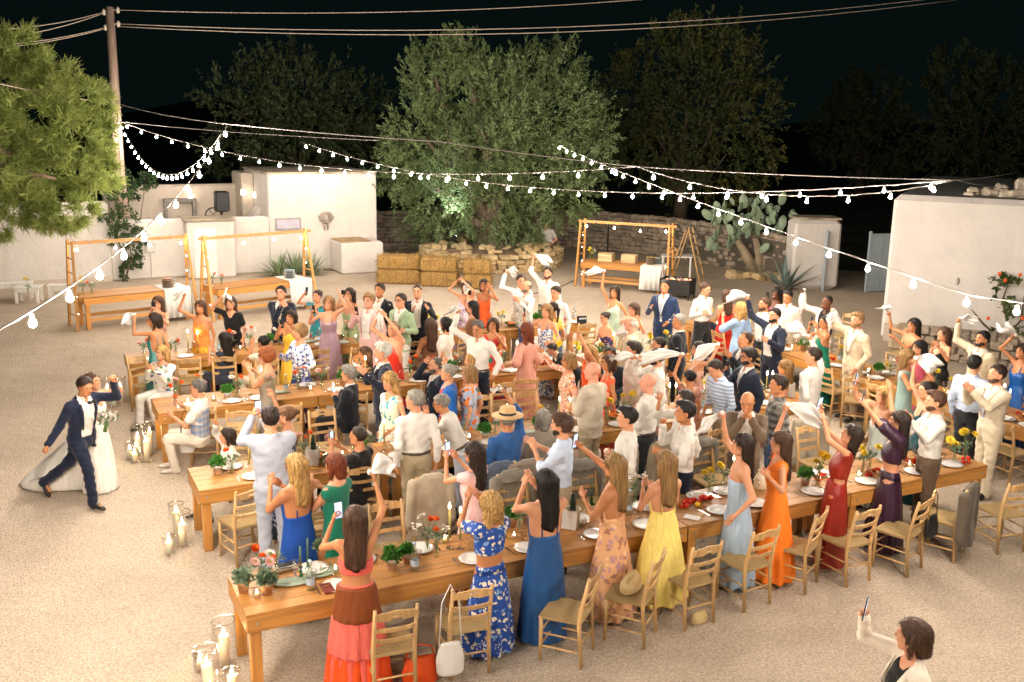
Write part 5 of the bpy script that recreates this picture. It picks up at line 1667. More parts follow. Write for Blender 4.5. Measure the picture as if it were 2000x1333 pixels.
    pts = [hc + .16, hc - .16] + [x for k in (1, -1) for x in (arms[k][1] + .12, arms[k][1] - .12, arms[k][2] + .1, arms[k][2] - .1, legs[k][1] + .14, legs[k][1] - .14, legs[k][2] + .17, legs[k][2] - .17)] + [hip + .28, hip - .28, SH[1] + .12, SH[-1] - .12]
    pts = np.array(pts); lo = pts.min(0) - .02; hi = pts.max(0) + .02; lo[2] = min(lo[2], -.03)
    hi[2] = max(hi[2], 0.2)
    # ---- body
    f = Fld(lo, hi, vx)
    f.loft(hip, Rt, np.array(TORSO[sex]) * s, .02)
    if belly: f.ell(T((0, -.06, .12)), np.array([.15, .09 + belly, .16]) * s, .05)
    ar = (.050, .038, .036, .025) if sex == 'm' else (.041, .033, .032, .021)
    ar = np.maximum(np.array(ar) * s, vx * .95)
    f.cone(neck, hc + Rh @ np.array([0, .02, -.05]), .056 * s if sex == 'm' else .047 * s, .054 * s if sex == 'm' else .046 * s, .03)
    for k in (1, -1):
        S, El, Wr, dr = arms[k]
        f.cone(T((k * sw * .55, .015, .45)), S + np.array([0, 0, -.01]), .054 * s, ar[0] * 1.05, .05)
        f.cone(S, El, ar[0], ar[1], .03); f.cone(El, Wr, ar[2], ar[3], .02)
        Hp, Kn, An, fd = legs[k]
        f.cone(Hp, Kn, .092 * s, .058 * s, .03); f.cone(Kn, An, .056 * s, .040 * s, .02); f.cone(An + np.array([0, .02, -.03]), An + fd * .14 * s + np.array([0, 0, -.050 * s]) * (1 - abs(fd[2])), .032 * s, .024 * s, .02)
    BV, BQ = surfnet(f.v, f.o, f.h)
    V = [BV]; Q4 = [BQ]; Q3 = []; m4 = [np.zeros(len(BQ), int)]; m3 = []
    nb = len(BV)
    HV, HQ = HEAD[near]
    V.append((HV * hs) @ Rh.T + hc); Q4.append(HQ + nb); m4.append(np.zeros(len(HQ), int)); nb += len(HV)
    V.append(((FV if near else FVF) * hs) @ Rh.T + hc); Q3.append(FF + nb); m3.append(FM); nb += len(FV)
    handfr = {}
    for k in (1, -1):
        S, El, Wr, dr = arms[k]
        z = dr; mid = np.array([-k * 1.0, -.25, .15])
        oth = arms[-k][2]
        if len(hl) == 2 and np.linalg.norm(oth - Wr) < .35: mid = (oth - Wr) + 1e-3
        y = -(mid - z * (mid @ z)); y = y / max(1e-6, np.linalg.norm(y)); x = np.cross(y, z)
        if x[2] + .3 * x[1] * -1 < 0: x = -x
        Mh = np.stack([x, y, z], 1)
        hk = hold if k in order else 'relax'
        if ph is not None or nap is not None:
            io = order.index(k) if k in order else -1
            if ph is not None and io in ([ph] if not hasattr(ph, '__len__') else ph): hk = 'grip'
            if nap is not None and io == nap[0]: hk = 'fist'
        hV, hF = HANDS[hk]
        q4, q3 = tri_quads(hF)
        sc_h = s * (1.0 if sex == 'm' else .92)
        V.append((hV * sc_h) @ Mh.T + Wr); Q4.append(q4 + nb); Q3.append(q3 + nb); m4.append(np.zeros(len(q4), int)); m3.append(np.zeros(len(q3), int)); nb += len(hV)
        handfr[k] = (Wr, Mh, sc_h)
    V = np.concatenate(V); Q4 = np.concatenate(Q4); Q3 = np.concatenate(Q3)
    hst, hcol = (hair.split() + ['dark'])[:2] if hair else (None, 'dgrey')
    skin = skin or ('tan' if (int(u * 7 + v * 3) % 3 == 0) else 'fair')
    VW = V @ RZm.T
    body = link('person', mk('person', VW, [Q4, Q3], skin_mats(skin, hcol), True, np.concatenate(m4 + m3)), None, tuple(loc))
    tag(body, desc + ' ' + act, cat, group)
    RZ4 = Matrix([list(r) + [0] for r in RZm] + [[0, 0, 0, 1]])
    def child(name, fld, mat):
        X, Y, Z = fld._xyz((slice(None),) * 3)
        am = .0065 if name in ('shirt', 'blouse', 't_shirt', 'trousers') else .0045 if name in ('jacket', 'cardigan', 'jumpsuit') else 0
        if am: fld.v = fld.v + (am * (np.sin(X * 41 + u + 3 * np.sin(Z * 9 + v)) * np.sin(Z * 33 + 7 * X + v) + .6 * np.sin(Z * 58 + X * 21 + Y * 30 + u))).astype(np.float32)
        Vc, Qc = surfnet(fld.v, fld.o, fld.h)
        if not len(Qc): return None
        return link(name, mk(name, Vc @ RZm.T, [Qc], [mat], True), body)
    def headobj(me, name, mat, grow=1.0, mm=None):
        o = link(name, me, body)
        A = RZm @ (mm if mm is not None else Rh) * hs * grow
        c = RZm @ hc
        o.matrix_basis = Matrix([[A[0, 0], A[0, 1], A[0, 2], c[0]], [A[1, 0], A[1, 1], A[1, 2], c[1]], [A[2, 0], A[2, 1], A[2, 2], c[2]], [0, 0, 0, 1]])
        o.material_slots[0].link = 'OBJECT'; o.material_slots[0].material = mat
        return o
    if hst and hst != 'bald': headobj(hair_data(hst), 'hair', hair_mat(hcol))
    if beard: headobj(hair_data('beard'), 'beard', hair_mat(beard))
    if glasses:
        key = 'glasses'
        if key not in HAIRM:
            mb = MB()
            for sg in (-1, 1):
                mb.tube([(sg * .031 + .024 * math.cos(g * .785), -.104, .014 + .019 * math.sin(g * .785)) for g in range(9)], .0028, 4, False)
                mb.tube([(sg * .055, -.103, .018), (sg * .078, -.05, .018), (sg * .082, .01, .010)], .0025, 4)
            mb.tube([(-.008, -.105, .016), (.008, -.105, .016)], .0028, 4)
            HAIRM[key] = mb.mesh('glasses', [None], True)
        headobj(HAIRM[key], 'glasses', M('spectacle_frame', (.03, .025, .02), rough=.3))
    if hat:
        if 'hat' not in HAIRM:
            mb = MB(); mb.lathe([(.185, .040), (.19, .046), (.10, .058), (.098, .10), (.088, .145), (.05, .158), (.001, .150)], 24, (0, .02, .01), cap=False); HAIRM['hat'] = mb.mesh('hat', [None], True)
            mb = MB(); mb.lathe([(.1025, .060), (.1015, .088)], 24, (0, .02, .01), cap=False); HAIRM['band'] = mb.mesh('hat_band', [None], True)
        ho = headobj(HAIRM['hat'], 'hat', M('straw_hat', (.55, .36, .17), rough=.8, var=.15, vs=60, bump=.6, bs=120, bd=.005))
        bo = headobj(HAIRM['band'], 'hat_band', M('hat_band', (.03, .03, .035)))
    # ---- clothes
    global CURR
    CURR = RZm
    dress(fit, body, child, Fld, lo, hi, vx, hip, Rt, T, s, sex, arms, legs, SH, sw, neck, hc, ar, seat, belly, u)
    # ---- held things
    def wld(p): return Vector(RZm @ p + loc)
    for io, k, Hn in handw:
        Wr, Mh, sc_h = handfr[k]
        if ph is not None and io in ([ph] if not hasattr(ph, '__len__') else ph):
            c = Wr + Mh @ np.array([0, -.028, .085]) * sc_h
            phone(wld(c), wld(hc), desc, RZm @ Mh)
        if nap is not None and io == nap[0]:
            napkin(wld(Wr + Mh @ np.array([0, -.02, .085])), nap, desc)
    rec = dict(desc=desc, loc=Vector(loc), u=u, v=v, seat=seat, hand=[wld(h[2]) for h in sorted(handw)], hc=wld(hc), body=body, a=a)
    PEOPLE.append(rec)
    return rec
PHM = {}
def phone(c, look, desc, Mh):
    if not PHM:
        mb = MB(); mb.box((0, 0, 0), (.076, .009, .155), bev=.006); PHM['case'] = mb.mesh('case', M('phone_black', (.015, .016, .018), rough=.3))
        mb = MB(); mb.box((0, .0052, 0), (.068, .001, .143)); PHM['screen'] = mb.mesh('screen', E('screen_glow', (.45, .6, .85), .9))
        mb = MB(); mb.box((-.018, -.0058, .055), (.028, .003, .03), bev=.001); PHM['lens'] = mb.mesh('camera_bump', M('phone_black', (.015, .016, .018)))
    d = look - c; d.z *= .4; d = d.normalized()
    up = Vector((0, 0, 1)); x = d.cross(up).normalized(); z = x.cross(d)
    t = thing('phone', 'black phone held up by the ' + short(desc), 'phone', c, 0, 'phones held up by guests')
    t.matrix_basis = Matrix.Translation(c + Vector((0, 0, .03))) @ Matrix((x, d, z)).transposed().to_4x4()
    for n in ('case', 'screen', 'lens'): link(PHM[n].name.split('.')[0], PHM[n], t)
def short(d): return d
nap_m = M('napkin_linen', (.66, .635, .60), rough=.9, var=.03, vs=8, bump=.4, bs=10, bd=.02, sheen=.2)
def napkin(p, nap, desc):
    """cloth streaming from the hand to a surveyed point"""
    _, u2, v2 = nap[:3]; wd = nap[3] if len(nap) > 3 else .30
    dy = nap[4] if len(nap) > 4 else 0
    r = ray(u2, v2); t = (p.y + dy) / r.y; e = Vector((0, 0, CH)) + r * t
    d = e - p; L = min(max(d.length, .16), .62); d = d.normalized()
    s = d.cross(Vector((0, -1, .25))).normalized(); nn = d.cross(s)
    r2 = random.Random(int(u2 * 13 + v2)); ph1, ph2 = r2.uniform(0, 6), r2.uniform(0, 6)
    nI, nJ = 14, 12; V = []; F = []
    kite = r2.random() < .55
    for i in range(nI + 1):
        f = i / nI
        w = (.015 + wd * 1.25 * (f ** .9 if f < .62 else (.62 ** .9) * (1 - (f - .62) / .38 * .88))) if kite else .015 + wd * 1.05 * f ** .75
        for j in range(nJ + 1):
            g = j / nJ - .5
            ed = L * f * (1 - .30 * (g + .5) * f * math.sin(ph1) ** 2)
            fo = (abs(2 * g + .3 * math.sin(ph2)) - .5) * .16 * w / wd * wd + .035 * f * math.sin(g * 13 + ph1 + f * 3.5) + .03 * math.sin(f * 7 + ph2 + g * 2)
            q = d * (ed + .02 * f * math.sin(g * 9 + ph2)) + s * (w * g * (1 - .12 * math.cos(f * 5 + ph1))) + nn * (fo * 1.3) + Vector((0, 0, -.10 * f * f * (1 + g)))
            V.append(q)
    for i in range(nI):
        for j in range(nJ):
            b = i * (nJ + 1) + j; F.append((b, b + 1, b + nJ + 2, b + nJ + 1))
    mb = MB(); mb.add(V, F)
    mb.ell((0, 0, 0), (.03, .03, .03), 7, 5)
    o = thing('napkin', 'white napkin waved by the ' + short(desc), 'napkin', p, 0, 'napkins waved in the air', mb.mesh('napkin', nap_m, True))
    m = o.modifiers.new('thickness', 'SOLIDIFY'); m.thickness = .005
# ---- wardrobe -------------------------------------------------------------------------------------
def fab(c, kind='cloth'):
    if c in FAB: return FAB[c]()
    c = CLR.get(c, c)
    return {'cloth': cloth, 'satin': satin, 'pleat': pleat}[kind](c)
CLR = {'white': '#d3cec6', 'offwhite': '#cbc3b6', 'cream': '#cbbda4', 'navy': '#151c2e', 'blacknavy': '#0e131d', 'blue': '#22406e', 'black': '#0e0d0e', 'beige': '#c2b196', 'stone': '#b9ad9a', 'taupe': '#8b8173', 'khaki': '#a39377', 'brown': '#5a4836', 'olive': '#4c4a33', 'charcoal': '#1f2124', 'jean': '#41567a', 'sky': '#b9c8de', 'lgrey': '#a9aebb', 'pinksuit': '#d0a9a3', 'sage': '#8fa583', 'denim': '#2b568f'}
FAB = {
    'fl_beige': lambda: floral('#c9a183', ['#a9745a', '#7c4a36', '#d6b79c', '#8f5b48'], 16, .38),
    'teal': lambda: satin('#3f7f7a'), 'green': lambda: cloth('#0b6a52'), 'dteal': lambda: cloth('#0f4a55'),
    'or_halter': lambda: floral('#e07a32', ['#f0a24e', '#c85a24', '#e88f45'], 18, .35),
    'yellowor': lambda: floral('#d99a1e', ['#e8b43a', '#c07f16'], 16, .4), 'yellow': lambda: pleat('#dfb03c'), 'lemon': lambda: pleat('#efd97a'),
    'fl_white': lambda: floral('#ded6ca', ['#3f7f8f', '#c8632f', '#6b5a86', '#4c7a4a'], 12, .34),
    'taupesatin': lambda: satin('#8d7f6d'), 'fl_bluewhite': lambda: floral('#dfe0e6', ['#3a4f8a', '#2c3f73', '#6f80b0'], 18, .46),
    'fl_navy': lambda: floral('#27356b', ['#46559a', '#1c2753', '#8a93c0'], 15, .4), 'fl_teal': lambda: floral('#1f8390', ['#c64f6a', '#e08a3c', '#2f5d3a', '#8f3550'], 13, .4),
    'lilac': lambda: satin('#a68a98'), 'greensatin': lambda: satin('#a9b98e'), 'red': lambda: cloth('#c5281b'), 'redsat': lambda: satin('#c22a1a'),
    'fl_green': lambda: floral('#11170f', ['#3f6b2f', '#567f3c', '#23401c'], 13, .45), 'fl_turq': lambda: floral('#e0d6c6', ['#5aa7b3', '#4b97aa', '#86bcc0'], 14, .44),
    'cardigan': lambda: cloth('#1556a3'), 'fl_orblue': lambda: floral('#9aa6bd', ['#d8782c', '#c7601f', '#7f8db0', '#3c3a30'], 11, .46), 'orpink': lambda: floral('#cf8358', ['#d9a184', '#b8572f'], 16, .4),
    'brownmesh': lambda: cloth('#7a5138'), 'fl_lilac': lambda: floral('#c3b6cc', ['#8f7aa8', '#e0d8e6', '#a08bb5'], 16, .4), 'orangelace': lambda: floral('#d35a20', ['#c04a18', '#e06c2c'], 28, .4),
    'fl_multi': lambda: floral('#c53a2c', ['#1f5f8a', '#167a6c', '#e0a03a', '#d8d0c8'], 10, .45), 'fl_yellow': lambda: floral('#d7aa4a', ['#a87c2a', '#e5c06a'], 24, .3), 'fl_blueprint': lambda: floral('#e3e2e2', ['#3a5a92', '#4b6aa0', '#27457a'], 26, .5),
    'pink': lambda: satin('#cf9482'), 'fl_orwhite': lambda: floral('#e0c2ac', ['#e0622e', '#d8793e', '#33405e', '#c9583a'], 34, .5), 'orange': lambda: cloth('#e8551c'), 'fl_redor': lambda: floral('#dc5a36', ['#e88a66', '#f0b79a', '#c9402a'], 14, .4),
    'fl_purple': lambda: floral('#3a2d68', ['#7a5a9a', '#c07a5a', '#241c48'], 14, .42), 'mint': lambda: satin('#a9bba6'), 'creamtop': lambda: cloth('#d9cdb6'), 'coral': lambda: cloth('#d86a52'),
    'fl_pink': lambda: floral('#d0a592', ['#8a7d9c', '#c9b2a8', '#a86f5c'], 16, .38), 'brownprint': lambda: floral('#8f5a48', ['#b98a76', '#6b3f32'], 30, .45), 'pinkred': lambda: cloth('#b04a5c'),
    'ltblue': lambda: pleat('#a9bfd4'), 'ruffle': lambda: cloth('#8fabcb'), 'orangecut': lambda: floral('#f07a12', ['#e26c08', '#f58a22'], 40, .35), 'rust': lambda: satin('#8e2318'), 'purple': lambda: satin('#33172f'), 'jump': lambda: cloth('#14464e'), 'paleteal': lambda: satin('#8aa5a0'), 'pale': lambda: satin('#b3bdb8'),
    'royal': lambda: pleat('#15479a'), 'bluesat': lambda: satin('#1c4f86'), 'bluesat2': lambda: satin('#12539f'), 'rose': lambda: pleat('#dfb6b8'), 'paisley': lambda: floral('#17479b', ['#e6ddc8', '#7fa2cf', '#e2d8c0', '#17479b'], 21, .44), 'peach': lambda: floral('#dca678', ['#c08f86', '#b58a94', '#e5bd92', '#a8755a'], 15, .42),
    'plaidblue': lambda: plaid('#6f86ab', '#a9a3a0', 70), 'plaidgrey': lambda: plaid('#3a3c3e', '#8a8880', 66), 'stripeblue': lambda: plaid('#8fa5c6', '#c9d2de', 120, True, False), 'stripewhite': lambda: plaid('#dcd8d2', '#c6c4c4', 150, False, True),
    'brownwool': lambda: cloth('#6b5a48'), 'bride': lambda: satin('#ece6dd'), 'coraltop': lambda: cloth('#dd5f52'), 'tier1': lambda: pleat('#7a3c16'), 'tier2': lambda: pleat('#d9665a'), 'tier3': lambda: pleat('#e54f17'), 'blackplain': lambda: cloth('#0f0e10'), 'navytank': lambda: cloth('#2a2f3a'), 'blazer': lambda: cloth('#ddd0be'), 'fl_dark': lambda: floral('#1c2238', ['#b0b4c4', '#56618f', '#8d94b3'], 16, .35),
}
def dress(fit, body, child, Fl, lo, hi, vx, hip, Rt, T, s, sex, arms, legs, SH, sw, neck, hc, ar, seat, belly, seed):
    """fit: garments separated by ';', each 'kind colour option option'"""
    tor = np.array(TORSO[sex]) * s
    kg = np.eye(3)
    gar = [g.split() for g in fit.split(';') if g.strip()]
    base_g = 0.0
    def F0(extra=.02):
        l2, h2 = lo.copy() - extra, hi.copy() + extra
        return Fl(l2, h2, vx)
    def sleeves(f, g, how):
        for k in (1, -1):
            S, El, Wr, dr = arms[k]
            f.cone(T((k * sw * .5, .015, .445)), S + np.array([0, 0, -.012]), .055 * s + g, ar[0] * 1.05 + g, .05)
            if how == 'none': continue
            if how == 'cap': f.cone(S, S + (El - S) * .30, ar[0] + g, ar[0] + g * 1.2, .03)
            elif how == 'short': f.cone(S, S + (El - S) * .62, ar[0] + g, ar[0] + g * 1.6, .03)
            elif how == 'puff': f.cone(S, S + (El - S) * .75, ar[0] + .02 + g, ar[0] + .035, .03)
            elif how == 'bell': f.cone(S, El, ar[0] + .01 + g, ar[1] + .05, .03)
            elif how == 'roll': f.cone(S, El, ar[0] + g, ar[1] + g, .03); f.cone(El, El + (Wr - El) * .25, ar[2] + g + .004, ar[2] + g + .006, .02)
            else:
                f.cone(S, El, ar[0] + g, ar[1] + g, .03); f.cone(El, El + (Wr - El) * (.95 if how == 'long' else .9), ar[2] + g, ar[3] + g + .004, .02)
    def pelvis_seat(f, g):
        if seat:
            for k in (1, -1): f.cone(legs[k][0] + np.array([0, -.02, .02]), legs[k][1], .100 * s + g, .070 * s + g, .06)
    for gi, g in enumerate(gar):
        kind, colr, op = g[0], g[1] if len(g) > 1 else 'white', set(g[2:])
        opd = dict(o.split('=') for o in op if '=' in o)
        sl = next((o for o in ('long', 'short', 'roll', 'none', 'puff', 'bell', 'cap') if o in op), None)
        if kind in ('trousers', 'shorts'):
            f = F0(); gg = .016
            tb = tabz(tor, -.12 * s, float(opd.get('top', .075)) * s, gg)
            f.loft(hip, Rt if seat else np.eye(3), tb, .02)
            wide = .05 if 'wide' in op else 0
            for k in (1, -1):
                Hp, Kn, An, fd = legs[k]
                f.cone(Hp, Kn, .098 * s + gg * .5, .070 * s + wide * .5, .02); 
                if kind == 'trousers': f.cone(Kn, An - (Kn - An) / np.linalg.norm(Kn - An) * .035, .070 * s + wide * .5, .062 * s + wide, .02)
            child('trousers' if kind == 'trousers' else 'shorts', f, fab(colr))
            if 'belt' in op:
                f = F0(); f.loft(hip, Rt, tabz(tor, .055 * s, .088 * s + vx * .6, gg + .010, 3), 0); child('belt', f, M('belt_leather', (.06, .04, .025), rough=.4))
        elif kind in ('shirt', 'tee', 'top'):
            f = F0(); gg = .013 if kind != 'top' else .010
            z1 = .555 if kind != 'top' else float(opd.get('neck', .50))
            z0 = float(opd.get('hem', -.10 if ('out' in op or kind != 'shirt') else .03))
            nk = lambda x, y, z: np.where(y < .02, z - (z1 * s - .9 * np.maximum(.06 * s - np.abs(x), 0) * (1.2 if kind == 'shirt' else .6)), z - z1 * s)
            f.loft(hip, Rt, tabz(tor, z0 * s, z1 * s, gg + (.012 if 'loose' in op else 0), 12), .02, cut=nk)
            if belly: f.ell(T((0, -.06, .12)), np.array([.155, .10 + belly, .165]) * s, .05)
            sleeves(f, gg + (.006 if 'loose' in op else 0), sl or ('long' if kind == 'shirt' else 'short'))
            if z0 < 0 and not seat: f.loft(hip, np.eye(3), tabz(tor, z0 * s, .03 * s, gg + .012, 4), .02)
            f.cone(neck + Rt @ np.array([0, 0, .055 * s]), hc, .0, .0, 0)
            child({'shirt': 'shirt', 'tee': 't_shirt', 'top': 'blouse'}[kind], f, fab(colr, 'satin' if 'satin' in op else 'cloth'))
            if kind == 'shirt':
                f = Fl(neck - .14, neck + .14, .0125)
                tk = [(-.035 * s, .088 * s, .084 * s, .006), (.012 * s, .079 * s, .075 * s, .004), (.036 * s, .074 * s, .071 * s, .002)]
                f.loft(neck, Rt, tk, 0, cut=lambda x, y, z: np.maximum(np.where(y < 0, .012 * s + z * .3 - np.abs(x), -1), (.0605 * s) - np.sqrt(x * x + y * y)))
                child('collar', f, fab(colr))
        elif kind in ('jacket', 'cardigan', 'blazer'):
            f = F0(.04); gg = .026
            hem = float(opd.get('hem', -.17))
            op_w = .075 if 'open' in op else .0
            def vcut(x, y, z):
                w = np.interp(z / s, [-.3, 0, .14, .50, .6], [.06 + op_w, .012 + op_w, op_w, .085 + op_w * .2, .10])
                c1 = np.where(y < -.01, w * s - np.abs(x), -.05)
                zt = .555 * s - 1.0 * np.maximum(.07 * s - np.abs(x), 0) * 0
                return np.maximum(c1, z - np.where(y < .02, .545 * s, .565 * s))
            tb = tabz(tor, 0, .565 * s, gg, 12)
            f.loft(hip, Rt, tb, .02, cut=vcut)
            low = tabz(tor, max(-.11, hem) * s, .04 * s, gg + .008, 5)
            if hem < -.11: low = np.concatenate([[[hem * s, low[0, 1] + .012, low[0, 2] + .012, low[0, 3]]], low])
            if not seat: f.loft(hip, rx(math.atan2(Rt[2, 1], Rt[2, 2]) * .45), low, .02, cut=vcut)
            elif hem < 0: f.loft(hip, Rt, low, .02, cut=vcut)
            if belly: f.ell(T((0, -.05, .12)), np.array([.165, .10 + belly, .17]) * s, .05)
            sleeves(f, .018, sl or 'long')
            child('jacket' if kind != 'cardigan' else 'cardigan', f, fab(colr))
            if kind == 'jacket' and 'plain' not in op:
                for k in (1, -1):          # lapels and cuffs
                    mb = MB()
                    for i in range(5):
                        z = (.16 + .34 * i / 4) * s; w = np.interp(z / s, [.14, .5], [.004 + op_w, .085 + op_w * .2]) * s
                        a_, b_ = np.interp(z, tor[:, 0], tor[:, 1]) + gg, np.interp(z, tor[:, 0], tor[:, 2]) + gg
                        for xx in (w - .004, w + (.012 + .036 * i / 4) * s):
                            yy_ = -b_ * math.sqrt(max(.05, 1 - (xx / a_) ** 2)) + np.interp(z, tor[:, 0], tor[:, 3]) - .008
                            mb.v.append(tuple(RZB(body, hip + Rt @ np.array([k * xx, yy_, z]))))
                    for i in range(4):
                        b = i * 2; mb.f.append((b, b + 1, b + 3, b + 2) if k < 0 else (b + 2, b + 3, b + 1, b)); mb.m.append(0)
                    o = part('lapel', mb, fab(colr), body, True); sm = o.modifiers.new('thickness', 'SOLIDIFY'); sm.thickness = .008
        elif kind == 'tie':
            mb = MB()
            P = [(.0, .50), (.0, .40), (.0, .28), (.0, .14)]
            pts = []
            for i, (x, z) in enumerate(P):
                b_ = np.interp(z * s, tor[:, 0], tor[:, 2]) + .020 - np.interp(z * s, tor[:, 0], tor[:, 3])
                for dx in (-.018 - .014 * i / 3, .018 + .014 * i / 3): pts.append(tuple(RZB(body, hip + Rt @ np.array([dx * s, -b_ - .004, z * s]))))
            mb.add(pts, [(0, 1, 3, 2), (2, 3, 5, 4), (4, 5, 7, 6)]); o = part('tie', mb, fab(colr), body); sm = o.modifiers.new('thickness', 'SOLIDIFY'); sm.thickness = .012; sm.offset = 0
        elif kind in ('dress', 'skirt', 'jumpsuit'):
            f = F0(.10)
            zt = {'strapless': .345, 'strap': .385, 'halter': .47, 'one': .42}.get(next((o for o in op if o in ('strapless', 'strap', 'halter', 'one')), ''), .50)
            zbk = zt if 'lowback' not in op else .20
            if 'halter' in op: zbk = .26
            gg = .010
            if kind != 'skirt':
                def bc(x, y, z):
                    top = np.where(y < .0, zt * s - (.05 * s * (1 - np.abs(x) / (.05 * s)).clip(0, 1) if zt < .4 else .08 * s * (1 - np.abs(x) / (.07 * s)).clip(0, 1)), zbk * s)
                    if 'one' in op: top = (zt - .02) * s + x * .55
                    d = z - top
                    if 'halter' in op: d = np.maximum(d, np.abs(x) - np.interp(z / s, [.28, .47], [.15, .05]) * s)
                    if 'midriff' in op: d = np.maximum(d, .20 * s - z)
                    if 'cutout' in op: d = np.maximum(d, .030 * s - np.sqrt((z - .15 * s) ** 2 * .5 + (np.abs(x) - .12 * s) ** 2))
                    return d
                f.loft(hip, Rt, tabz(tor, 0.0, (zt + .08) * s, gg, 14), .015, cut=bc)
                if belly: f.ell(T((0, -.06, .12)), np.array([.155, .10 + belly, .165]) * s, .05)
                if sl: sleeves(f, .012, sl)
                elif zt >= .5: sleeves(f, .010, 'none')
            hemz = float(opd.get('hem', .06))        # height of the hem over the ground
            wd = float(opd.get('w', .26)); wst = .14 if kind != 'skirt' else .10
            if 'midriff' in op: wst = .11
            amp = .085 if 'plain' not in op else .035
            if kind == 'jumpsuit':
                f.loft(hip, np.eye(3), tabz(tor, -.12 * s, .05 * s, .016), .02)
                for k in (1, -1):
                    Hp, Kn, An, fd = legs[k]; f.cone(Hp, Kn, .110 * s, .095 * s, .02); f.cone(Kn, An, .095 * s, .12 * s, .02)
            elif seat:
                pelvis_seat(f, .02)
                f.loft(hip, Rt, tabz(tor, -.1 * s, .16 * s, .016), .03)
                for k in (1, -1): f.cone(legs[k][1], legs[k][2] + np.array([0, 0, .10]), .085 * s, .10 * s, .06)
                kn = (legs[1][1] + legs[-1][1]) / 2; an = (legs[1][2] + legs[-1][2]) / 2; f.cone(hip + np.array([0, -.05, 0]), kn, .10, .085, .08); f.cone(kn, an + np.array([0, 0, .1]), .085, .10, .08)
            else:
                zh = hemz - hip[2]
                m_ = lambda f_: .188 * s + (wd - .188 * s) * f_ ** .85
                tb = np.array([(zh, wd, wd * .88, .0), (zh * .66, m_(.66), m_(.66) * .85, .002), (zh * .3, m_(.3), m_(.3) * .78, .006), (-.03 * s, .188 * s, .130 * s, .008), (.07 * s, .160 * s, .110 * s, .004), (wst * s, .134 * s, .098 * s, 0)])
                tb[:, 1] += .004
                f.loft(hip, np.eye(3), tb, .02, fold=(11 + int(seed) % 5, amp, -.02, zh, seed * .7))
            nm = {'dress': 'dress', 'skirt': 'skirt', 'jumpsuit': 'jumpsuit'}[kind]
            child(nm, f, fab(colr))
            if 'strap' in op or 'strapless' not in op and kind != 'skirt' and zt < .5 and 'halter' not in op:
                for k in (1, -1):
                    mb = MB(); pts = []
                    for (y, z) in ((-.105, .36), (-.075, .44), (-.0, .515), (.075, .45), (.095, zbk - .02 if zbk < .36 else .36)):
                        pts.append(RZB(body, hip + Rt @ (np.array([k * .085, y, z]) * s)))
                    mb.tube(pts, .008, 5); part('strap', mb, fab(colr), body, True)
        elif kind == 'tiers':
            z0s = [(.98, .68, .17, .215, 'tier1'), (.70, .36, .215, .255, 'tier2'), (.38, .03, .25, .29, 'tier3')]
            for za, zb_, wa, wb_, cc in z0s:
                f = F0(.12); f.loft(hip, np.eye(3), np.array([(zb_ - hip[2], wb_, wb_ * .9, 0), (za - hip[2], wa, wa * .75, .004)]), 0, fold=(16, .05, .0, -.5, seed)); child('skirt_tier', f, fab(cc))
        elif kind == 'vest':
            f = F0(); f.loft(hip, Rt, tabz(tor, .0, .44 * s, .02, 8), .02, cut=lambda x, y, z: np.where(y < 0, z - (.30 * s + .5 * np.abs(x)), z - .5 * s)); child('waistcoat', f, fab(colr))
    # shoes for those whose feet may be seen
    shoe = 'sandal' if sex == 'f' else 'shoe'
    sm = M('tan_sandal', (.42, .24, .13), rough=.5) if sex == 'f' else M('black_shoe', (.02, .018, .016), rough=.35)
    if 'sneaker' in fit: sm = M('pale_sneaker', (.62, .56, .49), rough=.8)
    if 'suede' in fit: sm = M('brown_suede', (.10, .06, .035), rough=.85)
    for k in (1, -1):
        Hp, Kn, An, fd = legs[k]
        mb = MB()
        up = np.array([0, 0, 1.0]) if abs(fd[2]) < .3 else np.array([0, -1.0, .4])
        sd = np.cross(fd, up); sd /= np.linalg.norm(sd); up2 = np.cross(sd, fd)
        b0 = An - up2 * .085 * s
        L = [(-.080, .034, .080), (-.03, .044, .105), (.04, .045, .098), (.10, .048, .066), (.18, .042, .046), (.225, .020, .030)] if sex == 'm' else [(-.075, .030, .05), (-.03, .036, .05), (.05, .038, .045), (.13, .043, .04), (.18, .036, .034), (.21, .016, .022)]
        V = []; nn = 8
        for (x, w, h_) in L:
            for q in range(nn):
                g = 2 * math.pi * q / nn
                V.append(tuple(RZB(body, b0 + fd * x * s * .92 + sd * w * s * math.cos(g) + up2 * (h_ * s * .5 + h_ * s * .5 * math.sin(g)))))
        F = [(i * nn + q, i * nn + (q + 1) % nn, (i + 1) * nn + (q + 1) % nn, (i + 1) * nn + q) for i in range(len(L) - 1) for q in range(nn)] + [tuple(range(nn - 1, -1, -1)), tuple((len(L) - 1) * nn + q for q in range(nn))]
        mb.add(V, F); part(shoe, mb, sm, body, True)
def RZB(body, p):
    return Vector(CURR @ np.array(p))
CURR = np.eye(3)
# ================================================================ PEOPLE: the guests, surveyed head tops
P = person
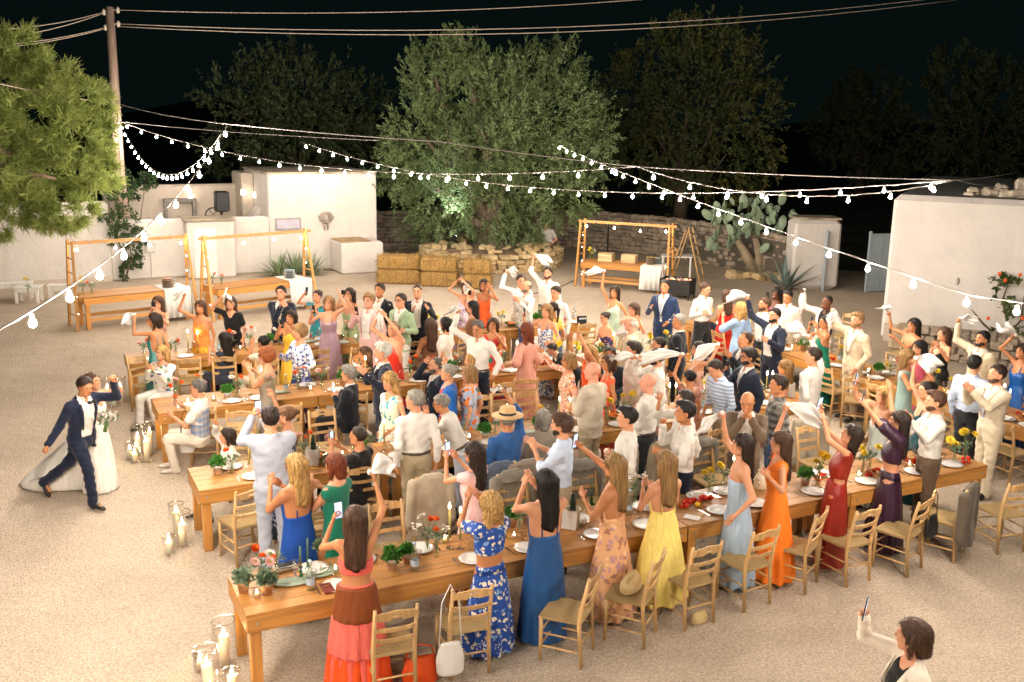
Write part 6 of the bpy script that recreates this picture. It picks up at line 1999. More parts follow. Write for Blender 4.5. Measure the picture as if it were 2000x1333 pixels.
# -- back row of tables, left part
P('woman in beige strapless floral top', 'filming with a small phone behind the back row', 307, 580, 1.66, 15, 'dress fl_beige strapless', 'long brown', [(299, 600), (304, 606)], ph=0)
P('woman in teal satin camisole dress', 'twirling a napkin to the left beside the first table', 300, 613, 1.68, 100, 'dress teal strap lowback hem=.25 w=.24', 'bob dark', [(262, 615)], nap=(0, 240, 622, .34), hy=75)
P('woman in orange halter top and yellow skirt', 'raising a napkin high by the back row', 390, 588, 1.66, 8, 'skirt yellowor w=.30 hem=.2;dress or_halter halter', 'long brown', [(362, 573)], nap=(0, 340, 566, .26))
P('woman in black V-neck short-sleeved dress', 'tilting her head with one arm raised', 449, 580, 1.66, 5, 'dress blackplain short hem=.3', 'long brown', [(436, 578)], nap=(0, 446, 571, .2), side=-4)
P('blonde woman in white floral blouse', 'clapping at the left end of the back row', 314, 676, 1.24, 25, 'top fl_white long loose;trousers white', 'wavy blond', [(291, 716), (296, 718)], seat=True)
P('woman with very long black hair', 'seated with her back turned, clapping', 437, 650, 1.25, 125, 'top navytank none;trousers navytank', 'long black', [(409, 681), (413, 684)], seat=True)
P('woman with dark updo in pale blouse', 'seated with a hand at her face', 513, 657, 1.25, 120, 'top creamtop short;trousers cream', 'updo black', [(494, 664)], seat=True)
P('red-curled woman in taupe satin top and trousers', 'clapping while standing at the third row', 518, 681, 1.64, 85, 'top taupesatin none neck=.40 satin;trousers taupe wide', 'curly rust', [(480, 713), (484, 717)], glasses=True)
P('smiling dark-haired man in navy suit', 'clasping his hands under his chin behind the back row', 548, 560, 1.80, 5, 'shirt white;trousers navy;jacket navy', 'short black', [(551, 592), (555, 594)])
P('woman in yellow one-shoulder dress', 'lifting a white phone at the back row', 567, 608, 1.62, 20, 'dress yellow one', 'long dark', [(548, 634), (559, 636)], ph=0)
P('grey-blonde woman in blue and white print top', 'standing before the back row', 584, 635, 1.66, 50, 'skirt fl_navy w=.25 hem=.3;top fl_bluewhite long loose out hem=-.04', 'curly dblond', [(541, 692), (578, 727)])
P('woman in turquoise floral dress', 'lifting a dark red phone over her head by the buffet', 619, 568, 1.64, 25, 'dress fl_teal cap', 'updo dark', [(598, 570), (611, 602)], ph=0)
P('woman in long lilac satin dress', 'filming with one arm raised before the back row', 641, 580, 1.70, 10, 'dress lilac strap hem=.08 w=.25', 'wavy dblond', [(610, 606), (661, 568)], ph=0, hold='open')
P('woman in pale green satin dress', 'filming with both hands behind the lilac dress', 682, 564, 1.66, 25, 'dress greensatin strapless', 'wavy dark', [(669, 576), (676, 582)], ph=0)
P('red-blond man in pink suit', 'holding a phone at the back row', 720, 575, 1.80, 25, 'shirt white;trousers pinksuit;jacket pinksuit open', 'short_full dblond', [(694, 609)], ph=0, skin='pink')
P('man in navy blazer and open white shirt', 'standing behind the pink suit', 741, 555, 1.80, 25, 'shirt white;trousers navy;jacket blacknavy open', 'short dark')
P('man in sage green blazer and white trousers', 'standing with folded hands and sunglasses', 782, 575, 1.79, 35, 'shirt white;trousers white;jacket sage', 'short dark', [(779, 646), (784, 647)], glasses=True)
P('man in dark navy suit beside the hay bales', 'clapping with his hands apart', 815, 558, 1.79, 5, 'shirt white;trousers blacknavy;jacket blacknavy open', 'buzz dark', [(808, 603), (834, 600)], hold='open')
P('blonde woman in bright red backless dress', 'raising both arms with a napkin', 767, 629, 1.68, 30, 'dress redsat halter hem=.1 w=.24', 'pony dblond', [(742, 606), (748, 612)], nap=(0, 739, 650, .2))
P('woman in black floral top with flower earrings', 'sipping from a glass at the third row', 711, 679, 1.26, 60, 'top fl_green none;trousers black', 'long brown', [(695, 700)], seat=True)
P('silver-haired man in navy suit', 'standing and holding up a folded napkin at the third row', 746, 671, 1.80, 75, 'shirt white;trousers navy;jacket navy', 'short_full white', [(701, 718), (706, 724)], nap=(0, 697, 700, .1))
P('grey-haired man in black suit', 'seated from behind with a phone at the third row', 680, 716, 1.30, 95, 'shirt white;trousers black;jacket blacknavy', 'short_full grey', [(651, 768), (656, 772)], seat=True, ph=0)
P('woman with blond curls in turquoise print', 'reaching down to the second row', 760, 730, 1.64, 40, 'trousers fl_turq wide;dress fl_turq', 'curlylong blond', [(755, 848)], hp=-8)
P('bearded man in navy blazer', 'clapping over his head at the third row', 850, 700, 1.33, 70, 'shirt white;trousers navy;jacket navy', 'receding dgrey', [(836, 703), (870, 706)], seat=True, beard='dgrey')
P('grey-haired woman in bright blue cardigan', 'standing in profile with a bun at the third row', 874, 713, 1.62, 80, 'top fl_multi none;trousers navy;cardigan cardigan open hem=-.28', 'updo grey')
P('woman in grey-blue sunflower print dress', 'standing with a blond bob, turned away', 916, 715, 1.60, 110, 'dress fl_orblue short hem=.3', 'bob dblond')
P('blonde woman in peach top', 'seated sideways behind the sunflower dress', 920, 692, 1.26, 80, 'top orpink short;trousers beige', 'bob blond', seat=True)
P('grey-haired man in white shirt and navy trousers', 'waving one arm high in the middle', 933, 628, 1.80, 25, 'shirt white;trousers navy belt', 'short dgrey', [(897, 604), (961, 742)], nap=(0, 872, 596, .22), hold='fist', hp=-12)
P('woman in white blouse with a black bob', 'standing turned away at the back row', 869, 621, 1.60, 110, 'top white short loose;trousers white', 'bob black')
P('woman with long straight brown hair and bare shoulder', 'seated beside the black bob', 840, 623, 1.38, 150, 'dress brownmesh one', 'long brown', seat=True)
P('woman with long black hair in brown mesh dress', 'holding up a napkin', 922, 589, 1.64, 85, 'dress brownmesh short', 'wavy black', [(910, 572)], nap=(0, 914, 548, .14))
P('woman in lilac print dress', 'clapping over her head before the hay bales', 910, 551, 1.66, 20, 'dress fl_lilac strap', 'long dark', [(898, 545), (902, 547)], hold='open')
P('woman in orange lace dress', 'clapping beside her cheek before the hay bales', 945, 547, 1.66, 20, 'dress orangelace one', 'wavy dark', [(953, 556), (956, 559)], hold='open')
P('short-haired woman in red and blue print dress', 'waving a hand near the middle', 963, 623, 1.62, 20, 'dress fl_multi none', 'bob brown', [(967, 650)], hold='open')
P('man in striped white shirt', 'holding a napkin aloft left of the bearded man', 1018, 538, 1.78, -15, 'shirt stripewhite;trousers stone', 'short dark', [(989, 528), (1005, 582)], nap=(0, 1012, 527, .2))
P('tall bearded man in white shirt and olive trousers', 'raising a napkin before the planter', 1070, 523, 1.80, 20, 'shirt white roll;trousers olive', 'short dark', [(1043, 498)], nap=(0, 1078, 509, .26), beard='brown')
P('bald grey-bearded man in jeans', 'clapping at the back row', 1028, 549, 1.76, 60, 'shirt white out;trousers jean', 'ring dgrey', [(1006, 583), (1010, 586)], beard='dgrey')
P('short-haired man in white shirt and jeans', 'touching his chin at the back row', 1085, 560, 1.77, 40, 'shirt white out;trousers jean', 'short dark', [(1080, 585)], hp=-10)
P('woman in yellow striped top', 'turned away behind the blue print top', 1080, 591, 1.62, 130, 'top fl_yellow short;trousers jean', 'pony dark')
P('woman in blue and white print camisole', 'lifting a phone and calling out', 1067, 595, 1.68, 35, 'trousers fl_blueprint wide;dress fl_blueprint strap', 'wavy dblond', [(1022, 612), (1068, 672)], ph=0)
P('woman with rust curls in pink wide-sleeved dress', 'standing with her back turned', 1028, 633, 1.68, 135, 'dress pink bell hem=.15 w=.27', 'curlylong auburn', [(988, 716)])
P('dark-haired man in black jacket', 'bending low over the third row', 1078, 672, 1.38, 75, 'shirt white;trousers black;jacket blacknavy', 'short dark', lean=48)
P('woman in orange and white confetti print dress', 'stretching an arm far to the left', 1110, 690, 1.63, 85, 'dress fl_orwhite long hem=.25', 'bob dblond', [(1054, 682)], hold='open', glasses=True)
P('blonde woman in orange top', 'raising both bare arms straight up', 1152, 677, 1.58, 60, 'top orange none;trousers white', 'long blond', [(1116, 656), (1131, 654)], hold='open', hp=-10)
P('bald man in beige linen suit', 'clapping with his back turned, in the middle', 1157, 708, 1.78, 130, 'trousers khaki;jacket stone', 'bald grey', [(1122, 770), (1128, 775)], belly=.03, skin='pink', hy=105)
P('woman in red and coral print top', 'looking left with a brown bob and glasses', 1188, 695, 1.62, 80, 'dress fl_redor none hem=.3', 'bob brown', glasses=True)
P('woman in strapless purple floral dress', 'laughing at the end of the back row', 1181, 611, 1.50, 55, 'dress fl_purple strapless', 'updo dark', [(1158, 668)], lean=12)
P('woman in mint off-shoulder dress', 'waving a napkin high by the buffet', 1200, 560, 1.67, 30, 'dress mint one', 'wavy dark', [(1179, 530), (1213, 632)], nap=(0, 1136, 522, .3))
P('woman in cream top with long brown hair', 'clapping beside her shoulder', 1237, 593, 1.64, 60, 'top creamtop cap;trousers cream', 'long brown', [(1243, 620), (1246, 622)], hold='open')
P('bald man in beige jacket', 'twirling a napkin in front of his face', 1232, 619, 1.74, 100, 'trousers stone;jacket beige', 'ring white', [(1207, 652)], nap=(0, 1236, 640, .26, -.2), belly=.03, skin='pink')
P('man in blue suit and grey tie', 'standing alone in the aisle by the fire pit', 1299, 548, 1.83, 30, 'shirt white;trousers #1d2f4d;jacket #1d2f4d;tie lgrey', 'short black', [(1272, 600), (1300, 634)])
P('grey-haired man in charcoal suit', 'seen from behind, right of the middle', 1326, 615, 1.76, 110, 'shirt white;trousers blacknavy;jacket blacknavy', 'short grey', hy=75)
P('curly-haired man in white shirt', 'turned left behind a stretched napkin', 1237, 669, 1.74, 80, 'shirt offwhite;trousers stone', 'short_full dark')
P('bearded man in loose white shirt', 'twirling a napkin with a rolled blue cuff', 1283, 682, 1.76, 85, 'shirt white out;trousers black', 'short dark', [(1244, 694)], nap=(0, 1192, 688, .2), beard='dark')
P('man with dark hair', 'seated low and mostly hidden behind the white shirt', 1286, 660, 1.36, 85, 'shirt white;trousers black', 'short dark', seat=True)
P('woman with dark bun in brown print blouse', 'raising an arm with a napkin, back turned', 1347, 724, 1.50, 150, 'dress brownprint cap', 'updo black', [(1331, 693)], nap=(0, 1236, 686, .28))
P('woman in pink floral dress with bare shoulder', 'twirling a napkin before her face', 1364, 669, 1.64, 80, 'dress fl_pink strap', 'long dark', [(1404, 674)], nap=(0, 1346, 694, .34))
P('man in blue striped shirt', 'leaning over the second row and smiling', 1397, 705, 1.72, 60, 'shirt stripeblue roll out;trousers khaki', 'short dark', lean=16, hp=-18)
P('bearded man with glasses in navy jacket', 'holding a dark phone low', 1462, 682, 1.76, 75, 'shirt white;trousers navy;jacket navy', 'short_full black', [(1420, 716)], ph=0, beard='black', glasses=True, skin='olive')
P('balding man in black suit', 'clapping behind the bearded man', 1455, 650, 1.77, 75, 'shirt white;trousers black;jacket blacknavy', 'receding brown', [(1416, 688), (1421, 692)], hold='open')
P('bearded man in dark blue suit', 'flinging a napkin up with his right arm', 1513, 603, 1.82, 55, 'shirt white;trousers navy;jacket navy open', 'short black', [(1459, 578), (1493, 663)], nap=(0, 1418, 569, .3), beard='black')
P('moustached man in white shirt and black trousers', 'calling out beside the blue suit', 1494, 582, 1.78, 75, 'shirt white;trousers black belt', 'short brown', beard='brown')
P('dark-skinned woman in pink dress', 'lifting a phone beside her face', 1517, 563, 1.66, 45, 'dress pinkred halter', 'wavy black', [(1498, 580)], ph=0, skin='brown')
P('short dark-haired man in pale pink shirt', 'looking down at the far tables', 1539, 568, 1.77, 40, 'shirt #e3d2c6 out;trousers stone', 'short black', hp=-14)
P('dark-skinned bald man in white jacket', 'waving a napkin with one arm high', 1616, 578, 1.80, 60, 'shirt black;trousers stone;jacket white', 'buzz black', [(1570, 566), (1626, 601)], nap=(0, 1562, 604, .16), skin='brown', hold='fist')
P('woman in teal halter dress', 'filming with outstretched arms', 1612, 618, 1.65, 85, 'dress green halter hem=.1', 'pony black', [(1585, 628), (1591, 632)], ph=0, skin='tan')
P('red-blond man in beige suit', 'raising a napkin at the barn-side tables', 1675, 612, 1.82, 65, 'shirt white;trousers beige;jacket beige', 'quiff dblond', [(1626, 604), (1667, 728)], nap=(0, 1622, 630, .16), beard='dblond')
P('man in white shirt and beige trousers', 'seen from behind with his right arm up', 1588, 680, 1.80, 140, 'shirt white;trousers stone', 'short dark', [(1581, 655)], nap=(0, 1530, 620, .3), hy=100)
P('woman with waist-long blond hair in yellow top', 'seated turned away beside the barn-side tables', 1534, 704, 1.30, 100, 'top yellow none;trousers cream', 'long dblond', seat=True)
P('man in grey plaid shirt', 'looking left at the second row', 1521, 735, 1.77, 90, 'shirt plaidgrey roll out;trousers jean', 'quiff dark')
P('bald man in brown wool suit', 'pressing both hands to his mouth', 1461, 767, 1.76, 20, 'shirt white;trousers brownwool;jacket brownwool open', 'ring dark', [(1457, 808), (1462, 809)], hp=-16)
P('young man in white shirt and navy trousers', 'raising a fist in profile', 1338, 786, 1.79, 88, 'shirt white;trousers navy', 'quiff black', [(1296, 818), (1278, 880)], hold='fist')
P('bearded man in white shirt', 'lifting one hand, half hidden by the young man', 1337, 764, 1.76, 85, 'shirt white roll;trousers navy', 'short dark', [(1289, 772)], beard='black', hold='open')
P('bald man in white shirt and black trousers', 'standing from behind at the second row', 1266, 730, 1.77, 120, 'shirt white roll;trousers charcoal belt', 'bald grey', [(1240, 798)], skin='pink', belly=.03, hy=95)
P('clean-shaven dark-haired man in white shirt and khaki trousers', 'wringing a napkin at the front row', 1225, 797, 1.76, 92, 'shirt white;trousers khaki', 'quiff black', [(1184, 878), (1190, 890)], nap=(0, 1196, 902, .14))
P('curly-haired man in light blue shirt', 'clapping with a watch on his wrist', 1097, 811, 1.78, 105, 'shirt sky roll;trousers khaki', 'short_full brown', [(1033, 861), (1039, 866)], beard='dark', hold='open')
P('grey-haired woman in taupe jacket', 'seated with her back to the front row', 1061, 802, 1.25, 165, 'trousers taupe;jacket taupe plain', 'bob grey', seat=True)
P('man in straw hat and blue denim shirt', 'waving a napkin over the second row', 990, 800, 1.42, 150, 'shirt denim roll out;trousers jean', 'short grey', [(981, 759)], nap=(0, 962, 748, .2), hat=1, seat=True)
P('grey-haired man in white shirt with glasses', 'leaning over the second row', 861, 772, 1.62, 95, 'shirt white roll out;trousers lgrey belt', 'short grey', [(832, 800)], lean=26, glasses=True)
P('white-haired man in white shirt and beige trousers', 'standing from behind with a dark belt', 809, 763, 1.76, 160, 'shirt white;trousers khaki belt', 'short grey', belly=.02, hy=110)
P('man in black T-shirt', 'filming with a phone held up at the second row', 699, 834, 1.33, 110, 'tee blackplain;trousers black', 'buzz dark', [(646, 858), (652, 864)], seat=True, ph=0)
P('man in light grey suit', 'filming with his back turned at the second row', 527, 795, 1.86, 158, 'trousers lgrey;jacket lgrey', 'short dark', [(499, 800), (505, 806)], ph=0)
P('small child in white shirt', 'raising one hand among the flowers of the second row', 442, 838, 1.06, 70, 'shirt white;trousers stone', 'bob dark', [(423, 826)], seat=True, hold='open', cat='child')
P('woman in dark print sundress', 'waving one bare arm beside the grey suit', 557, 795, 1.62, 90, 'dress fl_dark strap', 'updo lbrown', [(529, 766)], hold='open')
P('grey-haired man in blue plaid waistcoat', 'seated in profile with an orange drink', 385, 743, 1.30, 88, 'shirt white short;trousers #cfc3b2;vest plaidblue sneaker', 'short dgrey', [(347, 787), (330, 808)], seat=True)
# -- bride and groom
gA, gB = G(192, 997), G(92, 972)
groom = P('man in dark navy suit and bow tie', 'striding along beside the bride', 165, 738, 1.72, -62, 'shirt white;trousers #111930;jacket #111930 open', 'short dark', [(219, 738), (78, 893)], lean=10, walk=dict(hip=.84, feet=[gA + Vector((-.05, 0, .085)), gB + Vector((0, 0, .22))], front=-1), hold='fist', hp=-14, beard=None)
bride = P('woman in white satin bridal gown', 'walking arm in arm with the groom', 181, 730, 1.58, -75, 'dress bride strap lowback w=.25 hem=.01 plain', 'updo brown', [(221, 733), (205, 818)], hold='fist')
# -- front row of women along the front table
P('blonde woman in royal blue dress', 'clapping with her back turned at the second row end', 576, 888, 1.68, 125, 'dress royal strap lowback hem=.1 w=.25', 'wavy blond', [(529, 934), (536, 940)], hold='open')
P('auburn woman in emerald green dress', 'reaching across between two tables', 653, 888, 1.62, 115, 'dress green none hem=.3 w=.23', 'bob auburn', [(606, 938), (612, 944)])
P('woman in coral top and tiered orange skirt', 'filming at the front table corner', 693, 990, 1.68, 172, 'tiers x;dress coraltop strapless midriff', 'long brown', [(656, 1000), (728, 922)], ph=0, nap=(1, 770, 892, .26))
P('woman in pale pink dress with shoulder ties', 'filming with both hands', 925, 865, 1.66, 120, 'dress rose cap hem=.1 w=.25', 'wavy dark', [(872, 880), (882, 884)], ph=0)
P('curly blonde woman in blue paisley two-piece', 'clapping over the front table', 957, 964, 1.58, 135, 'skirt paisley w=.23 hem=.26;dress paisley short midriff', 'curlylong blond', [(918, 960), (932, 966)], hold='open')
P('black-haired woman in long blue satin dress', 'clapping with her back turned', 1066, 919, 1.70, 150, 'dress bluesat strap lowback hem=.02 w=.25 plain', 'long black', [(1029, 930), (1036, 936)], hold='open')
P('blonde woman in peach floral dress', 'filming with an outstretched arm at the front table', 1200, 889, 1.70, 120, 'dress peach strap lowback hem=.04 w=.30', 'long dblond', [(1124, 864), (1136, 962)], ph=0)
P('woman in lemon yellow strappy dress', 'clapping at the front table with her back turned', 1300, 882, 1.70, 150, 'dress lemon strap lowback hem=.14 w=.31', 'long dblond', [(1258, 938), (1266, 944)], hold='open')
P('dark-haired woman in pale blue pleated dress', 'trailing a napkin from her raised hand', 1450, 849, 1.70, 95, 'dress ltblue strapless hem=.06 w=.27', 'long dark', [(1411, 806), (1425, 1018)], nap=(0, 1352, 838, .2))
P('woman in orange puffed dress', 'raising a napkin over her head at the front table', 1525, 845, 1.68, 95, 'dress orangecut none hem=.06 w=.30', 'long brown', [(1538, 790), (1492, 922)], nap=(0, 1606, 812, .26))
P('woman in rust red cut-out dress', 'leaning back with both arms raised to film', 1664, 831, 1.68, 100, 'dress rust none cutout hem=.06 w=.21 plain', 'long dark', [(1604, 808), (1600, 791)], ph=1, lean=-8, hp=14)
P('woman in dark purple two-piece', 'filming with her arms stretched up', 1757, 805, 1.70, 100, 'skirt purple w=.23 hem=.04 plain;dress purple puff midriff', 'long dark', [(1671, 770), (1679, 776)], ph=0, lean=-4)
P('bearded man in white shirt and brown trousers', 'clapping at the right end', 1828, 766, 1.80, 95, 'shirt white;trousers brown', 'quiff brown', [(1765, 808), (1771, 813)], beard='brown', hold='open')
P('bearded man in cream suit', 'clapping at the right edge', 1949, 714, 1.82, 80, 'shirt white;trousers cream;jacket cream;tie sky', 'short dark', [(1886, 752), (1892, 757)], beard='brown', hold='open')
P('man in pale blue shirt and dark trousers', 'turned away to the barn-side tables', 1906, 695, 1.78, -130, 'shirt sky;trousers charcoal', 'short black')
P('woman in dark teal jumpsuit', 'raising a napkin, in profile', 1810, 747, 1.68, 85, 'jumpsuit jump strap', 'updo black', [(1788, 700)], nap=(0, 1838, 708, .26))
P('long-haired woman in pale teal dress', 'clapping at the barn-side tables', 1776, 684, 1.64, -60, 'dress paleteal none hem=.15 w=.27', 'long dblond', [(1812, 738), (1818, 742)], hold='open')
P('dark-haired woman in red scarf top', 'bending forward beneath a napkin', 1796, 666, 1.60, 80, 'dress pinkred none', 'long black', [(1752, 700)], lean=10)
P('blonde woman in pale strapless dress', 'stretching both arms up to film', 1727, 756, 1.66, 80, 'dress pale strapless hem=.1 w=.24', 'wavy blond', [(1670, 742), (1737, 752)], ph=0, hold='open')
P('black-haired woman in green straps', 'waving high before the white barn', 1785, 623, 1.66, 70, 'dress green strap', 'long black', [(1736, 608), (1740, 654)], nap=(0, 1727, 588, .26), ph=1, skin='tan')
P('woman in black jumpsuit with brown waves', 'clapping before the white barn', 1844, 640, 1.66, 75, 'jumpsuit blackplain strap', 'wavy brown', [(1824, 670), (1829, 673)], hold='open')
P('man in beige suit', 'raising a napkin before the flowering vine', 1920, 648, 1.78, 70, 'shirt white;trousers beige;jacket beige', 'short black', [(1874, 622)], nap=(0, 1912, 616, .14), beard='dark')
P('woman in cobalt blue dress', 'waving a napkin at the right edge', 1998, 673, 1.66, 70, 'dress bluesat2 strap', 'long dark', [(1983, 653)], nap=(0, 1952, 622, .3))
P('woman in red strapless jumpsuit', 'hugging her neighbour, a napkin over her head', 1420, 566, 1.67, 165, 'jumpsuit red strapless', 'wavy brown', [(1410, 606)], ph=0)
P('woman in sky blue off-shoulder ruffle dress', 'with blond curls, back turned', 1447, 592, 1.64, 150, 'dress ruffle bell', 'curlylong blond', [(1412, 614)])
P('man in white shirt and black trousers', 'looking down at his hands by the fire pit', 1379, 553, 1.80, -40, 'shirt white;trousers charcoal belt', 'short brown', [(1378, 612), (1383, 613)], hp=-14)
P('man in dark suit', 'seated facing the camera behind a waved napkin', 1192, 680, 1.32, 20, 'shirt white;trousers black;jacket blacknavy', 'short dark', seat=True, skin='olive')
# -- foreground and far background
P('woman in cream blazer with dark hair', 'filming in the near right corner', 1784, 1213, 1.68, 88, fit='top black none;trousers olive;jacket blazer open', hair='bob brown', hands=[(1688, 1190)], ph=0, hy=118)
wsit = P('man in jeans', 'sitting on the planter rim in the dark under the olive', 1066, 436, 1.55, 30, 'tee white;trousers jean', 'short dark', lean=25, seat=True)
wsit['body'].location.z = .09
# bridal train, bouquet, bow tie
bl_ = bride['loc']
f = Fld((-2.2, -1.4, -.02), (1.0, 1.2, 1.0), .026)
q_ = [GY(u, v, bl_.y + dy) - bl_ for u, v, dy in ((172, 850, .02), (150, 892, .05), (118, 930, .1), (84, 955, .12), (52, 968, .15), (22, 972, .18))]
rr_ = [.13, .22, .27, .25, .16, .05]
for k in range(5): f.cone(tuple(q_[k]), tuple(q_[k + 1]), rr_[k], rr_[k + 1], .12)
f.cone((-.10, .05, .15), tuple(q_[2] * .9), .16, .22, .12)
X, Y, Z = f._xyz((slice(None),) * 3)
f.v = f.v + (.016 * np.sin(np.arctan2(Y + 0 * X + 0 * Z, X + 1.2 + 0 * Y) * 22 + Z * 3)).astype(np.float32)
f.v = np.maximum(f.v, (.008 - Z + 0 * X + 0 * Y).astype(np.float32))
V_, Q_ = surfnet(f.v, f.o, f.h)
link('train', mk('train', V_, [Q_], [FAB['bride']()], True), bride['body'])
mb = MB(); c = groom['hc'] - groom['loc']
fwd = Vector((math.sin(R_(62)), -math.cos(R_(62)), 0)); rt = Vector((fwd.y, -fwd.x, 0))
for k in (-1, 1): mb.ell(c + fwd * .10 + rt * (.032 * k) + Vector((0, 0, -.185)), (.034, .02, .024), 8, 5)
part('bow_tie', mb, M('bow_black', (.012, .012, .014)), groom['body'], True)
# ================================================================ CHAIRS
chair_w = wood('beech', (.60, .37, .155), .5, axis='Z', var=.2)
rush = M('rush_seat', (.44, .30, .13), rough=.85, var=.25, vs=40, bump=.9, bs=90, bd=.012, stretch=(1, 6, 1))
def chair_meshes():
    d = {}
    mb = MB(); mb.tube([(0, 0, 0), (0, 0, .45)], [.017, .021], 8); d['leg'] = mb.mesh('leg', chair_w, True)
    mb = MB(); mb.tube([(0, .035, 0), (0, 0, .42), (0, .012, .55), (0, .085, .90)], [.017, .021, .021, .016], 8); d['rear_post'] = mb.mesh('rear_post', chair_w, True)
    def rail(h, hole=False, arch=.0):
        mb = MB(); n = 8
        for i in range(n):
            x0, x1 = -.185 + .37 * i / n, -.185 + .37 * (i + 1) / n
            c = (x0 + x1) / 2; b = .022 * (1 - (c / .185) ** 2); t = arch * (1 - (c / .185) ** 2)
            if hole and abs(c) < .06:
                mb.box((c, b, h / 2 + t * .5 - .012), (x1 - x0 + .001, .015, .022)); mb.box((c, b, h * .5 + t * .5 + .036), (x1 - x0 + .001, .015, h * .28 + t * .6))
            else:
                mb.box((c, b, h / 2 + t * .5), (x1 - x0 + .001, .015, h + t))
        return mb
    d['top_rail'] = rail(.062, True, .03).mesh('top_rail', chair_w); d['slat'] = rail(.038).mesh('slat', chair_w)
    mb = MB(); mb.tube([(-.19, 0, 0), (.19, 0, 0)], .0105, 6); d['stretcher'] = mb.mesh('stretcher', chair_w, True)
    mb = MB(); mb.tube([(0, -.20, 0), (0, .19, 0)], .0105, 6); d['side_stretcher'] = mb.mesh('stretcher', chair_w, True)
    mb = MB()
    w, dd = .215, .20
    O = [(-w, -dd), (w, -dd), (w * .9, dd), (-w * .9, dd)]
    V = [(x, y, .0) for x, y in O] + [(x * 1.0, y * 1.0, .028) for x, y in O] + [(x * .5, y * .5, .020) for x, y in O] + [(0, 0, .012)]
    F = [(3, 2, 1, 0)] + [(i, (i + 1) % 4, 4 + (i + 1) % 4, 4 + i) for i in range(4)] + [(4 + i, 4 + (i + 1) % 4, 8 + (i + 1) % 4, 8 + i) for i in range(4)] + [(8 + i, 8 + (i + 1) % 4, 12) for i in range(4)]
    mb.add(V, F); d['seat'] = mb.mesh('seat', rush)
    return d
CHM = chair_meshes()
def build_chair():
    t = thing('rush_chair', 'chair', 'chair', (0, 0, 0), 0, 'rush-seat ladder-back chairs')
    for x in (-.195, .195):
        link('leg', CHM['leg'], t, (x, -.18, 0)); link('rear_post', CHM['rear_post'], t, (x * .93, .18, 0))
    link('seat', CHM['seat'], t, (0, 0, .43))
    link('top_rail', CHM['top_rail'], t, (0, .255, .80), (-.20, 0, 0)); link('slat', CHM['slat'], t, (0, .225, .68), (-.20, 0, 0)); link('slat', CHM['slat'], t, (0, .200, .57), (-.20, 0, 0))
    link('stretcher', CHM['stretcher'], t, (0, -.18, .30)); link('stretcher', CHM['stretcher'], t, (0, -.18, .16)); link('stretcher', CHM['stretcher'], t, (0, .195, .22))
    for x in (-.19, .19):
        for z in (.28, .15): link('stretcher', CHM['side_stretcher'], t, (x, 0, z))
    return t
chair0 = build_chair()
USED = {}
def near_desc(p, key, maxd=99, two=False):
    """the guest nearest to p, each guest used once per kind of thing"""
    ds = sorted(((r['loc'].xy - Vector((p.x, p.y))).length, i) for i, r in enumerate(PEOPLE))
    u_ = USED.setdefault(key, set())
    for d, i in ds:
        if i not in u_ and d < maxd:
            u_.add(i); return PEOPLE[i]['desc'], d
    return None, 0
FACE = {'n': 153.2, 's': -26.8, 'e': -116.8, 'w': 63.2}
chairs = []
def chair(u, v, a, used=[0], z=.45, label=None):
    p = G(u, v, z)
    o = chair0 if not used[0] else copytree(chair0)
    used[0] = 1
    o.location = (p.x, p.y, 0)
    o.rotation_euler = (0, 0, -R_(a if not isinstance(a, str) else FACE[a]))
    d, _ = near_desc(p, 'chair')
    o['label'] = label or 'wooden rush-seat chair near the ' + d
    chairs.append(o); return o
CH_ = [  # front row, near side
    (759, 1253, 158), (905, 1211, 160), (1107, 1192, 112), (1232, 1158, 115), (1343, 1126, 150), (1455, 1094, 148), (1552, 1064, 125), (1652, 1052, 150), (1757, 1034, 136), (1842, 1010, 128), (1957, 997, 165),
    # front row, far side
    (770, 1075, 's'), (1018, 1010, 's'), (1155, 985, 's'), (1388, 935, 's'), (1598, 905, 's'), (640, 1100, 's'),
    # second row, near side
    (474, 1015, 140), (605, 1030, 150), (702, 965, 160), (826, 985, 'n'), (958, 960, 'n'), (1012, 955, 'n'), (1225, 915, 'n'), (1278, 912, 'n'), (1378, 885, 150), (1562, 862, 165), (1640, 905, 150),
    # second row, far side
    (640, 872, 's'), (950, 838, 's'), (1040, 830, 's'), (470, 905, 's'),
    # third row, near side
    (400, 845, 168), (474, 850, 168), (690, 815, 165), (838, 795, 160), (968, 792, 150), (1020, 783, 168), (1318, 752, 155), (560, 838, 160),
    # back row, near side
    (290, 752, -60), (372, 742, 165), (440, 738, 165), (520, 745, 160), (614, 724, 150), (690, 718, 140), (810, 706, 165), (886, 690, 120), (1138, 668, 165), (1210, 690, 150),
    # barn-side row
    (1628, 762, 'e'), (1670, 780, 200), (1730, 800, 'e'), (1384, 668, 200), (1500, 725, 'e'), (1420, 690, 'e'), (1974, 880, 'e'), (1880, 850, 'e'), (1760, 690, 'w'), (1640, 655, 'w')]
for c in CH_: chair(*c)
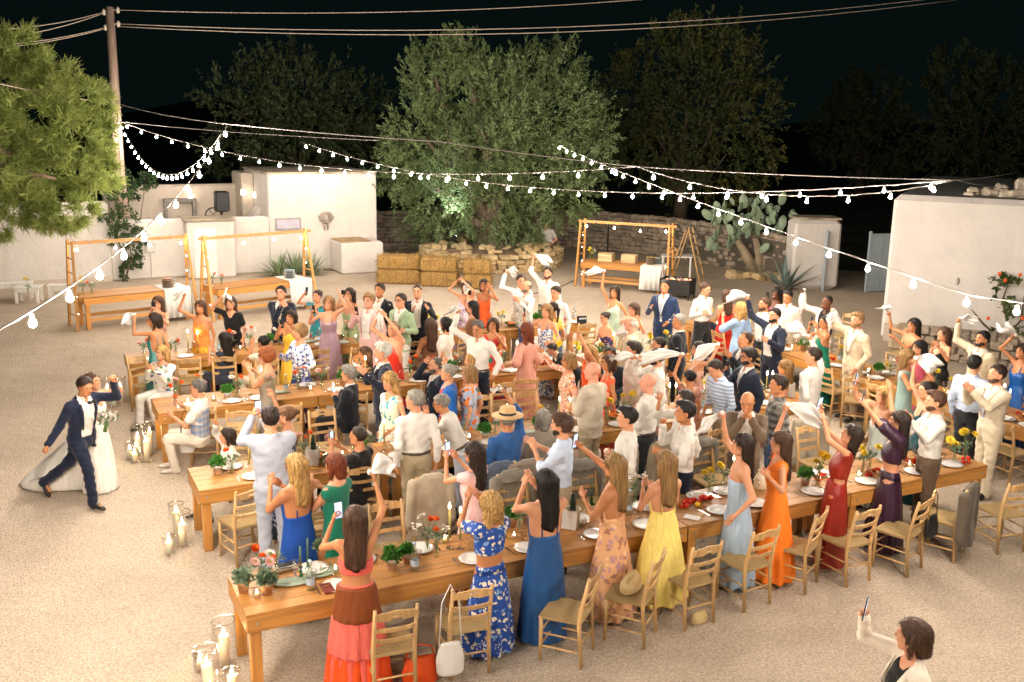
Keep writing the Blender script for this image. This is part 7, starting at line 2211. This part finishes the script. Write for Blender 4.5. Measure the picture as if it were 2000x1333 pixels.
# jackets hung over chair backs
def hung_jacket(ch, colr, label, seed=1):
    r = random.Random(seed)
    M4 = Matrix.Translation(ch.location) @ Matrix.Rotation(ch.rotation_euler.z, 4, 'Z')
    t = thing('hung_jacket', label, 'jacket', ch.location, ch.rotation_euler.z, 'jackets hung over chair backs')
    f = Fld((-.36, .0, .05), (.36, .52, 1.02), .0175)
    f.loft((0, .235, 0), np.eye(3), [(.20, .27, .085, .03), (.45, .245, .075, .0), (.75, .225, .075, .01), (.88, .19, .055, .03), (.915, .12, .03, .035)], 0, fold=(9, .07, .9, .2, seed), cut=lambda x, y, z: np.where(y < 0, z * 0 + (.80 - z) - .0, -1))
    for k in (-1, 1): f.cone((k * .225, .25, .82), (k * .265, .26, .34), .06, .05, .03)
    X, Y, Z = f._xyz((slice(None),) * 3)
    f.v = f.v + (.010 * np.sin(X * 26 + seed + Z * 4) * np.clip(.9 - Z, 0, 1)).astype(np.float32)
    V, Q = surfnet(f.v, f.o, f.h)
    link('cloth_body', mk('cloth_body', V, [Q], [cloth(colr)], True), t)
    f = Fld((-.2, .1, .8), (.2, .42, 1.0), .0125)
    f.cone((-.09, .275, .90), (.09, .275, .90), .030, .030, .02); V, Q = surfnet(f.v, f.o, f.h)
    link('collar', mk('collar', V, [Q], [cloth(colr)], True), t)
    return t
for i, c, lb in ((20, '#b3a58e', 'beige linen jacket hung over a chair behind the white-haired man'), (21, '#5c6678', 'blue-grey jacket hung over a chair beside the pale pink dress'), (22, '#8d8074', 'taupe jacket hung over a chair behind the straw hat'), (23, '#a39682', 'khaki jacket on a chair left of the black trousers'), (24, '#9a8d78', 'olive-beige jacket on a chair beside the young man'), (9, '#5e5346', 'brown jacket hanging nearly to the ground on a front row chair'), (12, '#8b8477', 'grey jacket on the far chair beside the black-haired woman'), (13, '#87827a', 'grey jacket on the far chair behind the peach dress'), (14, '#7c766c', 'grey jacket on the far chair right of the yellow dress'), (26, '#aca290', 'pale cloth jacket on the chair beside the plaid shirt'), (53, '#2b3242', 'dark jacket over the chair by the red jumpsuit')):
    hung_jacket(chairs[i], c, lb, i)
# bags
def bag_on(ch, label, colr, dims, at, name='handbag', strap=.0, strapc=None):
    M4 = Matrix.Translation(ch.location) @ Matrix.Rotation(ch.rotation_euler.z, 4, 'Z')
    t = thing(name, label, 'bag', M4 @ Vector(at), ch.rotation_euler.z)
    f = Fld((-dims[0], -dims[1] - .02, -.02), (dims[0], dims[1] + .02, dims[2] + .03), .012)
    f.loft((0, 0, 0), np.eye(3), [(0, dims[0] * .42, dims[1] * .8, 0), (.02, dims[0] * .48, dims[1], 0), (dims[2] * .5, dims[0] * .5, dims[1] * .9, 0), (dims[2], dims[0] * .36, dims[1] * .35, 0)], 0, fold=(8, .05, 0, dims[2], 1))
    V, Q = surfnet(f.v, f.o, f.h); link('pouch', mk('pouch', V, [Q], [colr], True), t)
    if strap:
        mb = MB(); mb.tube([(-dims[0] * .4, 0, dims[2] * .9), (-dims[0] * .3, 0, dims[2] + strap * .7), (0, 0, dims[2] + strap), (dims[0] * .3, 0, dims[2] + strap * .7), (dims[0] * .4, 0, dims[2] * .9)], .007, 5); part('strap', mb, strapc or colr, t, True)
    return t
blacklea = M('black_leather', (.012, .012, .014), rough=.35, bump=.4, bs=30, bd=.01)
bag_on(chairs[8], 'black leather pouch bag with gold chain hung on a front row chair', blacklea, (.26, .06, .24), (-.17, .28, .42), strap=.3, strapc=M('gold_chain', (.6, .42, .12), rough=.3, metal=.9))
bag_on(chairs[1], 'white cloth bag hanging low from a long dotted strap on a chair', M('white_linen', (.64, .61, .575)), (.26, .07, .30), (.20, .26, .10), strap=.55)
bag_on(chairs[3], 'cream woven straw bag lying on a front row chair seat', M('straw_weave', (.58, .42, .2), bump=.8, bs=70, bd=.01), (.36, .10, .16), (-.05, -.02, .46))
bag_on(chairs[0], 'bright orange handbag on the ground beside the nearest chair', M('orange_leather', '#e2500f', rough=.45), (.34, .08, .26), (-.28, .02, 0), strap=.12)
bag_on(chairs[4], 'small straw clutch on the ground under a front row chair', M('straw_weave', (.58, .42, .2)), (.22, .06, .13), (-.05, .15, 0))
bag_on(chairs[32], 'white pouch bag hung by a black strap on the plaid waistcoat chair', M('white_linen', (.64, .61, .575)), (.2, .06, .2), (.22, .25, .25), strap=.42, strapc=blacklea)
# ================================================================ TABLEWARE
porc = M('white_porcelain', (.68, .66, .63), rough=.2, var=.02)
steel = M('cutlery_steel', (.62, .60, .57), rough=.22, metal=.95, var=.03)
clear = glass('clear_glass', (1, 1, 1), .10)
pm = MB(); pm.lathe([(.001, .006), (.088, .006), (.100, .011), (.138, .018), (.140, .021), (.104, .015), (.09, .010), (.001, .010)], 28); pm.lathe([(.09, 0), (.09, .006)], 20)
plate_me = pm.mesh('plate', porc, True)
gm1 = MB(); gm1.lathe([(.034, 0), (.034, .003), (.006, .008), (.0045, .085), (.02, .098), (.040, .125), (.043, .155), (.034, .205)], 14); wine_me = gm1.mesh('wine_glass', clear, True)
gm1 = MB(); gm1.lathe([(.030, 0), (.034, .09), (.0335, .09), (.029, .006), (.001, .005)], 12); tum_me = gm1.mesh('tumbler', clear, True)
gm1 = MB(); gm1.box((0, 0, .003), (.016, .10, .003)); gm1.box((0, .10, .003), (.020, .09, .002)); knife_me = gm1.mesh('knife', steel)
gm1 = MB(); gm1.box((0, 0, .003), (.012, .12, .003)); gm1.box((0, .075, .004), (.022, .03, .003)); [gm1.box((x, .108, .004), (.0035, .05, .003)) for x in (-.009, -.003, .003, .009)]; fork_me = gm1.mesh('fork', steel)
gm1 = MB(); gm1.box((0, 0, .006), (.11, .17, .006), bev=.002); gm1.box((.0, .0, .010), (.10, .16, .003)); card_me = gm1.mesh('menu_card', M('card_paper', (.74, .71, .66), rough=.8))
gm1 = MB(); gm1.box((0, 0, .005), (.13, .19, .010), bev=.004); gm1.box((.004, .004, .013), (.12, .17, .006), bev=.003); foldnap = gm1.mesh('folded_napkin', nap_m)
TOPZ = TH + .001
def tab_of(p):
    """table row a point lies on or next to: (row index, s, n)"""
    best = None
    for i in range(5):
        o, d, n = (ROW[i], D_, N_) if i < 4 else (RO, -N_, D_)
        q = Vector((p.x - o.x, p.y - o.y, 0)); s, t = q.dot(d), q.dot(n)
        if -.3 < s < 9.4:
            e = abs(t - TW / 2)
            if best is None or e < best[3]: best = (i, s, t, e)
    return best
def tpoint(i, s, t):
    o, d, n = (ROW[i], D_, N_) if i < 4 else (RO, -N_, D_)
    return o + d * s + n * t + Vector((0, 0, TOPZ))
def okspan(i, s):
    if i == 3: return .15 < s < 3.9 or 5.2 < s < 8.8
    return .15 < s < 9.0
def rzr(i, t): return (PHI if i < 4 else RZ) + (0 if t < .4 else math.pi)
slots = []
TXT = ['white plate', 'wine glass', 'water tumbler', 'steel fork', 'steel knife', 'folded napkin']
def setting(i, s, t, desc):
    if not okspan(i, s): return
    for (j, s2, t2) in slots:
        if j == i and abs(s2 - s) < .36 and (t2 < .4) == (t < .4): return
    slots.append((i, s, t))
    far = i in (3,)
    r = rzr(i, t); k = 1 if t < .4 else -1
    n0 = .19 if k > 0 else TW - .19
    def put(nm, me, ds, dn, cat, lb, rz=0): return thing(nm, lb + (' set before the ' if 'chair near' not in desc else ' by the ') + desc, cat, tpoint(i, s + ds * k, n0 + dn * k), r + rz, nm.replace('_', ' ') + 's on the tables', me)
    put('dinner_plate', plate_me, 0, 0, 'plate', TXT[0])
    if rnd.random() < .8: put('wine_glass', wine_me, .17 + rnd.uniform(-.03, .03), .17, 'glass', TXT[1])
    if rnd.random() < .75: put('tumbler', tum_me, .07 + rnd.uniform(-.03, .03), .19, 'glass', TXT[2])
    if not far:
        put('fork', fork_me, -.175, -.02, 'fork', TXT[3], rnd.uniform(-.15, .15)); put('knife', knife_me, .175, -.02, 'knife', TXT[4], rnd.uniform(-.15, .15))
    if rnd.random() < .35:
        thing('folded_napkin', 'folded napkin before the ' + desc, 'napkin', tpoint(i, s, n0) + Vector((0, 0, .010)), r + rnd.uniform(-.5, .5), 'folded napkins on plates', foldnap)
for rec in PEOPLE:
    b = tab_of(rec['loc'])
    if b is None or b[3] > 1.15: continue
    setting(b[0], b[1] + rnd.uniform(-.06, .06), .1 if b[2] < .4 else .7, rec['desc'])
ch_i = 0
for ch in chairs:
    b = tab_of(ch.location)
    if b is None or b[3] > 1.15: continue
    setting(b[0], b[1], .1 if b[2] < .4 else .7, 'chair near the ' + ch['label'].split(' near the ')[-1])
# ================================================================ CENTREPIECES
def petals(mb, c, r, n, tilt, w, L, cup=.0, ax=None):
    for i in range(n):
        a0 = 2 * math.pi * i / n + r
        d = Vector((math.cos(a0) * math.cos(tilt), math.sin(a0) * math.cos(tilt), math.sin(tilt)))
        s = Vector((-math.sin(a0), math.cos(a0), 0)) * w; up = Vector((0, 0, cup * L))
        P = [Vector((0, 0, 0)), d * L * .55 + s, d * L + up, d * L * .55 - s, d * L * .55 + Vector((0, 0, -.003))]
        mb.add([c + p for p in P], [(0, 1, 4), (1, 2, 4), (2, 3, 4), (3, 0, 4)])
BL = {}
def bloom_mesh(kind):
    if kind in BL: return BL[kind]
    mb = MB(); z = Vector((0, 0, 0))
    if kind in ('dahlia', 'whitedahlia'):
        col_ = '#e0b0a6' if kind == 'dahlia' else '#e6ddd2'
        for i, (t, L, n) in enumerate(((.05, .062, 16), (.35, .055, 14), (.75, .042, 11), (1.1, .03, 8))): petals(mb, z, i * .2, n, t, .011, L, .1)
        mb.cur = 1; mb.ell((0, 0, .022), (.012, .012, .010), 8, 4); ms = [M('petal_' + kind, col_, rough=.7, var=.15, vs=30), M('flower_eye', '#9a9a3a')]
    elif kind == 'mum':
        for i, (t, L, n) in enumerate(((-.35, .06, 18), (.0, .062, 20), (.4, .056, 18), (.8, .045, 14), (1.2, .03, 9))): petals(mb, z, i * .17, n, t, .0085, L, .0)
        ms = [M('petal_mum', '#f4d23c', rough=.7, var=.2, vs=30)]
    elif kind == 'ranunculus':
        for i, (t, L, n) in enumerate(((.25, .042, 8), (.6, .042, 8), (1.0, .036, 7), (1.3, .026, 6))): petals(mb, z, i * .35, n, t, .022, L, .35)
        ms = [M('petal_orange', '#f26a1e', rough=.65, var=.2, vs=30)]
    else:
        for i in range(9):
            c = Vector((rnd.uniform(-.04, .04), rnd.uniform(-.04, .04), rnd.uniform(-.03, .03))); petals(mb, c, i, 5, .4, .007, .016)
        ms = [M('petal_white', '#e4e0d6', rough=.7)]
    BL[kind] = mb.mesh('bloom', ms); return BL[kind]
greenm = leaf_mat('basil_leaf', '#2c5a1e', '#417a2c', '#5f9a42', 14.0); sage = leaf_mat('sage_leaf', '#4d6148', '#6c8066', '#8ea088', 14.0)
stemm = M('stem_green', (.10, .19, .05), rough=.6)
terr = M('terracotta', (.52, .29, .16), rough=.85, var=.2, vs=10); whitepot = M('white_pot', (.70, .66, .60), rough=.6)
bottle_me = MB(); bottle_me.lathe([(.026, 0), (.028, .006), (.028, .085), (.012, .125), (.011, .16), (.014, .165), (.010, .165)], 12); bottle_me = bottle_me.mesh('bottle', glass('bottle_glass', (.93, .97, .94), .16), True)
def ctr(p, key, word):
    d, _ = near_desc(p, key)
    if d is None:
        USED[key].clear(); d, _ = near_desc(p, key); word = 'another ' + word
    return '%s near the %s' % (word, d)
def leafball(n, r, L, W, mat, c=(0, 0, 0), h=1.0):
    P = nrs.randn(n, 3); P = unit(P) * r * (nrs.rand(n, 1) ** .4); P[:, 2] = np.abs(P[:, 2]) * h
    V, F = leaf_quads(P + np.array(c), unit(P + 1e-3), L, W, .4)
    return mk('foliage', V, [F], [mat], False)
def vase(p, kinds, word=None, n_leaf=0, tall=.0):
    cw = {'mum': 'yellow chrysanthemums', 'ranunculus': 'orange ranunculus', 'dahlia': 'pink dahlias', 'whitedahlia': 'white dahlias', 'sprig': 'white sprigs'}
    t = thing('flower_vase', ctr(p, 'vase' + kinds[0], 'glass vase of ' + cw[kinds[0]]), 'vase', p, rnd.uniform(0, 3), 'flower vases on the tables')
    link('bottle', bottle_me, t, scale=(1, 1, 1))
    m = MB()
    for i, k in enumerate(kinds):
        a0 = i * 2.2 + rnd.random(); e = Vector((math.cos(a0) * .06 * (1 + .3 * i), math.sin(a0) * .06 * (1 + .3 * i), .25 + tall + rnd.uniform(-.05, .07)))
        m.tube([(0, 0, .03), (e.x * .2, e.y * .2, .16), e], .0035, 4)
        link('bloom', bloom_mesh(k), t, e, (rnd.uniform(-.5, .5) + .35, rnd.uniform(-.5, .5), 0), rnd.uniform(.85, 1.15))
    part('stems', m, stemm, t)
    link('leaves', leafball(26, .06, .06, .012, sage, (0, 0, .17)), t)
def potplant(p, white=False, sm=False, mat=None, label='basil'):
    t = thing('herb_pot', ctr(p, 'pot', ('white' if white else 'terracotta') + ' herb pot'), 'pot plant', p, rnd.uniform(0, 3), 'herb pots on the tables')
    r = .055 if not sm else .042
    mb = MB(); mb.lathe([(r * .75, 0), (r, .085), (r * 1.12, .087), (r * 1.14, .112), (r * .98, .112), (r * .95, .095), (.001, .09)], 16); part('pot', mb, whitepot if white else terr, t, True)
    if white:
        mb = MB(); mb.lathe([(r * .78, .003), (r * .955, .055), (r * .96, .056)], 16, cap=False); part('pot_base', mb, terr, t, True).scale = (1.02, 1.02, 1)
    mb = MB()
    for i in range(6): mb.tube([(0, 0, .09), (rnd.uniform(-.06, .06), rnd.uniform(-.06, .06), .2)], .003, 4)
    part('stems', mb, stemm, t)
    link('foliage', leafball(230, .088 if not sm else .062, .042, .017, mat or greenm, (0, 0, .11), 1.2), t)
def votive(p):
    t = thing('votive_candle', ctr(p, 'votive', 'lit glass votive candle'), 'votive candle', p, 0, 'votive candles on the tables')
    mb = MB(); mb.lathe([(.030, 0), (.036, .065), (.0345, .065), (.029, .006), (.001, .006)], 14, cap=False); part('glass', mb, clear, t, True)
    mb = MB(); mb.lathe([(.026, .007), (.028, .035), (.001, .034)], 12); part('wax', mb, wax, t, True)
    link('flame', flame_mesh, t, (0, 0, .034), scale=.62)
def taper(p, h=.26, lit=True, green=False):
    t = thing('taper_candle', ctr(p, 'taper' + ('g' if green else ''), ('dark green candlestick' if green else 'olive taper candle')), 'candle', p, 0, 'taper candles on the tables')
    gmat = glass('green_glass', (.16, .42, .25), .5) if green else glass('crystal', (1, .98, .95), .28)
    mb = MB(); mb.lathe([(.042, 0), (.042, .006), (.012, .016), (.02, .03), (.010, .045), (.017, .065), (.009, .085), (.016, .10), (.018, .115)], 12); part('holder', mb, gmat, t, True)
    mb = MB(); mb.tube([(0, 0, .105), (0, 0, .11 + h)], [.0115, .0095], 8); part('candle', mb, M('olive_wax', (.42, .36, .10), rough=.5) if not green else M('green_wax', (.06, .12, .06), rough=.5), t, True)
    if lit: link('flame', flame_mesh, t, (0, 0, .11 + h))
TM = MB(); TM.ell((0, 0, 0), (.028, .028, .025), 8, 6); TM = TM.mesh('tomato', M('tomato_red', '#b8280f', rough=.25, var=.25, vs=8), True)
LMN = MB(); LMN.ell((0, 0, .028), (.036, .028, .028), 8, 6); LMN.tube([(.03, 0, .028), (.044, 0, .028)], [.012, .004], 6)
LMN = LMN.mesh('lemon', M('lemon_yellow', '#e6b81c', rough=.45), True)
def tomatoes(p, n=9):
    t = thing('tomato_vine', ctr(p, 'tom', 'heap of red vine tomatoes'), 'tomatoes', p, rnd.uniform(0, 3), 'tomatoes laid on the tables')
    for i in range(n): link('tomato', TM, t, (rnd.uniform(-.12, .12), rnd.uniform(-.05, .05), .026 + rnd.choice((0, 0, .03))), (0, 0, rnd.random() * 6), rnd.uniform(.75, 1.15))
    mb = MB(); mb.tube([(-.14, 0, .05), (-.05, .02, .06), (.06, -.01, .055), (.13, .01, .05)], .004, 4); part('stalk', mb, stemm, t)
def waterbottle(p, label=True):
    t = thing('water_bottle', ctr(p, 'wb', 'clear glass water bottle'), 'bottle', p, rnd.uniform(0, 3), 'water bottles on the tables')
    mb = MB(); mb.lathe([(.036, 0), (.039, .01), (.039, .15), (.018, .215), (.014, .262), (.017, .266), (.012, .27)], 14); part('glass', mb, glass('bottle_glass', (.93, .97, .94), .16), t, True)
    mb = MB(); mb.lathe([(.0397, .055), (.0397, .115)], 14, cap=False); part('label', mb, M('pale_blue_label', (.42, .52, .62), rough=.6), t, True)
    mb = MB(); mb.lathe([(.017, .262), (.017, .282), (.001, .283)], 10); part('cap', mb, M('pale_blue_label', (.42, .52, .62)), t, True)
def jug(p, cooler=False):
    t = thing('wine_cooler' if cooler else 'stone_jug', ctr(p, 'jug', 'cream wine cooler' if cooler else 'cream stoneware jug'), 'wine cooler' if cooler else 'jug', p, rnd.uniform(0, 3))
    cm = M('cream_ceramic', (.62, .54, .40), rough=.5, var=.06)
    if cooler:
        mb = MB(); mb.lathe([(.075, 0), (.08, .01), (.085, .19), (.09, .195), (.075, .195), (.07, .03), (.001, .03)], 20); part('bucket', mb, cm, t, True)
        mb = MB(); mb.tube([(.02, 0, .05), (.035, .01, .25), (.04, .012, .34)], [.037, .034, .015], 10); part('bottle', mb, M('dark_green_glass', (.008, .02, .01), rough=.12), t, True)
        mb = MB(); mb.box((-.095, 0, .1), (.012, .16, .19), Euler((0, .15, 0)).to_matrix(), bev=.004); part('napkin', mb, nap_m, t)
    else:
        mb = MB(); mb.lathe([(.055, 0), (.07, .02), (.075, .12), (.05, .17), (.032, .20), (.036, .23), (.028, .23)], 18); part('body', mb, cm, t, True)
        mb = MB(); mb.tube([(.05, 0, .19), (.10, 0, .17), (.105, 0, .10), (.07, 0, .06)], .010, 6); part('handle', mb, cm, t, True)
def bowl(p, fruit=True):
    t = thing('fruit_bowl', ctr(p, 'bowl', 'glass bowl of oranges'), 'bowl', p, rnd.uniform(0, 3))
    mb = MB(); mb.lathe([(.05, 0), (.11, .035), (.145, .075), (.140, .076), (.10, .035), (.001, .015)], 20, cap=False); part('glass', mb, glass('green_glass2', (.6, .75, .6), .45), t, True)
    om = M('orange_skin', '#d9741a', rough=.5)
    for i in range(4):
        mb = MB(); mb.ell((.05 * math.cos(i * 1.6), .05 * math.sin(i * 1.6), .06), (.036, .036, .034), 8, 6); part('orange', mb, om, t, True)
def leaf_runner(p, rz):
    t = thing('leaf_platter', ctr(p, 'leaf', 'sage green leaf platter'), 'platter', p, rz)
    V = []; F = []; n = 10
    for i in range(n + 1):
        f = i / n; x = -.2 + .4 * f; w = .085 * math.sin(math.pi * min(.98, max(.04, f))) ** .6
        for j in (-1, 0, 1): V.append((x, j * w, .018 * abs(j) + .004 + .01 * (f - .5) ** 2))
    for i in range(n):
        for j in (0, 1): b = i * 3 + j; F.append((b, b + 3, b + 4, b + 1))
    mb = MB(); mb.add(V, F); o = part('plate', mb, M('sage_glaze', (.28, .34, .25), rough=.4, var=.15), t, True); m = o.modifiers.new('thickness', 'SOLIDIFY'); m.thickness = .006
    mb = MB(); mb.tube([(-.2, 0, .008), (.2, 0, .010)], .003, 4); part('midrib', mb, M('sage_glaze', (.28, .34, .25)), t)
Gt = lambda u, v: G(u, v, TOPZ)
# surveyed pieces on the front row
potplant(Gt(476, 1157), mat=sage, label='white-edged leaves'); potplant(Gt(522, 1160), mat=sage, label='eucalyptus')
vase(Gt(512, 1140), ['ranunculus', 'dahlia', 'dahlia', 'ranunculus'], tall=-.03); vase(Gt(540, 1128), ['whitedahlia', 'ranunculus'], tall=.02)
votive(Gt(502, 1166)); taper(Gt(588, 1130), .2, False, True); waterbottle(Gt(607, 1152)); leaf_runner(Gt(570, 1140), .25); leaf_runner(Gt(630, 1122), .6)
votive(Gt(655, 1118)); taper(Gt(602, 1112), .2, False, True); potplant(Gt(628, 1092), mat=sage, label='eucalyptus sprigs', sm=True)
potplant(Gt(766, 1112), white=True); potplant(Gt(795, 1100), white=True, sm=True); waterbottle(Gt(810, 1115)); vase(Gt(835, 1078), ['whitedahlia', 'ranunculus', 'ranunculus', 'sprig'], tall=.05); vase(Gt(852, 1088), ['ranunculus', 'sprig', 'sprig'])
taper(Gt(878, 1070), .30); taper(Gt(899, 1072), .27); votive(Gt(869, 1058)); votive(Gt(1004, 1052)); potplant(Gt(1000, 1028)); potplant(Gt(1030, 1022), mat=sage, label='thyme'); vase(Gt(1015, 1040), ['dahlia', 'sprig'])
jug(Gt(1117, 1028), True); taper(Gt(1155, 985), .2, False, True); waterbottle(Gt(1228, 1005)); vase(Gt(1240, 985), ['whitedahlia', 'sprig', 'sprig'], tall=.04); tomatoes(Gt(1340, 988), 12); tomatoes(Gt(1368, 980), 14); vase(Gt(1384, 970), ['mum', 'mum', 'sprig'], tall=.06); vase(Gt(1412, 955), ['mum', 'sprig'])
taper(Gt(1430, 948), .2); jug(Gt(1484, 955)); potplant(Gt(1572, 948), white=True); vase(Gt(1597, 945), ['mum', 'mum', 'mum'], tall=.06); tomatoes(Gt(1600, 935), 12); votive(Gt(1618, 942)); vase(Gt(1684, 925), ['mum', 'mum', 'sprig'], tall=.02); vase(Gt(1697, 918), ['sprig', 'sprig', 'mum']); votive(Gt(1677, 932)); tomatoes(Gt(1703, 928), 10)
votive(Gt(1776, 912)); tomatoes(Gt(1784, 905), 12); vase(Gt(1863, 905), ['mum', 'mum']); vase(Gt(1884, 898), ['mum', 'mum', 'mum'], tall=.08); tomatoes(Gt(1886, 903), 6)
for (u, v) in ((1362, 990),): thing('lemon', 'single yellow lemon beside the tomatoes on the front table', 'lemon', Gt(u, v), .4, None, LMN)
t = thing('clutch_bag', 'cream clutch bag with a dark phone lying on it', 'clutch', Gt(557, 1112), .55)
mb = MB(); mb.box((0, 0, .02), (.21, .11, .04), bev=.012); part('body', mb, M('cream_leather', (.66, .60, .50), rough=.45), t)
mb = MB(); mb.tube([(-.1, -.05, .036), (.1, -.05, .036)], .005, 5); mb.ell((0.03, -.058, .03), (.012, .008, .012), 8, 5); part('clasp', mb, steel, t)
p_ = thing('phone', 'dark phone lying on the cream clutch bag', 'phone', t.location + Vector((0, .01, .042)), .62); link('case', PHM['case'], p_, (0, 0, .004), (math.pi / 2, 0, math.pi / 2)); 
t = thing('wallet', 'burgundy leather wallet with a gold clasp on the front table', 'wallet', Gt(640, 1152), .45)
mb = MB(); mb.box((0, 0, .011), (.10, .19, .022), bev=.008); part('body', mb, M('burgundy_leather', (.16, .025, .018), rough=.4), t)
mb = MB(); mb.box((0, .03, .0235), (.045, .018, .003), bev=.001); part('clasp', mb, M('gold_chain', (.6, .42, .12)), t)
thing('menu_card', 'printed menu card on the front table right of the yellow dress', 'menu card', Gt(1352, 1012), 1.1, None, card_me)
# the other rows, by theme
def fill(i, s0, s1, step, left):
    s = s0; k = rnd.randrange(5)
    while s < s1:
        if okspan(i, s):
            p = tpoint(i, s, TW / 2 + rnd.uniform(-.07, .07)); q = tpoint(i, s + step * .45, TW / 2 + rnd.uniform(-.09, .09))
            c = k % 5
            if c == 0: vase(p, ['ranunculus', 'dahlia', 'sprig'] if left else ['mum', 'mum', 'mum'], tall=rnd.uniform(0, .08)); votive(q)
            elif c == 1: potplant(p, white=rnd.random() < .5); vase(q, ['ranunculus', 'whitedahlia'] if left else ['mum', 'sprig'])
            elif c == 2: taper(p, .26); taper(q, .23)
            elif c == 3: (tomatoes(p) if not left else leaf_runner(p, PHI + rnd.uniform(-.4, .4))); waterbottle(q)
            else: vase(p, ['dahlia', 'ranunculus', 'ranunculus'] if left else ['mum', 'mum'], tall=.05); (votive(q) if rnd.random() < .6 else bowl(q))
            k += 1
        s += step
fill(1, .3, 4.4, .34, True); fill(1, 4.5, 9.0, .36, False)
fill(2, .3, 5.0, .36, True); fill(2, 5.1, 9.0, .38, False)
fill(3, .3, 3.9, .36, True); fill(3, 5.2, 8.9, .38, False)
fill(4, .4, 9.0, .38, False)
jug(Gt(613, 905), True); jug(Gt(1470, 850) if False else tpoint(1, 8.9, .4), True)
# flowers on the buffets, sign, bouquet, small held things
for (b, x) in ((0, .12), (1, .12), (2, .12)):
    M4 = BUF[b][1]; vase(M4 @ Vector((x, .5, TOPZ)), ['mum', 'mum', 'sprig'] if b != 1 else ['ranunculus', 'sprig'], tall=.05); vase(M4 @ Vector((x + .16, .36, TOPZ)), ['sprig', 'ranunculus'] if b != 2 else ['mum', 'sprig'])
vase(G(55, 575, .43), ['mum', 'mum'], tall=.08)
t = thing('table_sign', 'small black chalkboard sign with white lettering on the back row', 'sign', Gt(1136, 634), .3)
mb = MB(); mb.box((0, 0, .09), (.21, .02, .17), Euler((-.15, 0, 0)).to_matrix(), bev=.003); part('board', mb, M('chalkboard', (.012, .014, .02), rough=.8), t)
chalk = M('chalk', (.6, .6, .58), rough=.9)
for i in range(2):
    mb = MB()
    for k in range(4 if i == 0 else 2):
        mb.box((-.07 + .04 * k + (.02 if i == 0 else -.01), -.0135 - .011 * (1 - i) * .9 - .0, .125 - .065 * i), (.026, .0015, .034), Euler((-.15, 0, 0)).to_matrix())
    part('chalk_mark', mb, chalk, t)
bq = thing('bridal_bouquet', 'white and green bridal bouquet held low by the bride', 'bouquet', bride['hand'][1] + Vector((.05, -.05, .0)))
link('foliage', leafball(80, .12, .07, .016, sage, (0, 0, -.02), 1.0), bq)
for i in range(22): link('bloom', bloom_mesh('whitedahlia' if i % 3 else 'sprig'), bq, (rnd.uniform(-.1, .12), rnd.uniform(-.1, .06), rnd.uniform(.0, .10)), (rnd.uniform(-.8, .8), rnd.uniform(-.8, .8), 0), rnd.uniform(.5, .8))
mb = MB(); mb.tube([(0, 0, .02), (-.05, .02, -.16)], [.02, .026], 8); part('stems', mb, stemm, bq, True)
gl_ = [r for r in PEOPLE if 'plaid waistcoat' in r['desc']][0]
t = thing('orange_drink', 'glass of orange drink in the hand of the man in plaid waistcoat', 'drink', gl_['hand'][0] + Vector((-.02, -.02, -.03)))
link('glass', wine_me, t)
mb = MB(); mb.lathe([(.001, .10), (.030, .115), (.038, .15), (.001, .15)], 12); part('aperitif', mb, M('aperitif', '#d8500c', rough=.15), t, True)
# cables on the court
for pts, lb in (([(470, 515), (500, 530), (560, 536), (640, 528), (700, 530), (735, 520)], 'thin dark cable lying along the foot of the tall white wall'), ([(1030, 575), (1070, 570), (1100, 558), (1128, 545)], 'thin dark cable running to the buffet beside the planter'), ([(400, 612), (392, 600), (402, 585), (394, 570), (405, 552)], 'pale coiled cable hanging beside the second buffet frame')):
    mb = MB(); mb.tube([G(u, v, .012) for u, v in pts], .012, 5); o = link('ground_cable', mb.mesh('ground_cable', M('black_plastic', (.012, .012, .013)), True)); tag(o, lb, 'cable')
